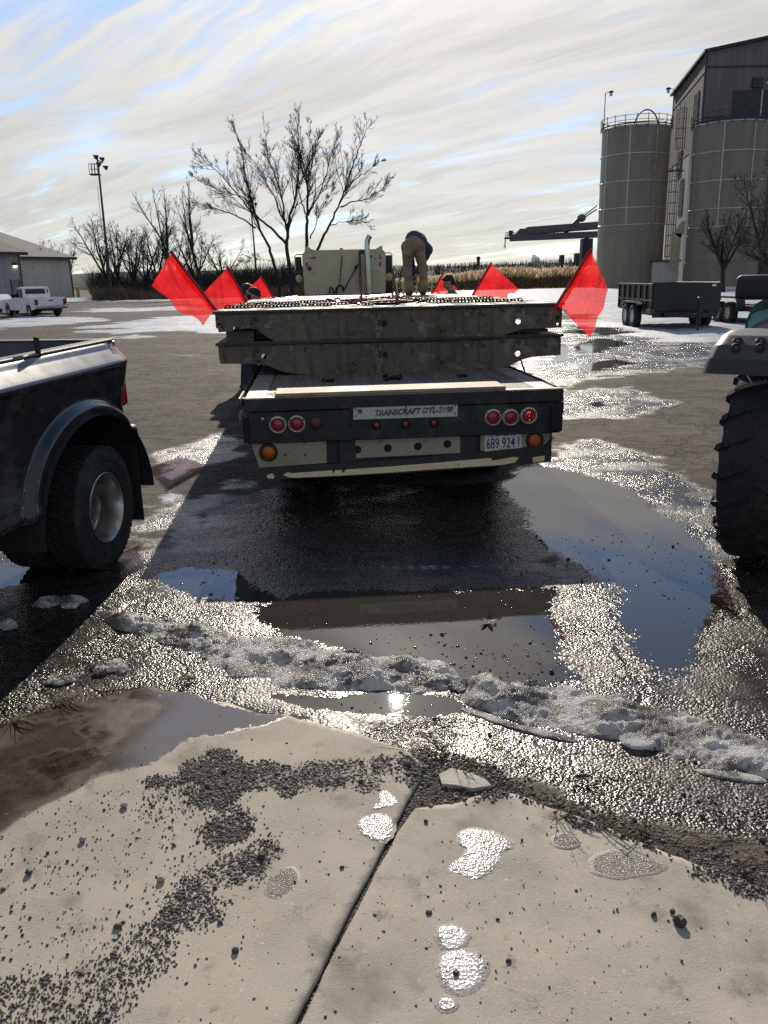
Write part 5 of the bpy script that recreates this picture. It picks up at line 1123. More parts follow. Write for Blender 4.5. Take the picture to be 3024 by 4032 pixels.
def standing(label, loc, yaw, h, top, topname, legsm, bootm, hairf, lean=0.0, nod=0.2, group=None, turn=0.0):
    s = h/1.78
    v = lambda x, y, z: (x*s, y*s, z*s)
    l_ = lean
    LA, RA, LK, RK, LH, RH = v(-.11, -.02, .08), v(.11, .03, .08), v(-.105, .02, .50), v(.105, .07, .50), v(-.09, 0, .92), v(.09, 0, .92)
    PV, WA, CH = v(0, 0, .97), v(0, .02+l_*.3, 1.12), v(0, .03+l_*.8, 1.32); NK, HD = v(0, .03+l_*1.15, 1.49), v(0, .06+l_*1.4, 1.635)
    SL, SR = v(-.18, .02+l_, 1.415), v(.18, .02+l_, 1.415); EL, ER = v(-.25, .12+l_, 1.15), v(.25, .12+l_, 1.15); WL, WR = v(-.16, .36+l_, 1.14), v(.16, .36+l_, 1.14)
    limbs = [(LA, LK, .045, .055), (LK, LH, .058, .085), (RA, RK, .045, .055), (RK, RH, .058, .085), (LH, PV, .09, .11), (RH, PV, .09, .11), (PV, WA, .13, .125), (WA, CH, .13, .15), (CH, NK, .11, .058), (NK, HD, .055, .05), (SL, CH, .06, .1), (SR, CH, .06, .1),
             (SL, EL, .052, .042), (EL, WL, .040, .030), (SR, ER, .052, .042), (ER, WR, .040, .030), (LA, v(-.12, .13, .04), .04, .035), (RA, v(.12, .18, .04), .04, .035)]
    ft = math.sin(turn), math.cos(turn)
    return person(label, loc, yaw, dict(limbs=limbs, hands=[(WL, (.3, 1, -.1), (0, .1, 1), 1.1), (WR, (-.3, 1, -.1), (0, .1, -1), 1.1)]),
        [('trousers', legsm, [(v(-.11, -.02, .11), LK, .066, .072), (LK, LH, .074, .098), (v(.11, .03, .11), RK, .066, .072), (RK, RH, .074, .098), (LH, PV, .105, .125), (RH, PV, .105, .125), (PV, v(0, .01, 1.03), .142, .142)], 0.011),
         (topname, top, [(v(0, 0, .93), WA, .155, .150), (WA, CH, .150, .172), (CH, v(0, .03+l_*1.1, 1.45), .155, .085), (SL, EL, .076, .060), (EL, WL, .058, .046), (SR, ER, .076, .060), (ER, WR, .058, .046), (SL, CH, .085, .12), (SR, CH, .085, .12)], 0.011),
         ('boot', bootm, [(v(-.11, -.06, .045), v(-.12, .15, .04), .050, .045), (v(-.11, -.02, .05), v(-.11, -.02, .16), .058, .06)], 0.009), ('boot', bootm, [(v(.11, -.01, .045), v(.12, .2, .04), .050, .045), (v(.11, .03, .05), v(.11, .03, .16), .058, .06)], 0.009)],
        (HD, (ft[0], ft[1], -nod), (0, .2, 1)), hairf, group)
q = at(1774, 1100, 15.0)
standing('dark haired man in a blue checked shirt, in profile behind the right of the load', (q[0]+0.12, q[1], 0), R_(82), 1.84, m_plaid, 'checked_shirt', m_navy, m_boot, hair_short, 0.06, 0.55)
q = at(992, 1150, 13.6)
standing('man in a dark peaked cap and navy trousers left of the load', (q[0]-0.10, q[1], 0), R_(-86), 1.70, m_jack, 'jacket', m_navy, m_boot, hair_cap, 0.05, 0.35)
q = at(955, 1140, 14.3)
standing('bareheaded dark haired man just behind the man in the cap', (q[0]-0.05, q[1], 0), R_(-80), 1.76, m_navy, 'jacket', m_navy, m_boot, hair_short, 0.05, 0.3)

# ------------------------------------------------------------------ vehicles
def rebase(root):
    M_ = (Matrix.Translation(root.location) @ root.rotation_euler.to_matrix().to_4x4()).inverted()
    done = set()
    def go(o):
        for c in list(bpy.data.objects):
            if c.parent is o:
                if c.type == 'MESH' and c.data.name not in done: c.data.transform(M_); done.add(c.data.name)
                go(c)
    go(root)
m_navyp = mat('dark_paint', (0.012, 0.014, 0.021), 0.26, var=0.2, vscale=3, coat=0.4, rvar=0.12, spec=0.4, dirt=((0.060, 0.055, 0.048), 2.4, 0.46, 0.55))
m_plast = mat('grey_plastic', (0.17, 0.16, 0.14), 0.55, var=0.2, vscale=10, bump=0.2)
m_blackp = mat('black_plastic', (0.018, 0.018, 0.020), 0.6, var=0.2, vscale=10)
m_rimal = mat('rim_alloy', (0.46, 0.44, 0.40), 0.30, metal=0.85, var=0.3, vscale=7, dirt=((0.14, 0.12, 0.09), 6, 0.5, 0.6))
L0 = Vector((-2.67, 3.2, 0))
pk = empty('pickup_truck', L0, 0, 'dark dual rear wheel pickup in the left foreground, its open bed and rear wheel showing', 'pickup')
WY, WZ = 5.16, 0.392
def bed_side(sgn):
    xm = -2.67; X = lambda x: x if sgn > 0 else 2*xm-x
    sec = [(-1.93, 1.398), (-1.845, 1.398), (-1.835, 1.388), (-1.80, 1.355), (-1.745, 1.302), (-1.728, 1.285), (-1.727, 1.270), (-1.738, 1.235), (-1.762, 1.12), (-1.770, 0.98), (-1.768, 0.80), (-1.758, 0.66), (-1.742, 0.60), (-1.76, 0.565)]
    d = [0]
    for a, c in zip(sec[:-1], sec[1:]): d.append(d[-1]+math.hypot(a[0]-c[0], a[1]-c[1]))
    nu, nv = 150, 84; b = MB(); vs = []
    E = lambda y, z: math.hypot((y-5.01)/0.70, (z-0.39)/0.605) if z > 0.39 else abs(y-5.01)/0.70
    for i in range(nu+1):
        row = []; yv = 3.60+(5.70-3.60)*i/nu
        for j in range(nv+1):
            s_ = d[-1]*j/nv; xx = float(np.interp(s_, d, [p[0] for p in sec])); z = float(np.interp(s_, d, [p[1] for p in sec])); y = yv
            z += (-0.012*(y-3.6)/2.3) if z > 1.1 and s_ > 0.12 else 0
            if y > 5.48: k = (y-5.48)/0.22; xx -= (0.05 if z > 1.1 else 0.10)*k*k*(1 if s_ > 0.1 else 0.3)
            e = E(y, z)
            if s_ > 0.25:
                fl = 0.045*(1-min(max((e-1.09)/0.09, 0), 1)**2*(3-2*min(max((e-1.09)/0.09, 0), 1)))*min(max((1.16-z)/0.06, 0), 1)
                if z < 0.55: fl *= 1
                xx += fl
                if 0.955 < e < 1.0 and z > 0.39: y = 5.01+(y-5.01)/e; z = 0.39+(z-0.39)/e
            row.append((b.bm.verts.new((X(xx), y, z)), e, s_))
        vs.append(row)
    for i in range(nu):
        for j in range(nv):
            qd = (vs[i][j], vs[i+1][j], vs[i+1][j+1], vs[i][j+1])
            if all(v[1] < 0.999 for v in qd) and qd[0][2] > 0.25: continue
            b.bm.faces.new([v[0] for v in qd])
    lo = [v for v in b.bm.verts if not v.link_faces]; bmesh.ops.delete(b.bm, geom=lo, context='VERTS')
    return b
bs = bed_side(1).build('bed_side', m_navyp, pk, ang=38); b2 = bed_side(-1).build('bed_side', m_navyp, pk, ang=38)
for sgn in (1, -1):
    X = lambda x: x if sgn > 0 else 2*-2.67-x
    b = MB(); b.grid(lambda u, v: Vector((X(-1.69-0.75*v), 5.01+0.705*math.cos(math.pi*u), 0.39+0.615*math.sin(math.pi*u))), 40, 4); b.build('wheel_well', m_blackp, pk)
    b = MB(); b.bx(X(-1.935), X(-1.842), 3.62, 5.67, 1.396, 1.412, 0.005); b.build('rail_cap', m_plast, pk)
    b = MB(); b.bx(X(-1.955), X(-1.925), 3.62, 5.65, 0.95, 1.40); b.build('bed_wall', m_blackp, pk)
b = MB(); b.bx(-3.42, -1.93, 3.62, 5.65, 0.93, 0.95); b.bx(-3.42, -1.93, 3.58, 3.62, 0.93, 1.38); b.build('bed_floor', m_blackp, pk)
b = MB(); b.bx(-3.50, -1.86, 5.65, 5.72, 0.86, 1.395, 0.015, 2); b.build('tailgate', m_navyp, pk)
b = MB(); b.bx(-3.50, -1.86, 5.645, 5.725, 1.395, 1.405, 0.003); b.build('tailgate_cap', m_plast, pk)
b = MB(); b.bx(-3.60, -1.84, 5.76, 5.90, 0.62, 0.80, 0.04, 3); b.bx(-3.4, -1.95, 5.6, 5.78, 0.64, 0.76); b.build('rear_bumper', m_blackp, pk)
for sgn in (1, -1):
    X = lambda x: x if sgn > 0 else 2*-2.67-x
    b = MB(); b.bx(X(-1.92), X(-1.812), 5.64, 5.722, 0.96, 1.235, 0.02, 3); b.build('tail_lamp', m_red, pk)
    b = MB(); b.bx(X(-2.36), X(-1.74), 5.60, 5.615, 0.17, 0.72, 0.004); b.build('mud_flap', m_rub, pk)
for px, py in ((138, 1392), (432, 1334)):
    q = g(px, py, 1.413); b = MB(); b.bx(q[0]-0.028, q[0]+0.012, q[1]-0.05, q[1]+0.05, 1.4115, 1.4135); b.build('stake_pocket', m_rub, pk)
q = at(198, 1373, 4.75); b = MB(); b.bx(q[0]-0.012, q[0]+0.012, 4.74, 4.765, 1.30, q[2]+0.075, 0.003); b.build('stake_post', m_rub, pk)
# fuel door, side marker
fy, fz = 4.02, 1.11
b = MB(); b.lathe([(0.080, 0), (0.085, 0.007), (0.091, 0)], Matrix.Translation((-1.765, fy, fz)) @ Matrix.Rotation(R_(90), 4, 'Y'), 36); b.build('fuel_door', m_blackp, pk)
b = MB(); b.box((-1.764, 3.86, 0.905), (0.012, 0.085, 0.035), None, 0.006, 2); b.build('side_marker', m_amber, pk)
for sgn in (1, -1):
    X = lambda x: x if sgn > 0 else 2*-2.67-x
    for k, xx in enumerate((-1.885, -2.205)):
        b = MB(); tyre(b, 0.388, 0.225, 0.245, YM(X(xx), WY, WZ), 64)
        for a_ in range(56):
            an = 2*math.pi*a_/56; Mt = YM(X(xx), WY, WZ)
            for off, ph in ((-.085, 0), (-.03, .5), (.03, 0), (.085, .5)): aa = an+ph*2*math.pi/56; b.bar(Mt @ Vector((.389*math.cos(aa), .389*math.sin(aa), off-.023)), Mt @ Vector((.389*math.cos(aa+.02), .389*math.sin(aa+.02), off+.023)), .030, .012, up=(Mt.to_3x3() @ Vector((math.cos(aa), math.sin(aa), 0))))
        b.lathe([(.30, .126), (.305, .131), (.31, .126)], YM(X(xx), WY, WZ, sgn), 64); w_ = b.build('wheel', m_tyre, pk, ang=40)
        if k == 0:
            Mx = YM(X(xx), WY, WZ, sgn); b = MB()
            b.lathe([(0.228, 0.108), (0.228, 0.118), (0.221, 0.121), (0.214, 0.114), (0.203, 0.095), (0.196, 0.02), (0.185, -0.025), (0.17, -0.035), (0.10, -0.03), (0.09, 0.0), (0.085, 0.03), (0.05, 0.035), (0.0, 0.035)], Mx, 48); rm_ = b.build('rim', m_rimal, w_, ang=40)
            b = MB()
            for a in range(8):
                c, s = math.cos(a*math.pi/4), math.sin(a*math.pi/4); P1 = Mx @ Vector((0.145*c, 0.145*s, -0.036)); P2 = Mx @ Vector((0.145*c, 0.145*s, -0.029)); b.cyl(P1, P2, 0.020, 12)
            b.build('hand_hole', m_rub, rm_)
            b = MB()
            for a in range(8):
                c, s = math.cos(a*math.pi/4+.3), math.sin(a*math.pi/4+.3); P1 = Mx @ Vector((0.082*c, 0.082*s, -0.03)); P2 = Mx @ Vector((0.082*c, 0.082*s, 0.0)); b.cyl(P1, P2, 0.009, 6)
            b.build('wheel_nut', m_rimal, rm_)
b = MB(); b.cyl((-3.4, WY, WZ), (-1.95, WY, WZ), 0.06, 12); b.bx(-3.1, -2.95, -1, 5.6, 0.52, 0.64); b.bx(-2.4, -2.25, -1, 5.6, 0.52, 0.64); b.build('chassis', m_blackp, pk)
# cab and bonnet, beside and behind the viewer
b = MB(); b.prism([(-1.5, .55), (3.52, .55), (3.52, 1.30), (0.45, 1.28), (-1.45, 1.18), (-1.55, .8)], 1.80, Matrix(((0, 1, 0, -3.57), (1, 0, 0, 0), (0, 0, 1, 0), (0, 0, 0, 1)))); b.build('cab_body', m_navyp, pk)
b = MB(); b.prism([(0.5, 1.285), (3.48, 1.305), (3.35, 1.93), (1.35, 1.95), (0.5, 1.30)], 1.60, Matrix(((0, 1, 0, -3.47), (1, 0, 0, 0), (0, 0, 1, 0), (0, 0, 0, 1)))); b.build('cab_roof', m_navyp, pk)
for xx in (-1.868, -3.478):
    b = MB(); b.prism([(1.0, 1.36), (2.2, 1.36), (2.2, 1.86), (1.45, 1.86)], 0.01, Matrix(((0, 1, 0, xx), (1, 0, 0, 0), (0, 0, 1, 0), (0, 0, 0, 1)))); b.build('window', m_glass, pk)
    b = MB(); b.prism([(2.3, 1.36), (3.3, 1.36), (3.25, 1.86), (2.3, 1.86)], 0.01, Matrix(((0, 1, 0, xx), (1, 0, 0, 0), (0, 0, 1, 0), (0, 0, 0, 1)))); b.build('window', m_glass, pk)
for xx in (-1.885, -3.455):
    b = MB(); tyre(b, 0.392, 0.225, 0.245, YM(xx, -0.45, WZ+.115), 40); b.build('wheel', m_tyre, pk, ang=40)
rebase(pk)
pv = Vector((-1.765, WY, 0)); Rk = Matrix.Rotation(R_(-9), 3, 'Z') @ Matrix.Rotation(R_(1.2), 3, 'X')
pk.location = pv+Rk @ (L0-pv); pk.rotation_euler = Rk.to_euler()


# white pickups parked by the warehouse
m_white = mat('white_paint', (0.70, 0.71, 0.74), 0.35, var=0.08, vscale=2, coat=0.5, dirt=((0.45, 0.43, 0.40), 3, 0.52, 0.5))
m_cbump = mat('dull_bumper', (0.30, 0.31, 0.32), 0.35, metal=0.6)
def pickup(label, loc, yaw):
    root = empty('pickup_truck', loc, yaw, label, 'pickup', 'white pickups parked by the warehouse')
    SW = lambda x0: Matrix(((0, 1, 0, x0), (1, 0, 0, 0), (0, 0, 1, 0), (0, 0, 0, 1)))   # outline in (y,z) extruded along x
    def arch(yc): return [(yc+0.47*math.cos(R_(a)), 0.40+0.47*math.sin(R_(a))) for a in range(0, 181, 15)]
    out = [(-1.22, .52), (-1.22, 1.12), (1.0, 1.14), (2.75, 1.12), (4.45, 1.02), (4.62, .80), (4.60, .45)]
    lower = [(4.6, .45)]+[p for p in arch(3.62)]+[p for p in arch(0.0)]+[(-1.22, .52)]
    prof = [(-1.22, .52), (-1.22, 1.12), (1.0, 1.14), (2.75, 1.12), (4.42, 1.02), (4.60, .85), (4.60, .45)]+[(p[0], p[1]) for p in arch(3.62)]+[(p[0], p[1]) for p in arch(0.0)]
    b = MB()
    for s in (-1, 1): b.prism(prof, 0.10, SW(s*0.93-0.05))
    b.bx(-0.86, 0.86, 0.98, 4.50, 0.50, 1.06); b.bx(-0.86, 0.86, -1.18, 0.95, 0.62, 0.70); b.bx(-0.86, 0.86, 0.90, 0.98, 0.5, 1.12)
    b.bx(-0.90, 0.90, 2.72, 4.44, 0.98, 1.06, .03); b.build('body', m_white, root)
    b = MB(); b.prism([(0.98, 1.14), (2.80, 1.12), (2.10, 1.80), (1.85, 1.86), (1.15, 1.83)], 1.56, SW(-0.78)); bmesh.ops.bevel(b.bm, geom=b.bm.edges[:], offset=0.04, segments=2, affect='EDGES'); b.build('cab', m_white, root, ang=40)
    for s in (-1, 1):
        for pts in ([(1.75, 1.20), (2.62, 1.20), (2.05, 1.72), (1.75, 1.75)], [(1.22, 1.20), (1.66, 1.20), (1.66, 1.75), (1.26, 1.74)]):
            b = MB(); b.prism(pts, 0.012, SW(s*0.787-0.006)); b.build('window', m_glass, root)
        b = MB(); b.bx(s*0.80, s*1.08, 2.35, 2.45, 1.22, 1.42, .03); b.build('mirror', m_blackp, root)
        b = MB(); b.bx(s*0.99, s*0.80, -1.245, -1.10, 0.72, 1.08, .015); b.build('tail_lamp', mat('lamp_dark_red', (0.12, 0.012, 0.012), 0.3), root)
        b = MB(); b.bx(s*.985, s*.99, 1.72, 1.86, .96, 1.0); b.build('door_handle', m_blackp, root)
        for yy in (0.0, 3.62):
            b = MB(); tyre(b, 0.385, 0.22, 0.25, YM(s*0.84, yy, 0.385), 28); w_ = b.build('wheel', m_tyre, root, ang=40); b = MB(); rim(b, 0.22, 0.25, YM(s*0.84, yy, 0.385, s), 0.04); b.build('rim', m_cbump, w_, ang=40)
    b = MB(); b.prism([(-0.68, 1.20), (0.68, 1.20), (0.62, 1.72), (-0.62, 1.72)], 0.012, Matrix.Translation((0, 1.045, 0))); w_ = b.build('rear_window', m_glass, root); w_.rotation_euler = (0, 0, 0)
    b = MB(); b.bx(-0.80, 0.80, -1.255, -1.20, 0.70, 1.13, .012); tg_ = b.build('tailgate', m_white, root); b = MB(); b.bx(-.13, .13, -1.262, -1.25, .96, 1.03, .004); b.build('tailgate_handle', m_blackp, tg_)
    b = MB(); b.bx(-0.98, 0.98, -1.45, -1.24, 0.50, 0.66, .03, 2); b.build('rear_bumper', m_cbump, root); b = MB(); b.bx(-.95, .95, 4.58, 4.70, .45, .62, .03); b.build('front_bumper', m_cbump, root)
    b = MB(); b.bx(-.5, .5, -1.1, 4.4, .36, .5); b.bx(-.05, .05, -1.7, -1.2, .42, .5); b.build('chassis', m_blackp, root)
    return root
q = at(176, 1244, 55.5); pickup('white extended cab pickup nearest the viewer, tailgate towards the open lot', (q[0], q[1], 0), R_(43))
q = at(188, 1238, 61.5); pickup('second white pickup, mostly hidden behind the first white one', (q[0], q[1], 0), R_(43))
b = MB(); b.prism([(-2, .3), (2.2, .3), (2.2, .8), (1.4, .95), (0.6, 1.35), (-.9, 1.38), (-1.9, .95)], 1.7, Matrix(((0, 1, 0, -.85), (1, 0, 0, 0), (0, 0, 1, 0), (0, 0, 0, 1)))); bmesh.ops.bevel(b.bm, geom=b.bm.edges[:], offset=0.08, segments=2, affect='EDGES')
q = at(-18, 1215, 66)
car = empty('parked_car', (q[0], q[1], 0), R_(43), 'pale car at the left edge, cut off by the picture, beyond the white pickups', 'car'); b.build('body', m_white, car)
for s in (-1, 1):
    b = MB(); b.prism([(-.8, .95), (1.1, .95), (.55, 1.3), (-.75, 1.32)], .01, Matrix(((0, 1, 0, s*.856-.005), (1, 0, 0, 0), (0, 0, 1, 0), (0, 0, 0, 1)))); b.build('window', m_glass, car)
    for yy in (-1.25, 1.35): b = MB(); tyre(b, .32, .19, .2, YM(s*.78, yy, .32), 24); b.build('wheel', m_tyre, car)

# black dump trailer
m_dump = mat('black_enamel', (0.012, 0.012, 0.014), 0.38, var=0.3, vscale=4, dirt=((0.05, 0.05, 0.05), 4, 0.55, 0.5))
m_dside = mat('scuffed_side', (0.075, 0.078, 0.082), 0.35, metal=0.3, var=0.4, vscale=3)
dl = at(2577, 1118, 27.6); dr = at(2838, 1110, 27.6)
dcx = (dl[0]+dr[0])/2; hw = (dr[0]-dl[0])/2; ztp = (dl[2]+dr[2])/2
dt = empty('dump_trailer', (dcx, 27.6, 0), R_(-1.0), 'black tandem axle dump trailer standing on the snow right of the load', 'trailer')
b = MB(); b.bx(-hw, hw, 0, 0.05, 0.40, ztp, .01); b.bx(-hw+.02, hw-.02, -0.01, 0, ztp-.10, ztp-.02); b.build('front_wall', m_dump, dt)
for s in (-1, 1):
    b = MB(); b.bx(s*hw, s*(hw-.04), 0.05, 4.2, 0.62, ztp-.02); b.build('side_wall', m_dside, dt)
    b = MB()
    for k in range(7): b.bx(s*(hw+.05), s*hw, 0.05+k*.68, .11+k*.68, .62, ztp)
    b.bx(s*(hw+.055), s*(hw-.045), 0, 4.22, ztp-.05, ztp+.01, .005); b.bx(s*(hw+.05), s*hw, 0, 4.2, .92, .98); b.bx(s*(hw+.05), s*hw, 0, 4.2, .60, .66); b.build('rib_frame', m_dump, dt)
    b = MB(); b.prism([(0.95, .80), (1.15, .88), (2.85, .88), (3.05, .80), (3.05, .76), (2.85, .83), (1.15, .83), (.95, .76)], .24, Matrix(((0, 1, 0, s*(hw+.12)-.12), (1, 0, 0, 0), (0, 0, 1, 0), (0, 0, 0, 1)))); b.build('fender', m_dump, dt)
    for yy in (1.55, 2.45):
        b = MB(); tyre(b, .40, .215, .24, YM(s*(hw+.12), yy, .40), 36); w_ = b.build('wheel', m_tyre, dt, ang=40); b = MB(); rim(b, .215, .24, YM(s*(hw+.12), yy, .40, s), .05); b.build('rim', m_white, w_, ang=40)
    b = MB(); b.bx(s*(hw+.10), s*(hw-.05), -.02, .35, .52, .66); b.build('tool_step', m_dside, dt)
b = MB(); b.bx(-hw, hw, 4.16, 4.22, .6, ztp); b.bx(-hw, hw, 0, 4.2, .58, .62); b.build('rear_wall', m_dump, dt)
b = MB(); b.bx(-.75, -.65, -.2, 4.2, .42, .56); b.bx(.65, .75, -.2, 4.2, .42, .56); b.bx(-.75, .75, -.12, 0, .40, .54); b.bar((-.7, -.1, .48), (.05, -1.25, .48), .09, .12); b.bar((.7, -.1, .48), (-.05, -1.25, .48), .09, .12); b.bx(-.06, .06, -1.5, -1.2, .44, .56); b.build('drawbar', m_dump, dt)
b = MB(); b.bx(-.06+.06, .06+.06, -1.12, -1.0, .22, 1.05, .01); b.cyl((.06, -1.06, .02), (.06, -1.06, .24), .035, 10); b.bx(-.06, .18, -1.14, -.98, 0, .02); b.bar((.06, -1.06, 1.0), (.32, -1.06, .98), .025); b.build('jack', m_dump, dt)
for k in range(6):
    b = MB(); b.bx(-.62+k*.2, -.44+k*.2, -.128, -.12, .45, .51); b.build('reflective_tape', m_tred if k % 2 else m_twh, dt)
b = MB(); b.bx(hw-.28, hw-.14, -.018, -.01, ztp-.12, ztp-.05); b.build('sticker', m_white, dt)
# low equipment trailer behind it
q = g(2868, 1275); et = empty('equipment_trailer', (q[0]+1.1, q[1], 0), R_(2), 'low flat equipment trailer with black fenders behind the dump trailer', 'trailer')
b = MB(); b.bx(-.85, .85, -3.2, 4.5, .58, .64); b.build('bed', m_wood, et)
b = MB(); b.bx(-.9, -.82, -3.2, 4.5, .45, .62); b.bx(.82, .9, -3.2, 4.5, .45, .62)
for k in range(8): b.bx(-.85, .85, -3.1+k, -3.0+k, .46, .56)
b.build('frame', m_frame, et)
for s in (-1, 1):
    b = MB(); b.prism([(-.75, .80), (-.6, .95), (1.35, .95), (1.5, .80), (1.5, .74), (1.35, .89), (-.6, .89), (-.75, .74)], .3, Matrix(((0, 1, 0, s*1.08-.15), (1, 0, 0, 0), (0, 0, 1, 0), (0, 0, 0, 1)))); b.bx(s*1.08-.15, s*1.08+.15, -.76, -.72, .45, .80); b.build('fender', m_dump, et)
    for yy in (0, .85):
        b = MB(); tyre(b, .38, .21, .24, YM(s*1.08, yy, .38), 32); w_ = b.build('wheel', m_tyre, et, ang=40); b = MB(); rim(b, .21, .24, YM(s*1.08, yy, .38, s), .05); b.build('rim', m_ring, w_, ang=40)
b = MB()
for k in range(3): b.bar((-.7+k*.5, 0, .66), (-.4+k*.6, -3.2, .66), .06)
b.build('loose_bar', m_frame, et)

# farm tractor at the right edge
m_green = mat('green_paint', (0.012, 0.10, 0.072), 0.3, var=0.15, vscale=4, coat=0.5)
m_teal = mat('tinted_glass', (0.19, 0.36, 0.40), 0.08, var=0.15, vscale=3, spec=0.7)
m_speck = mat('speckled_trim', (0.30, 0.275, 0.24), 0.5, var=0.35, vscale=120)
m_fend = mat('fender_plastic', (0.040, 0.042, 0.047), 0.5, var=0.2, vscale=5, bump=0.15, bscale=300)
TXC = (2.42, 5.0); TXY = math.atan2(-.6, .8); TR = 0.635
tx = empty('farm_tractor', (TXC[0], TXC[1], 0), TXY, 'green farm tractor at the right edge, big tyre under a black fender with round lamps', 'tractor')
_tn = np.array([.6, .8, 0]); _ta = np.array([.8, -.6, 0]); _tO = np.array([TXC[0], TXC[1], 0])
def txp(px, py, yl):                                        # photo point on the tractor's cross-plane yl -> local point
    d = ray(px, py); p = _C+d*(((_tO+_tn*yl-_C)@_tn)/(d@_tn)); return Vector((float((p-_tO)@_ta), yl, float(p[2])))
b = MB(); MxT = YM(0, 0, TR)
b.lathe([(0.33, -.17), (0.36, -.205), (.45, -.22), (.53, -.215), (.595, -.19), (.612, -.12), (.618, 0), (.612, .12), (.595, .19), (.53, .215), (.45, .22), (.36, .205), (.33, .17)], MxT, 64, closed_prof=True)
for k in range(22):
    for s in (-1, 1):
        a0 = 2*math.pi*(k+(.5 if s > 0 else 0))/22
        P3 = []
        for u, rr_ in ((0.02, .600), (.10, .605), (.17, .600), (.203, .574), (.212, .53)):
            a = a0+0.16*u/.2; P3.append(MxT @ Vector((rr_*math.cos(a), rr_*math.sin(a), s*u)))
        for p, c in zip(P3[:-1], P3[1:]): b.bar(p, c, .034, .046, up=(MxT.to_3x3() @ Vector((math.cos(a0), math.sin(a0), 0))))
wl = b.build('wheel', m_tyre, tx, ang=30)
b = MB(); b.lathe([(.335, .16), (.32, .18), (.30, .12), (.26, .03), (.12, .02), (.10, .06), (0, .06)], YM(0, 0, TR, 1), 40); b.build('rim', mat('rim_yellow', (.42, .36, .20), .5), wl, ang=40)
def fsurf(u, v):                                             # fender over the wheel: u along x, v over the top and down towards the viewer
    prof = [(.25, 1.27), (.14, 1.39), (-.08, 1.43), (-.36, 1.435), (-.49, 1.415), (-.57, 1.365), (-.608, 1.295), (-.612, 1.21)]
    s_ = v*(len(prof)-1); i = min(int(s_), len(prof)-2); f_ = s_-i; f_ = f_*f_*(3-2*f_)*.5+f_*.5; y = prof[i][0]*(1-f_)+prof[i+1][0]*f_; z = prof[i][1]*(1-f_)+prof[i+1][1]*f_
    e_ = max(0, 1-u/.07)
    x = -.345+.055*(z-1.22)/.2+u*1.1
    z -= .022*e_**2.5; y += (.09*e_**2.0 if y < 0 else 0)
    return Vector((x, y, z))
b = MB(); b.grid(fsurf, 60, 56); b.grid(lambda u, v: fsurf(0, .25+.6*v)+Vector((.03*u, .03*u, -.05*u)), 4, 40); fe = b.build('fender', m_fend, tx, ang=55)
rbp = [fsurf(.40, v/12) for v in range(4, 13)]; b = MB(); b.tube([p+Vector((0, -.002, .003)) for p in rbp], .013, 8); b.build('fender_rib', m_fend, fe)
from mathutils.bvhtree import BVHTree
bv_ = BVHTree.FromPolygons([v.co.copy() for v in fe.data.vertices], [p.vertices[:] for p in fe.data.polygons])
Wl = (Matrix.Translation((TXC[0], TXC[1], 0)) @ Matrix.Rotation(TXY, 4, 'Z')).inverted()
for px, py in ((2905, 1344), (2898, 1370), (2996, 1344), (2994, 1370)):
    q, nrm, _i, _d = bv_.ray_cast(Wl @ V(_C), (Wl.to_3x3() @ V(ray(px, py))).normalized())
    if q is None: continue
    if nrm.y > 0: nrm = -nrm
    Mx = Matrix.Translation(q+nrm*.001) @ nrm.to_track_quat('Z', 'Y').to_matrix().to_4x4()
    b = MB(); b.lathe([(.028, -.004), (.028, .004), (.024, .007), (.021, .001), (.014, -.001), (0, -.001)], Mx, 24); lm = b.build('round_lamp', m_blackp, fe, ang=50)
    b = MB(); b.blob(Mx @ Vector((0, 0, .002)), (.014, .014, .008), 2); b.build('bulb', m_chrome if py > 1360 else mat('amber_bulb', (.75, .45, .12), .15), lm)
def tpoly(pts, yl, thick, name, m_):
    b = MB(); P3 = [txp(x, y, yl) for x, y in pts]; n_ = Vector((0, thick, 0))
    A = [b.bm.verts.new(p) for p in P3]; B = [b.bm.verts.new(p+n_) for p in P3]; b.bm.faces.new(A); b.bm.faces.new(B[::-1])
    for i in range(len(A)): j = (i+1) % len(A); b.bm.faces.new((A[i], B[i], B[j], A[j]))
    return b.build(name, m_, tx)
tpoly([(2929,1312),(2936,1270),(2948,1238),(2965,1208),(2985,1190),(3010,1178),(3260,1140),(3260,1330),(2932,1330)], .06, .35, 'cab_corner', m_green)
tpoly([(2945,1272),(2960,1240),(2985,1226),(3260,1140),(3260,1205),(3060,1240),(2990,1268),(2950,1296)], .045, .012, 'side_glass', m_teal)
tpoly([(2938,1322),(2940,1303),(2988,1272),(3060,1246),(3260,1200),(3260,1322)], .02, .03, 'trim_panel', m_speck)
tpoly([(2936,1301),(2988,1268),(3060,1240),(3260,1196),(3260,1202),(3060,1246),(2988,1273),(2939,1304)], .005, .05, 'trim_edge', m_chrome)
for k in range(4): tpoly([(2995+k*3, 1212-k*6), (3260, 1162-k*10), (3260, 1166-k*10), (2995+k*3, 1215-k*6)], .03, .03, 'glass_bar', m_green)
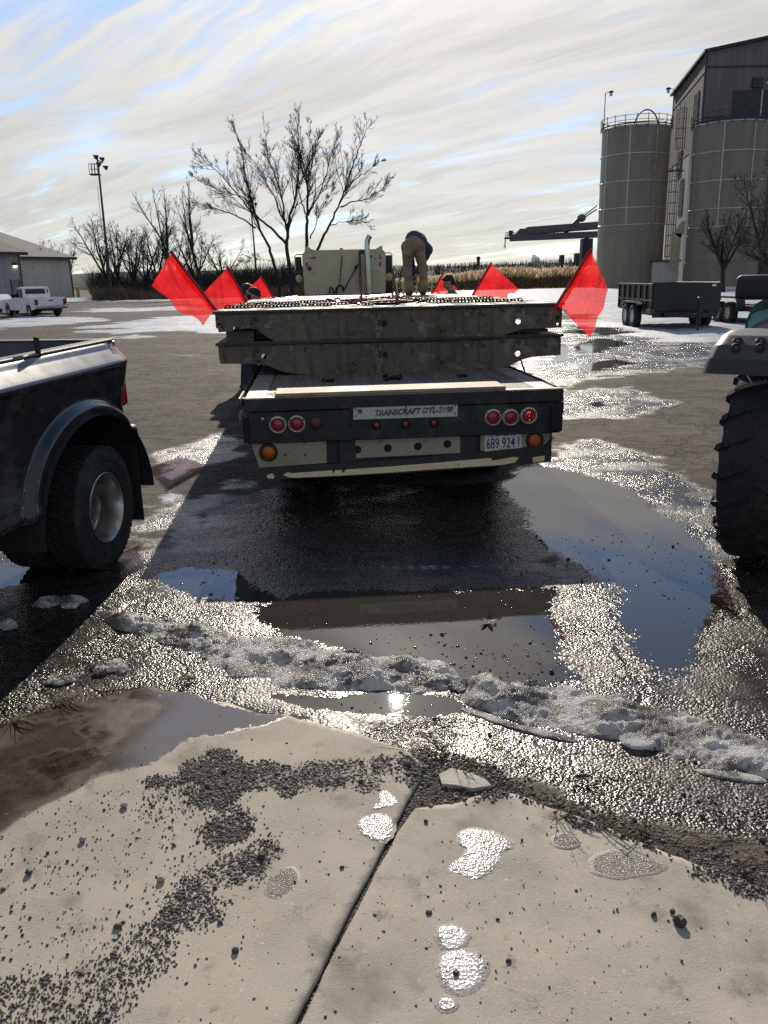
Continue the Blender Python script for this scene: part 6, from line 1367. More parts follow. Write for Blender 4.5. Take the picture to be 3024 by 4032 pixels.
# mirror on its arm
p0, p1 = txp(2902, 1083, -.35), txp(3150, 1180, -.35)
b = MB(); b.box(((p0.x+p1.x)/2, -.35, (p0.z+p1.z)/2), (abs(p1.x-p0.x), .07, abs(p0.z-p1.z)), None, .032, 5); mi = b.build('mirror', m_blackp, tx, ang=50)
b = MB(); b.tube([(p1.x-.03, -.31, p1.z+.06), (p1.x+.12, -.2, p1.z), (p1.x+.3, .3, 1.55)], .014, 8); b.build('mirror_arm', m_blackp, mi)
b = MB(); b.bx(.62, 1.7, -.5, 2.6, .55, 1.45, .05, 2); b.bx(.75, 1.55, 2.6, 3.3, .7, 1.3, .08, 2); b.build('tractor_body', m_green, tx)
b = MB(); b.bx(.62, 1.7, .3, 1.9, 1.45, 2.45, .05, 2); b.build('cab_glass', m_teal, tx); b = MB(); b.bx(.55, 1.8, .2, 2.0, 2.45, 2.58, .04); b.build('cab_roof', m_green, tx)
for xx, yy, rr_ in ((2.3, 0, .635), (.55, 2.7, .42), (1.8, 2.7, .42)):
    b = MB(); tyre(b, rr_, rr_*.55, .40, YM(xx, yy, rr_), 40); b.build('wheel', m_tyre, tx, ang=40)


# ------------------------------------------------------------------ warehouse at the left
m_wall1 = bpy.data.materials.new('ribbed_wall'); m_wall2 = bpy.data.materials.new('pale_wall')
def ribbed(m, c1, c2, pitch, axis=0, var=0.12, streak=0.35, depth=0.03):
    m.use_nodes = True; t = NT(m.node_tree); p = m.node_tree.nodes['Principled BSDF']; oc = t.n('ShaderNodeTexCoord').outputs['Object']; sx = t.n('ShaderNodeSeparateXYZ'); t.l(oc, sx.inputs[0])
    f = t.math('ABSOLUTE', t.math('SUBTRACT', t.math('FRACT', t.math('MULTIPLY', sx.outputs[axis], 1/pitch)), 0.5))
    c = t.mix(t.rng(t.noise(t.mapping(oc, scale=(1, 1, .12)), 0.9, 5), .35, .68), (*c1, 1), (*c2, 1))
    c = t.mix(t.math('MULTIPLY', t.rng(t.noise(t.mapping(oc, scale=(2, 2, .05)), 1.2, 6, .65), .52, .72), streak), c, (c1[0]*.35, c1[1]*.33, c1[2]*.31, 1))
    t.l(c, p.inputs['Base Color']); p.inputs['Roughness'].default_value = 0.8; p.inputs['Specular IOR Level'].default_value = 0.15
    b = t.n('ShaderNodeBump'); b.inputs['Distance'].default_value = depth; b.inputs['Strength'].default_value = 0.8; t.l(t.rng(f, .30, .42), b.inputs['Height']); t.l(b.outputs[0], p.inputs['Normal'])
ribbed(m_wall1, (0.30, 0.31, 0.31), (0.25, 0.26, 0.265), 0.6); ribbed(m_wall2, (0.52, 0.51, 0.45), (0.45, 0.44, 0.39), 0.4, streak=.15)
m_roof = bpy.data.materials.new('ribbed_roof'); ribbed(m_roof, (0.14, 0.135, 0.12), (0.11, 0.108, 0.10), 0.7, streak=.3)
m_trim = mat('dark_trim', (0.035, 0.035, 0.036), 0.6)
m_door = mat('door_grey', (0.16, 0.165, 0.17), 0.6)
m_lampw = bpy.data.materials.new('lit_lamp'); m_lampw.use_nodes = True
pp = m_lampw.node_tree.nodes['Principled BSDF']; pp.inputs['Emission Color'].default_value = (1, .78, .42, 1); pp.inputs['Emission Strength'].default_value = 5
def hall(name, corner, z_e, length, half, rise, wallm, label, over=.7):
    """long side runs from the corner towards the viewer's left; local -y looks at the viewer"""
    root = empty(name, (corner[0], corner[1], 0), math.atan2(.85, .52)-math.pi+math.pi, label, 'building')
    # local x: along the wall away from the corner is negative
    b = MB(); b.bx(-length, 0, 0, half*2, 0, z_e); b.prism([(0, z_e), (half, z_e+rise), (2*half, z_e)], length, Matrix(((0, -1, 0, 0), (1, 0, 0, 0), (0, 0, 1, 0), (0, 0, 0, 1)))); b.build('wall', wallm, root)
    sl = rise/half
    b = MB(); b.prism([(-over, z_e+.05-over*sl), (half, z_e+.05+rise), (2*half+over, z_e+.05-over*sl), (2*half+over, z_e+.32-over*sl), (half, z_e+.32+rise), (-over, z_e+.32-over*sl)], length+1.2, Matrix(((0, -1, 0, .8), (1, 0, 0, 0), (0, 0, 1, 0), (0, 0, 0, 1)))); b.build('roof', m_roof, root)
    b = MB(); b.bx(-length, .85, -over-.12, -over+.02, z_e-.12-over*sl, z_e+.33-over*sl); b.build('gutter', m_trim, root)
    b = MB(); b.tube([(-.3, -.12, z_e-.5), (-.3, -.12, .2)], .10, 8); b.build('downpipe', m_trim, root)
    return root
q = g(299, 1169); wc = at(286, 1100, 161)
h1 = hall('warehouse', (wc[0], wc[1]), 7.0, 60, 22, 5.6, m_wall2, 'cream walled warehouse with a wide dark roof at the far left')
b = MB(); b.bx(-33, -31, 21, 23, 12.6, 13.6); b.build('roof_vent', m_trim, h1)
b = MB(); b.bx(-21.4, -19.9, -.06, .02, 0, 3.2); b.build('door', m_trim, h1)
wc2 = at(90, 1100, 130)
h2 = hall('warehouse', (wc2[0], wc2[1]), 6.9, 40, 10, 3.4, m_wall1, 'grey ribbed metal building with a lit wall lamp in front of the cream warehouse')
def on_wall(px, py, root, off=-.03):
    yaw = root.rotation_euler.z; n_ = np.array([-math.sin(yaw), math.cos(yaw), 0]); r_w = np.array([math.cos(yaw), math.sin(yaw), 0]); O = np.array([*root.location])
    d = ray(px, py); p = _C+d*(((O-_C)@n_)/(d@n_)); return float((p-O)@r_w), float(p[2])
dx, dz0 = on_wall(58, 1105, h2)
b = MB(); b.bx(dx-.65, dx+.65, -.05, .02, 0.2, on_wall(58, 1103, h2)[1]); dd_ = b.build('door', m_door, h2); b = MB(); b.bx(dx-.8, dx-.65, -.09, .02, 0.2, dz0+.2); b.build('door_frame', m_trim, dd_); b = MB(); b.bx(dx+.65, dx+.8, -.09, .02, 0.2, dz0+.2); b.build('door_frame', m_trim, dd_)
lx, lz = on_wall(57, 1043, h2); b = MB(); b.bx(lx-.35, lx+.35, -.25, 0, lz-.1, lz+.3); wl_ = b.build('wall_lamp', m_trim, h2); b = MB(); b.bx(lx-.28, lx+.28, -.28, -.05, lz-.34, lz-.1, .05); b.build('lamp_glass', m_lampw, wl_)

# ------------------------------------------------------------------ plant at the right: silos and tall mill
m_silo = bpy.data.materials.new('silo_grey'); m_silo.use_nodes = True
t = NT(m_silo.node_tree); p_ = m_silo.node_tree.nodes['Principled BSDF']; oc = t.n('ShaderNodeTexCoord').outputs['Object']
c_ = t.mix(t.rng(t.noise(t.mapping(oc, scale=(1, 1, .2)), .7, 6), .35, .68), (.205, .182, .135, 1), (.165, .147, .11, 1))
c_ = t.mix(t.math('MULTIPLY', t.rng(t.noise(t.mapping(oc, scale=(1.6, 1.6, .06)), 1.3, 6, .65), .52, .70), .45), c_, (.07, .06, .048, 1))
t.l(c_, p_.inputs['Base Color']); p_.inputs['Roughness'].default_value = .45
m_band = mat('silo_band', (.38, .38, .36), .3, metal=.4, var=.2, vscale=2)
m_iron = mat('dark_iron', (.03, .032, .036), .6)
def silo(px_top, py_top, px_base, Yc, Rs, label, rails=True):
    base = at(px_base, 1130, Yc); x0 = base[0]
    zt = at(px_top, py_top, Yc-Rs)[2]
    root = empty('silo', (x0, Yc, 0), math.atan2(-x0, Yc), label, 'silo', 'pair of tall grey silos')
    b = MB(); b.lathe([(Rs, 0), (Rs, zt), (Rs*.98, zt), (0, zt+.5)], None, 128); b.build('shell', m_silo, root, ang=50)
    hb = [zt-.12, zt-3.55, zt-7.0, zt-10.4, zt-12.6]
    for z in hb: b = MB(); b.lathe([(Rs, -.10), (Rs+.08, -.06), (Rs+.08, .06), (Rs, .10)], Matrix.Translation((0, 0, z)), 96); b.build('band', m_band, root, ang=50)
    for z in (zt-13.6, zt-17, zt-20.4): b = MB(); b.lathe([(Rs, -.04), (Rs+.03, 0), (Rs, .04)], Matrix.Translation((0, 0, z)), 64); b.build('seam', m_silo, root)
    for k in range(8):
        a = R_(-99+45*k); b = MB(); b.bar((math.cos(a)*(Rs+.03), math.sin(a)*(Rs+.03), hb[-1]), (math.cos(a)*(Rs+.03), math.sin(a)*(Rs+.03), zt-.1), .16, .08, up=(math.cos(a), math.sin(a), 0)); b.build('stiffener', m_band, root)
    b = MB(); n = 20
    for h in (.12, .55, 1.15): b.tube([(math.cos(2*math.pi*k/40)*(Rs+.18), math.sin(2*math.pi*k/40)*(Rs+.18), zt+h) for k in range(40)], .035 if h > .2 else .08, 5, closed=True)
    for k in range(n): a = 2*math.pi*k/n; b.bar((math.cos(a)*(Rs+.18), math.sin(a)*(Rs+.18), zt-.35), (math.cos(a)*(Rs+.18), math.sin(a)*(Rs+.18), zt+1.3), .09)
    b.build('railing', m_iron, root)
    b = MB(); b.tube([(1.2+math.cos(R_(a))*1.55, -2.2, zt-.3+math.sin(R_(a))*2.3) for a in range(0, 181, 10)], .09, 8); b.build('hoop', m_iron, root)
    b = MB(); b.bx(-2.5, .5, 0, 1.5, zt+.1, zt+.65); b.bar((-2.5, -1, zt+.8), (3.5, -.4, zt+.9), .08); b.build('roof_hatch', m_iron, root)
    return root, x0, zt
s1, sx1, szt1 = silo(2497, 486, 2472, 124, 4.55, 'left silo of the pair, standing clear against the sky with two lamp poles')
s2, sx2, szt2 = silo(2868, 468, 2828, 117, 4.75, 'right silo of the pair, partly behind bare trees in front of the mill')
def silo_pole(root, lx, ly, z0, hh, label, lean):
    a = empty('lamp_pole', root.location+root.rotation_euler.to_matrix() @ Vector((lx, ly, z0)), root.rotation_euler.z, label, 'lamp')
    b = MB(); b.tube([(0, 0, -1.0), (0, 0, hh)], .06, 6); b.build('pole', m_iron, a); b = MB(); b.bar((0, 0, hh), (lean*.5, -.2, hh+.05), .06); b.blob((lean*.75, -.3, hh+.05), (.7, .5, .35), 2); b.build('lamp_head', m_iron, a); b = MB(); b.lathe([(.16, 0), (.2, -.4), (0, -.45)], Matrix.Translation((lean*.75, -.3, hh-.05)), 10); b.build('lamp_glass', m_band, a)
silo_pole(s1, -4.3, -1.2, szt1, 4.6, 'thin lamp pole on the left rim of the left silo', 1)
silo_pole(s1, 4.6, 0.2, szt1, 4.7, 'thin lamp pole on the right rim of the left silo', -1)
silo_pole(s2, 4.6, -1.0, szt2, 4.7, 'lamp pole on the right rim of the right silo', -1)
def ladder(root_xy, yaw, segs, label):
    z_all0 = segs[0][0]-3; root = empty('caged_ladder', (root_xy[0], root_xy[1], 0), yaw, label, 'ladder')
    for (z0, z1, dx) in segs:
        b = MB()
        for s in (-1, 1): b.bar((dx+s*.28, 0, max(z0-2.5, .3)), (dx+s*.28, 0, z1+1.0), .07)
        z = max(z0-2.5, .3)
        while z < z1: b.bar((dx-.28, 0, z), (dx+.28, 0, z), .03); z += .35
        b.build('ladder', m_iron, root); b = MB(); z = z0
        while z <= z1+.01:
            b.tube([(dx+math.cos(R_(a))*.62, -.1-math.sin(R_(a))*.9, z) for a in range(0, 181, 15)], .05, 5); z += (z1-z0)/max(1, round((z1-z0)/1.4))
        for a in range(0, 181, 30): b.bar((dx+math.cos(R_(a))*.62, -.1-math.sin(R_(a))*.9, z0), (dx+math.cos(R_(a))*.62, -.1-math.sin(R_(a))*.9, z1), .05)
        b.build('cage', m_iron, root)
    b = MB(); b.bx(-.9, 1.2, -.2, .5, segs[0][1]-.1, segs[0][1]); b.build('landing', m_iron, root)
    return root
lp_ = at(2628, 1100, 121.5)
ladder((lp_[0], lp_[1]), R_(-15), [(at(2636, 1010, 121.5)[2], at(2640, 672, 121.5)[2], .0), (at(2650, 588, 121.5)[2], at(2650, 432, 121.5)[2], .45)], 'dark caged ladder climbing between the left silo and the mill')
# downpipe on the right silo, yellowish chute, small shed
b = MB(); a0, a1, a2 = at(2722, 520, 112.6), at(2712, 760, 112.6), at(2690, 1050, 112.6); b.tube([a0, a1, a2], .16, 8); o = b.build('drain_pipe', m_band); tag(o, 'bright vertical pipe down the left edge of the right silo', 'pipe')
m_chute = mat('chute_tan', (.34, .29, .20), .55, var=.3, vscale=2, dirt=((.12, .09, .06), 1.5, .58, .6))
b = MB(); c0, c1, c2 = at(2652, 1068, 114), at(2664, 920, 114), at(2700, 880, 114); b.bar(c0, c1, .95, .95, up=(0, 1, 0)); b.bar(Vector(c1)+Vector((0, 0, -.3)), c2, .95, .95, up=(0, 1, 0)); o = b.build('grain_chute', m_chute); tag(o, 'tan sheet metal chute bending down between the two silos', 'chute')
q = at(2610, 1050, 119); b = MB(); b.bx(q[0]-1.3, q[0]+2.2, 119, 122, 0, 3.4); sh = b.build('shed', m_wall2); b = MB(); b.bx(q[0]-1.5, q[0]+2.4, 118.8, 122.2, 3.4, 3.6); b.build('shed_roof', m_trim, sh); tag(sh, 'little pale shed at the foot of the caged ladder', 'shed')
# the mill
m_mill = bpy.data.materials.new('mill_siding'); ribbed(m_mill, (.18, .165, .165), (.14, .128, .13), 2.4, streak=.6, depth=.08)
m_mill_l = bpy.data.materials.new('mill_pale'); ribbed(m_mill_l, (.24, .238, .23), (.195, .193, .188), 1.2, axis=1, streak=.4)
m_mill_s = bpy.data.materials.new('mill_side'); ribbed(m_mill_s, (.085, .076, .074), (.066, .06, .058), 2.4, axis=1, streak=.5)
m_pane = mat('mill_glass', (.40, .42, .43), .25, var=.3, vscale=.8)
mc = at(2718, 1100, 125); X0, Y0, Y1 = mc[0], 125.0, 153.0; zc_ = at(2770, 205, 125)[2]; zr = at(3024, 150, 125)[2]; sl_ = (zr-zc_)/(at(3024, 150, 125)[0]-at(2770, 205, 125)[0]); XR = X0+34
mill = empty('mill_building', (X0, Y0, 0), 0, 'tall dark metal clad mill building behind the silos at the right edge', 'building')
# far corner of the side wall leans outwards in plan so that it recedes as seen
XF = at(2606, 1100, Y1)[0]-X0
b = MB(); zt_ = zc_
def wallpoly(b, pts): b.bm.faces.new([b.bm.verts.new(p) for p in pts])
zbnd = at(2721, 599, 133)[2]
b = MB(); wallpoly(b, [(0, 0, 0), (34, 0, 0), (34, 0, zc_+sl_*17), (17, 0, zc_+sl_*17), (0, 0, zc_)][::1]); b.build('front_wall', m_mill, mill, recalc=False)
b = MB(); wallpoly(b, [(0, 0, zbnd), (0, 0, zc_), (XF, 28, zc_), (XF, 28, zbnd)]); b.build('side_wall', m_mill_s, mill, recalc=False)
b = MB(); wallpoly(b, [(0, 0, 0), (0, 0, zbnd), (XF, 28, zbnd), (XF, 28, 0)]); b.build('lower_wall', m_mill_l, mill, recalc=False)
b = MB(); wallpoly(b, [(34, 0, 0), (XF+34, 28, 0), (XF+34, 28, zc_), (34, 0, zc_)]); wallpoly(b, [(XF, 28, 0), (XF+34, 28, 0), (XF+34, 28, zc_), (XF+17, 28, zc_+sl_*17), (XF, 28, zc_)]); b.build('back_wall', m_mill, mill, recalc=False)
b = MB(); th = .35
for (xa, za, xb, zb_) in ((-.5, zc_-sl_*.5, 17, zc_+sl_*17), (17, zc_+sl_*17, 34.5, zc_-sl_*.5)):
    v8 = [b.bm.verts.new(p) for p in ((xa, -.5, za), (xb, -.5, zb_), (xb+XF, 28.5, zb_), (xa+XF, 28.5, za), (xa, -.5, za+th), (xb, -.5, zb_+th), (xb+XF, 28.5, zb_+th), (xa+XF, 28.5, za+th))]
    for f_ in ((0, 1, 2, 3), (7, 6, 5, 4), (0, 4, 5, 1), (1, 5, 6, 2), (2, 6, 7, 3), (3, 7, 4, 0)): b.bm.faces.new([v8[i] for i in f_])
b.build('roof', m_trim, mill)
def front(px, py): q = at(px, py, Y0); return q[0]-X0, q[2]
for (xa, ya, xb, yb, nm, m_, dep) in ((2888, 357, 3200, 452, 'opening', m_trim, .12), (2962, 308, 3000, 346, 'vent', m_trim, .4), (2955, 1015, 3100, 1085, 'loading_door', m_trim, .1)):
    p1, p2 = front(xa, ya), front(xb, yb); b = MB(); b.bx(p1[0], p2[0], -dep, .02, p2[1], p1[1]); oo = b.build(nm, m_, mill)
    if nm == 'opening': b = MB(); b.bx((p1[0]*.65+p2[0]*.35)-.1, (p1[0]*.65+p2[0]*.35)+.1, -dep-.06, -dep, p2[1], p1[1]); b.build('mullion', m_band, oo)
p1 = front(2890, 460); b = MB(); b.bx(0, 34, -.10, 0, p1[1]-.1, p1[1]+.1); b.bx(0, 34, -.10, 0, front(2890, 262)[1]-.1, front(2890, 262)[1]+.1); b.build('siding_rail', m_trim, mill)
b = MB(); b.bx(-.12, .12, -.12, .12, 0, zc_); b.build('corner_trim', m_trim, mill)
def side(u, z0, z1, du, nm, m_, off=.08):
    x_, y_ = XF*u, 28*u; b = MB(); d_ = Vector((XF, 28, 0)).normalized(); n_ = Vector((-d_.y, d_.x, 0)); b.bar(Vector((x_, y_, (z0+z1)/2))+n_*off*.5, Vector((x_, y_, (z0+z1)/2))+d_*du+n_*off*.5, off, z1-z0); return b.build(nm, m_, mill)
for u, za, zb_ in ((.12, 21.3, 26.5), (.52, 16.5, 20.3), (.40, 10.6, 15.8)):
    w_ = side(u, za, zb_, 3.4, 'window', m_pane)
    x_, y_ = XF*u, 28*u; d_ = Vector((XF, 28, 0)).normalized(); n_ = Vector((-d_.y, d_.x, 0)); b = MB()
    for k in range(5): b.bar(Vector((x_, y_, za))+d_*(k*.85)+n_*.1, Vector((x_, y_, zb_))+d_*(k*.85)+n_*.1, .08)
    for k in range(6): b.bar(Vector((x_, y_, za+(zb_-za)*k/5))+n_*.1, Vector((x_, y_, za+(zb_-za)*k/5))+d_*3.4+n_*.1, .08)
    b.build('glazing_bars', m_trim, w_)
side(.0, zbnd-.12, zbnd+.12, 28, 'siding_rail', m_trim); side(.0, 28.2, 28.5, 28, 'siding_rail', m_trim)
# conveyor gallery reaching out behind the left silo
YB = 185.0
def ab(px, py): return Vector(at(px, py, YB))
m_gal = mat('gallery_grey', (.10, .11, .125), .6, var=.2, vscale=.6)
cv = empty('conveyor_gallery', ab(2200, 930), 0, 'long dark conveyor boom reaching out left from behind the left silo', 'conveyor')
b = MB(); b.bar(ab(2075, 908), ab(2420, 882), 3.0, 1.35); b.build('hood', m_gal, cv)
b = MB(); b.bar(ab(2010, 938), ab(2420, 920), 2.6, 1.25); b.build('girder', m_gal, cv)
b = MB()
for k in range(26): q = ab(2080+k*13, 917-k*1.0); b.box(q, (.35, 2.6, .7))
b.build('gallery_post', m_gal, cv)
b = MB(); P3 = [ab(x, y) for x, y in ((2010, 938), (2043, 902), (2077, 900), (2077, 928))]; A_ = [b.bm.verts.new(p+Vector((0, -1.4, 0))) for p in P3]; B_ = [b.bm.verts.new(p+Vector((0, 1.4, 0))) for p in P3]; b.bm.faces.new(A_); b.bm.faces.new(B_[::-1])
for i in range(4): j = (i+1) % 4; b.bm.faces.new((A_[i], B_[i], B_[j], A_[j]))
b.build('head_house', m_gal, cv)
b = MB(); b.bar(ab(1988, 937), ab(2016, 939), 2.4, .3)
for k in range(5): b.bar(ab(1991+k*8, 937), ab(1991+k*8, 917), .12)
b.bar(ab(1990, 917), ab(2028, 915), .12); b.bar(ab(1990, 927), ab(2022, 926), .10); b.bx(ab(2011, 930).x-.4, ab(2011, 930).x+.4, YB-.5, YB+.5, ab(2011, 930).z, ab(2011, 908).z); b.build('platform', m_iron, cv)
b = MB(); b.tube([ab(1990, 938), ab(1988, 968)], .12, 5); b.bar(ab(1984, 971), ab(1992, 971), .2); b.bar(ab(1985, 971), ab(1984, 979), .12); b.bar(ab(1991, 971), ab(1991, 979), .12); b.build('hanging_hook', m_iron, cv)
b = MB(); b.bar(ab(2224, 917), ab(2286, 857), .8, .8); b.bar(ab(2276, 900), ab(2280, 860), .35); b.blob(ab(2290, 858), (1.9, 1.5, 1.7), 2); b.build('jib', m_gal, cv)
b = MB(); b.tube([ab(2290, 855), ab(2350, 810)], .16, 5); b.tube([ab(2292, 862), ab(2350, 823)], .16, 5); b.build('stay_rope', m_band, cv)
b = MB(); b.bar(ab(2302, 1125), ab(2310, 940), 2.2, 2.6, up=(0, 1, 0), bev=.1); b.bar(ab(2310, 941), ab(2310, 932), .8, .8, up=(0, 1, 0)); o = b.build('concrete_pier', m_iron); tag(o, 'tall dark pier under the conveyor boom, left of the left silo', 'pier')
rebase(cv)
# inclined conveyor far beyond the reeds, and a pale pipe rail
YG = 215.0
ic = empty('inclined_conveyor', V(at(1620, 1085, YG)), 0, 'bright sloping conveyor with a white head box, far beyond the reeds', 'conveyor')
b = MB(); b.bar(at(1545, 1101, YG), at(1692, 1074, YG), 1.4, .35); b.build('belt_frame', m_band, ic)
b = MB(); q = at(1693, 1076, YG); b.box(V(q), (1.1, 1.5, 1.15)); b.build('head_box', m_white, ic)
for px in (1570, 1610, 1650): b = MB(); b.bar(at(px, 1101-(px-1545)*.18, YG), at(px, 1127, YG), .15); b.build('leg', m_iron, ic)
rebase(ic)
YR = 46.0
rl = empty('pipe_rail', V(at(1640, 1140, YR)), 0, 'pale yellow pipe rail seen between the legs of the bent worker', 'railing')
m_yel = mat('pale_yellow', (.55, .48, .24), .5)
for py in (1114, 1132, 1150): b = MB(); b.tube([at(1560, py+1, YR), at(1728, py-3, YR)], .05, 6); b.build('rail', m_yel, rl)
for px in (1562, 1588, 1640, 1700, 1727): b = MB(); q = at(px, 1113, YR); b.tube([q, (q[0], q[1], 0)], .05, 6); b.build('post', m_yel, rl)
rebase(rl)
# flood-light masts
def mast(px0, py0, px1, py1, Yd, label, plat=True):
    top = at(px0, py0, Yd); bx_ = at(px1, py1, Yd)[0]; root = empty('light_mast', (bx_, Yd, 0), 0, label, 'lamp mast', 'tall flood light masts'); dx = top[0]-bx_; h = top[2]
    b = MB(); b.tube([(0, 0, 0), (dx*.5, 0, h*.5), (dx, 0, h)], [.17, .14, .10], 10); b.build('pole', m_iron, root)
    for x_, z_, yy in ((-.25, .35, 0), (.42, .1, .1), (.1, -.5, -.3), (.75, -.85, .1)):
        b = MB(); b.lathe([(.08, -.24), (.15, -.05), (.31, .26), (.30, .28), (0, .26)], Matrix.Translation((dx+x_, yy, h+z_)) @ Matrix.Rotation(R_(118), 4, 'Y'), 14); b.build('flood_light', m_iron, root)
    b = MB(); b.bar((dx-.4, 0, h+.2), (dx+.6, 0, h-.4), .12); b.bar((dx, 0, h-1), (dx, 0, h+.3), .14); b.build('bracket', m_iron, root)
    if plat:
        b = MB(); b.bx(dx-1.05, dx+.1, -.5, .5, h-1.75, h-1.62)
        for x_ in (-1.0, -.65, -.3): b.bar((dx+x_, -.45, h-1.7), (dx+x_, -.45, h-.5), .05); b.bar((dx+x_, .45, h-1.7), (dx+x_, .45, h-.5), .05)
        for y_ in (-.45, .45): b.bar((dx-1.02, y_, h-.5), (dx, y_, h-.5), .05); b.bar((dx-1.02, y_, h-1.1), (dx, y_, h-1.1), .04)
        b.build('platform', m_iron, root)
    b = MB(); b.tube([(dx-.35, 0, h-3), (dx*.5-.35, 0, h*.5)], .03, 4); b.build('cable', m_iron, root)
mast(384, 628, 433, 1110, 108, 'tall leaning flood light mast standing clear above the left trees')
mast(985, 782, 1010, 1050, 150, 'distant flood light mast seen through the big bare tree', False)
# yellow bollards, dark pump stand, plank pile
m_boll = mat('bollard_yellow', (.36, .30, .11), .6, var=.3, vscale=3)
for k, (px, py, lab) in enumerate(((309, 1170, 'yellow bollard at the right corner of the cream warehouse'), (440, 1174, 'yellow bollard standing alone left of the dark frame'), (0, 0, ''))):
    if not lab: continue
    q = g(px, py); b = MB(); b.lathe([(.32, 0), (.32, 1.75), (.26, 1.92), (0, 1.98)], None, 14); o = b.build('bollard', m_boll, ang=50); o.location = q; tag(o, lab, 'bollard', 'yellow bollards')
q = g(500, 1172); fs_ = empty('dark_frame', V(q), 0, 'dark steel frame on a low base by the brush, right of the lone bollard', 'frame')
b = MB(); b.bx(-2.6, 3.2, -.5, .6, 0, .32); b.build('base', m_iron, fs_)
b = MB(); b.bx(-.75, -.5, -.2, .2, .3, 2.2); b.bx(.4, .65, -.2, .2, .3, 2.2); b.bx(-.75, .65, -.25, .25, 1.5, 2.25); b.bx(-.75, .65, -.2, .2, .8, .95); b.build('frame', m_iron, fs_)

# ------------------------------------------------------------------ bare trees
m_bark = mat('bark', (.028, .024, .021), .9, var=.4, vscale=2)
m_twig = mat('twig_grey', (.050, .043, .038), .9, var=.3, vscale=2)
def tubes(segs, mats_sides=None):
    """segs: list of (points, radii, sides) -> vertices and quads"""
    vs, fs, o = [], [], 0
    for pts, rs, n in segs:
        P = np.asarray(pts, float); k = len(P); T_ = np.gradient(P, axis=0); T_ /= np.linalg.norm(T_, axis=1, keepdims=True)+1e-9
        ref = np.array([1., 0, 0]) if abs(T_[0][0]) < .8 else np.array([0, 1., 0])
        A = np.cross(T_, ref); A /= np.linalg.norm(A, axis=1, keepdims=True)+1e-9; B = np.cross(T_, A)
        a = 2*np.pi*np.arange(n)/n
        V_ = P[:, None]+(A[:, None]*np.cos(a)[None, :, None]+B[:, None]*np.sin(a)[None, :, None])*np.asarray(rs)[:, None, None]
        vs.append(V_.reshape(-1, 3)); i, j = np.meshgrid(np.arange(k-1), np.arange(n), indexing='ij'); j2 = (j+1) % n
        fs.append(np.stack([o+i*n+j, o+i*n+j2, o+(i+1)*n+j2, o+(i+1)*n+j], -1).reshape(-1, 4)); o += k*n
    return np.concatenate(vs), np.concatenate(fs)
def limb(rd, p, d, L, r, n=7, wig=.10, up=.06, r1=.35):
    pts, rs = [np.array(p, float)], [r]; d = np.array(d, float); d /= np.linalg.norm(d)
    for k in range(n):
        d = d+np.array([rd.gauss(0, wig), rd.gauss(0, wig), rd.gauss(0, wig)+up]); d /= np.linalg.norm(d)
        pts.append(pts[-1]+d*L/n); rs.append(r*(1-(1-r1)*(k+1)/n))
    return pts, rs
def grow(rd, segs, pts, rs, level, spec):
    if level >= len(spec): return
    cnt, ls, sp_, rf, up, sides, n0 = spec[level]
    P = np.array(pts); L = np.linalg.norm(np.diff(P, axis=0), axis=1).sum()
    for k in range(cnt):
        u = rd.uniform(n0, 1.0); i = min(int(u*(len(P)-1)), len(P)-2); f = u*(len(P)-1)-i
        p = P[i]*(1-f)+P[i+1]*f; t_ = P[i+1]-P[i]; t_ /= np.linalg.norm(t_)
        side = np.array([rd.gauss(0, 1), rd.gauss(0, 1), rd.gauss(0, .6)]); side -= t_*side.dot(t_); side /= np.linalg.norm(side)
        d = t_*math.cos(sp_)+side*math.sin(sp_)*rd.uniform(.7, 1.2); r0 = max((rs[i]*(1-f)+rs[i+1]*f)*rf, .015)
        l_ = L*ls*rd.uniform(.6, 1.25)*(1.25-.95*u)
        q, w = limb(rd, p, d, l_, r0, 6 if level < 2 else 4, .13, up, .3); segs.append((q, w, sides)); grow(rd, segs, q, w, level+1, spec)
def tree(loc, trunk_segs, crown_segs, label, group=None, cat='tree', name='bare_tree', mt=None):
    root = empty(name, loc, 0, label, cat, group)
    v, f = tubes(trunk_segs); npmesh('trunk', v, f, mt or m_bark, root, smooth=True); v, f = tubes(crown_segs); npmesh('crown', v, f, m_twig if mt is None else mt, root)
    return root
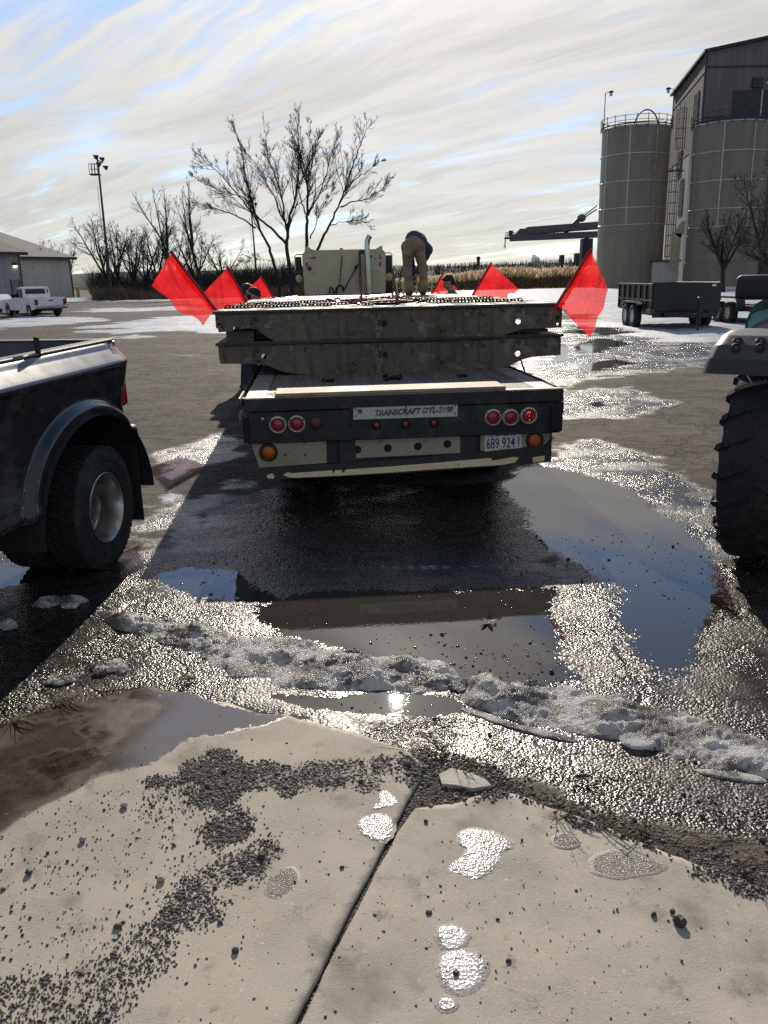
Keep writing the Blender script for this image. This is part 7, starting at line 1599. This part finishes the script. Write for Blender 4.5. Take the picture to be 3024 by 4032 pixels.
# the big multi-stemmed tree: stems follow the photograph
YT = 100.0; Z2 = lambda x, y: (700+x/1.843, 420+y/1.843)
stems = [  # photo points of each main stem, start radius
    ([(835,1400),(825,1270),(805,1130),(795,990),(798,890),(815,790),(850,680),(870,560),(880,400),(870,230),(880,60)], .62),
    ([(735,1400),(740,1260),(690,1120),(650,1000),(590,890),(565,800),(545,720),(505,600),(480,470),(455,330),(420,190),(395,140)], .46),
    ([(798,1010),(700,900),(610,830),(540,760),(480,690),(400,590),(320,500),(240,430),(160,350)], .34),
    ([(565,880),(480,820),(400,780),(300,745),(200,730),(120,690),(60,500)][:6], .22),
    ([(800,905),(770,830),(765,720),(740,600),(700,480),(660,400),(640,280),(620,120)], .30),
    ([(770,830),(730,750),(695,640),(640,570),(560,400),(480,330),(440,240)], .20),
    ([(935,1400),(932,1100),(935,880),(945,780),(945,560),(935,500),(900,380),(850,250),(800,130)], .52),
    ([(945,790),(980,720),(1030,640),(1070,530),(1100,400),(1150,280),(1170,180)], .24),
    ([(940,560),(965,480),(985,380),(1010,260),(1060,160)], .20),
    ([(975,1130),(1015,1040),(1060,940),(1100,860),(1140,780),(1190,650),(1225,560),(1260,460),(1300,330),(1350,210),(1370,110)], .40),
    ([(1180,730),(1250,700),(1330,680),(1420,640),(1500,580),(1570,500)], .20),
    ([(1230,590),(1300,520),(1380,470),(1440,420),(1490,390)], .15),
    ([(1105,860),(1180,840),(1280,825),(1350,840),(1420,890)], .13),
    ([(960,960),(990,880),(1020,780),(1090,660),(1140,560)], .16),
    ([(690,1130),(640,1110),(560,1110),(480,1130),(430,1160)], .09),
    ([(925,780),(900,690),(880,600),(885,500),(940,400),(960,300),(950,120)], .18),
    ([(540,700),(430,640),(330,610),(200,560),(80,480)], .14),
]
rd = random.Random(12); tr_s, cr_s = [], []
orig = np.array(at(*Z2(850, 1395), YT)); orig[2] = 0
for pts, r0 in stems:
    P = []; dpt = 0.0; k0 = rd.uniform(-.30, .30)
    for k, p in enumerate(pts):
        q = at(*Z2(*p), YT); P.append(np.array([q[0], YT+k0*k+rd.uniform(-.15, .15), q[2]])-orig)
    if P[0][2] < 2.5: P[0][2] = 0
    P = np.array(P); n = len(P); s = np.linspace(0, n-1, n*3); P2 = np.stack([np.interp(s, np.arange(n), P[:, i]) for i in range(3)], 1)
    P2[1:-1] += rng.normal(0, .05, (len(P2)-2, 3)); rs = list(r0*.50*(1-.90*np.linspace(0, 1, len(P2))**.7))
    tr_s.append((P2, rs, 8)); grow(rd, cr_s, P2[len(P2)//4:], rs[len(P2)//4:], 0, [(19, .40, .50, .5, .10, 4, .08), (10, .42, .52, .55, .06, 3, .12), (5, .55, .55, .8, .03, 3, .15)])
print('big tree twigs', len(cr_s))
tree(orig, tr_s, cr_s, 'big bare tree with several thick stems rising behind the cream cab')
def generic(seed, H, spread, nst, spec, lean=0.0, r0=.03, fork=.25):
    rd = random.Random(seed); T_, C_ = [], []
    q, w = limb(rd, (0, 0, 0), (lean, 0, 1), H*fork, H*r0, 5, .05, .02, .85); T_.append((q, w, 8))
    for k in range(nst):
        a = 2*math.pi*k/nst+rd.uniform(-.5, .5); s_ = spread*rd.uniform(.5, 1.2); q2, w2_ = limb(rd, q[-1 if k < nst-1 else -2], (math.cos(a)*s_+lean, math.sin(a)*s_, 1), H*(1-fork)*rd.uniform(.75, 1.0), H*r0*.62, 9, .07, .05, .16); T_.append((q2, w2_, 6)); grow(rd, C_, q2, w2_, 0, spec)
    return T_, C_
SP_D = [(11, .42, .75, .5, .06, 4, .12), (8, .5, .7, .5, .03, 3, .15), (5, .5, .6, .6, .0, 3, .2)]
SP_L = [(10, .34, .55, .5, .09, 4, .15), (6, .45, .6, .55, .05, 3, .2), (3, .5, .6, .6, .0, 3, .2)]
protos = [generic(k, 13, .75, 4 if k % 2 else 5, SP_D, fork=.22, r0=.022) for k in range(4)]
GT = 'bare trees behind the left side of the lot'
tlabels = ['wide spreading bare tree at the left end of the row, right behind the mast', 'gnarled dark bare tree just right of the mast', 'forked dark bare tree, next but one right of the mast', 'bare tree over the yellow bollard, middle of the dark row', 'dense dark bare tree left of the two slim young trees', 'dark bare tree standing under the slim young trees', 'low bare tree behind the tip of the largest left flag', 'low bare tree between the left flags and the big tree', 'small pale bare tree nearest the cream warehouse roof', 'thin bare sapling above the warehouse eave']
spots = [(415,1105,120,12.0,0),(462,1105,126,11.6,1),(520,1105,122,11.2,2),(575,1105,128,11.6,3),(628,1108,124,11.2,0),(690,1105,122,11.0,1),(770,1105,126,10.5,2),(880,1105,132,10.0,3),(220,1105,165,10.5,2),(265,1105,172,12,1)]
made = {}
for k, (px, py, Yd, H_, pi_) in enumerate(spots):
    q = at(px, py, Yd)
    if pi_ not in made: made[pi_] = tree((q[0], Yd, 0), *protos[pi_], tlabels[k], GT); o = made[pi_]
    else:
        o = made[pi_].copy(); col.objects.link(o); o['label'] = tlabels[k]
        for c in made[pi_].children: c2_ = c.copy(); col.objects.link(c2_); c2_.parent = o
    o.location = (q[0], Yd, 0); o.rotation_euler = (0, 0, rd.uniform(0, 6)); s_ = H_/13; o.scale = (s_, s_, s_)
for k, (px, Yd, H_, ln, lab) in enumerate(((690, 112, 15.6, -.10, 'slim young bare tree, left one of the two in front of the big tree'), (795, 112, 15.2, -.16, 'slim young bare tree, right one of the two, leaning left beside the big tree'))):
    q = at(px, 1100, Yd); T_, C_ = generic(40+k, H_, .32, 4, SP_L, ln, .014, .38); tree((q[0], Yd, 0), T_, C_, lab, 'slim young bare trees')
# trees in front of the right silo
q = g(2846, 1152); T_, C_ = generic(61, 8.8, .62, 6, SP_D, 0, .026, .25); tree((q[0], q[1], 0), T_, C_, 'small bare tree on the snow in front of the right silo')
m_twb = mat('brown_twig', (.055, .038, .034), .9, var=.3, vscale=2)
for px, Yd, H_, sd_, lab in ((3040, 70, 12.5, 71, 'dense brown bare tree at the right edge before the mill'), (3190, 84, 13, 72, 'second dense brown bare tree, cut off by the right edge')):
    q = at(px, 1100, Yd); T_, C_ = generic(sd_, H_, .8, 6, [(12, .45, .8, .5, .05, 4, .05), (8, .5, .75, .55, .02, 3, .1), (5, .5, .7, .6, 0, 3, .1)], 0, .02, .14); tree((q[0], Yd, 0), T_, C_, lab, None, mt=m_twb)

# ------------------------------------------------------------------ brush, reeds, far woods
def stems_mesh(name, N, place, hfun, m_, seed, wid=(.02, .05), bend=.25, tag_kind='stuff'):
    r3 = np.random.default_rng(seed); x, y = place(r3, N); ok = (x/y > -.332) | (x > 0); x = x[ok]; y = y[ok]; N = len(x); h = hfun(r3, x, y); a = r3.uniform(0, 6.283, N); b_ = r3.normal(0, bend, (N, 2)); w = r3.uniform(*wid, N)
    dx, dy = np.cos(a)*w, np.sin(a)*w; lv = np.array([0, .4, .75, 1.0]); V_ = []
    for k, u in enumerate(lv):
        cx_ = x+b_[:, 0]*h*u*u; cy_ = y+b_[:, 1]*h*u*u; ww = (1-u*.75)
        V_.append(np.stack([cx_-dx*ww, cy_-dy*ww, h*u], -1)); V_.append(np.stack([cx_+dx*ww, cy_+dy*ww, h*u], -1))
    V_ = np.stack(V_, 1).reshape(-1, 3); base = np.arange(N)[:, None]*8
    F_ = np.concatenate([np.stack([base+2*k, base+2*k+1, base+2*k+3, base+2*k+2], -1).reshape(-1, 4) for k in range(3)])
    return V_, F_, (x, y, h, b_)
m_brush = mat('brush', (.052, .042, .036), .95, var=.5, vscale=.5)
v1, f1, _ = stems_mesh('brush', 26000, lambda r3, N: (r3.uniform(-75, 2, N), r3.uniform(118, 150, N)), lambda r3, x, y: (1.2+5.0*fbm(x*.12, y*.12, 4)**1.3*np.clip((y-114)/14, .25, 1.2))*r3.uniform(.5, 1.15, len(x)), m_brush, 3, (.03, .09), .3)
tag(npmesh('brush', v1, f1, m_brush), kind='stuff')
m_dry = mat('dry_grass', (.17, .125, .08), .95, var=.5, vscale=.6)
v1, f1, _ = stems_mesh('dry', 9000, lambda r3, N: (r3.uniform(-62, 0, N), 112+np.abs(r3.normal(0, 4, N))), lambda r3, x, y: r3.uniform(.4, 1.9, len(x))*(.3+fbm(x*.2, y*.2, 3)), m_dry, 4, (.03, .08), .4)
tag(npmesh('dry_grass', v1, f1, m_dry), kind='stuff')
# reeds with feathery heads
m_reed = mat('reed_stem', (.14, .10, .062), .9, var=.4, vscale=.7)
m_plume = bpy.data.materials.new('reed_plume'); m_plume.use_nodes = True
t = NT(m_plume.node_tree)
for nd in list(m_plume.node_tree.nodes): m_plume.node_tree.nodes.remove(nd)
df = t.n('ShaderNodeBsdfDiffuse'); tl = t.n('ShaderNodeBsdfTranslucent'); ri = t.n('ShaderNodeNewGeometry').outputs['Random Per Island']
cc = t.mix(ri, (.60, .50, .36, 1), (.92, .84, .68, 1)); t.l(cc, df.inputs[0]); t.l(cc, tl.inputs[0]); m1 = t.n('ShaderNodeMixShader', i_0=.7); t.l(df.outputs[0], m1.inputs[1]); t.l(tl.outputs[0], m1.inputs[2]); om = t.n('ShaderNodeOutputMaterial'); t.l(m1.outputs[0], om.inputs[0])
pr_ = lambda r3, N: (lambda y: (np.where(True, r3.uniform(-2, 1, N)*0+r3.uniform(0.02, .34, N)*y, 0), y))(118+r3.uniform(0, 1, N)**.8*34)
v1, f1, (x, y, h, b_) = stems_mesh('reeds', 11000, pr_, lambda r3, x, y: (1.75+1.35*fbm(x*.15, y*.15, 3))*r3.uniform(.75, 1.12, len(x))*np.clip(.62+(x-4)/40, .6, 1.05), m_reed, 5, (.025, .06), .10)
v1[:, 1] += 16; rd_o = npmesh('reeds', v1, f1, m_reed); tag(rd_o, kind='stuff')
bv, bf = ico(1); N = len(x); tp_ = np.stack([x+b_[:, 0]*h, y+16+b_[:, 1]*h, h], -1)
sz = np.stack([rng.uniform(.08, .16, N), rng.uniform(.08, .16, N), rng.uniform(.22, .45, N)], -1)
pv = (bv[None]*sz[:, None]*(1+rng.uniform(-.25, .25, (N, len(bv), 1)))); pv[..., 0] += (pv[..., 2]**2)*rng.normal(0, 1.2, (N, 1)); pv = pv+tp_[:, None]
npmesh('plume', pv.reshape(-1, 3), (bf[None]+np.arange(N)[:, None, None]*len(bv)).reshape(-1, 3), m_plume, rd_o)
# far wooded ridge: a low hill carrying a mass of trees
m_hill = mat('far_wood', (.046, .046, .050), .95, var=.3, vscale=.02)  # winter wood grey with a slight blue tint painted in for distance haze
xs = np.linspace(-900, 1500, 260); rows = []
for k, (Yh, zf) in enumerate(((560, 0.0), (590, .9), (660, 1.0), (760, .5), (900, 0.0))):
    rows.append(np.stack([xs, np.full_like(xs, Yh), zf*(10.5+3.0*(fbm(xs*.006, xs*0+k, 3)-.5)*2+2.0*(fbm(xs*.05, xs*0+k*3, 3)-.5))], -1))
Vh = np.stack(rows).reshape(-1, 3); nx_ = len(xs); i, j = np.meshgrid(np.arange(4), np.arange(nx_-1), indexing='ij'); Fh = np.stack([i*nx_+j, i*nx_+j+1, (i+1)*nx_+j+1, (i+1)*nx_+j], -1).reshape(-1, 4)
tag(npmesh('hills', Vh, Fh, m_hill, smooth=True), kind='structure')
def fw(r3, N): return r3.uniform(-500, 700, N), r3.uniform(565, 640, N)
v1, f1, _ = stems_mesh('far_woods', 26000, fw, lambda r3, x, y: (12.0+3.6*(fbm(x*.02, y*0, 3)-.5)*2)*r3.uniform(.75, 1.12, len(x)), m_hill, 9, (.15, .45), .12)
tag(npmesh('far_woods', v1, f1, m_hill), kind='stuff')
rd = random.Random(5)
for k, (px, hpx) in enumerate(((1700, 26), (1960, 34), (2000, 30), (2170, 28), (2205, 34), (2270, 30))):
    pass
q = at(2180, 1060, 520); ft = empty('far_plant', (q[0]+55, 520, 0), 0, 'tiny dark plant towers on the wooded skyline left of the pier', 'building'); 
p0 = at(2233, 1100, 520)
for dx_, w_, h_ in ((-3, 2, 14.2), (6, 2.2, 15)):
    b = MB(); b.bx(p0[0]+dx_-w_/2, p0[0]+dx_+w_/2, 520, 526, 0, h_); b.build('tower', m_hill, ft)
rebase(ft)
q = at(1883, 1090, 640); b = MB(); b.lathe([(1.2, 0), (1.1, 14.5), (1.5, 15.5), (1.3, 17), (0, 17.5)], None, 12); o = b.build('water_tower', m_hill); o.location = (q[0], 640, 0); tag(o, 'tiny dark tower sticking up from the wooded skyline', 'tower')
# steam far away
m_steam = bpy.data.materials.new('steam'); m_steam.use_nodes = True
pp = m_steam.node_tree.nodes['Principled BSDF']; pp.inputs['Base Color'].default_value = (.9, .9, .9, 1); pp.inputs['Roughness'].default_value = 1; tt = NT(m_steam.node_tree); tl = tt.n('ShaderNodeBsdfTranslucent'); tl.inputs[0].default_value = (.95, .95, .95, 1); ms = tt.n('ShaderNodeMixShader', i_0=.6); tt.l(pp.outputs[0], ms.inputs[1]); tt.l(tl.outputs[0], ms.inputs[2]); tt.l(ms.outputs[0], m_steam.node_tree.nodes['Material Output'].inputs[0])
b = MB(); r4 = random.Random(9)
for k in range(26):
    u = r4.random(); q = at(2100+u*46+r4.uniform(-6, 6), 1040-(1-u)*r4.uniform(0, 30)-4, 1300); b.blob((q[0], 1300+r4.uniform(-6, 6), q[2]), (r4.uniform(3, 7),)*3, 2, .4)
o = b.build('steam', m_steam, ang=180); tag(o, kind='stuff')
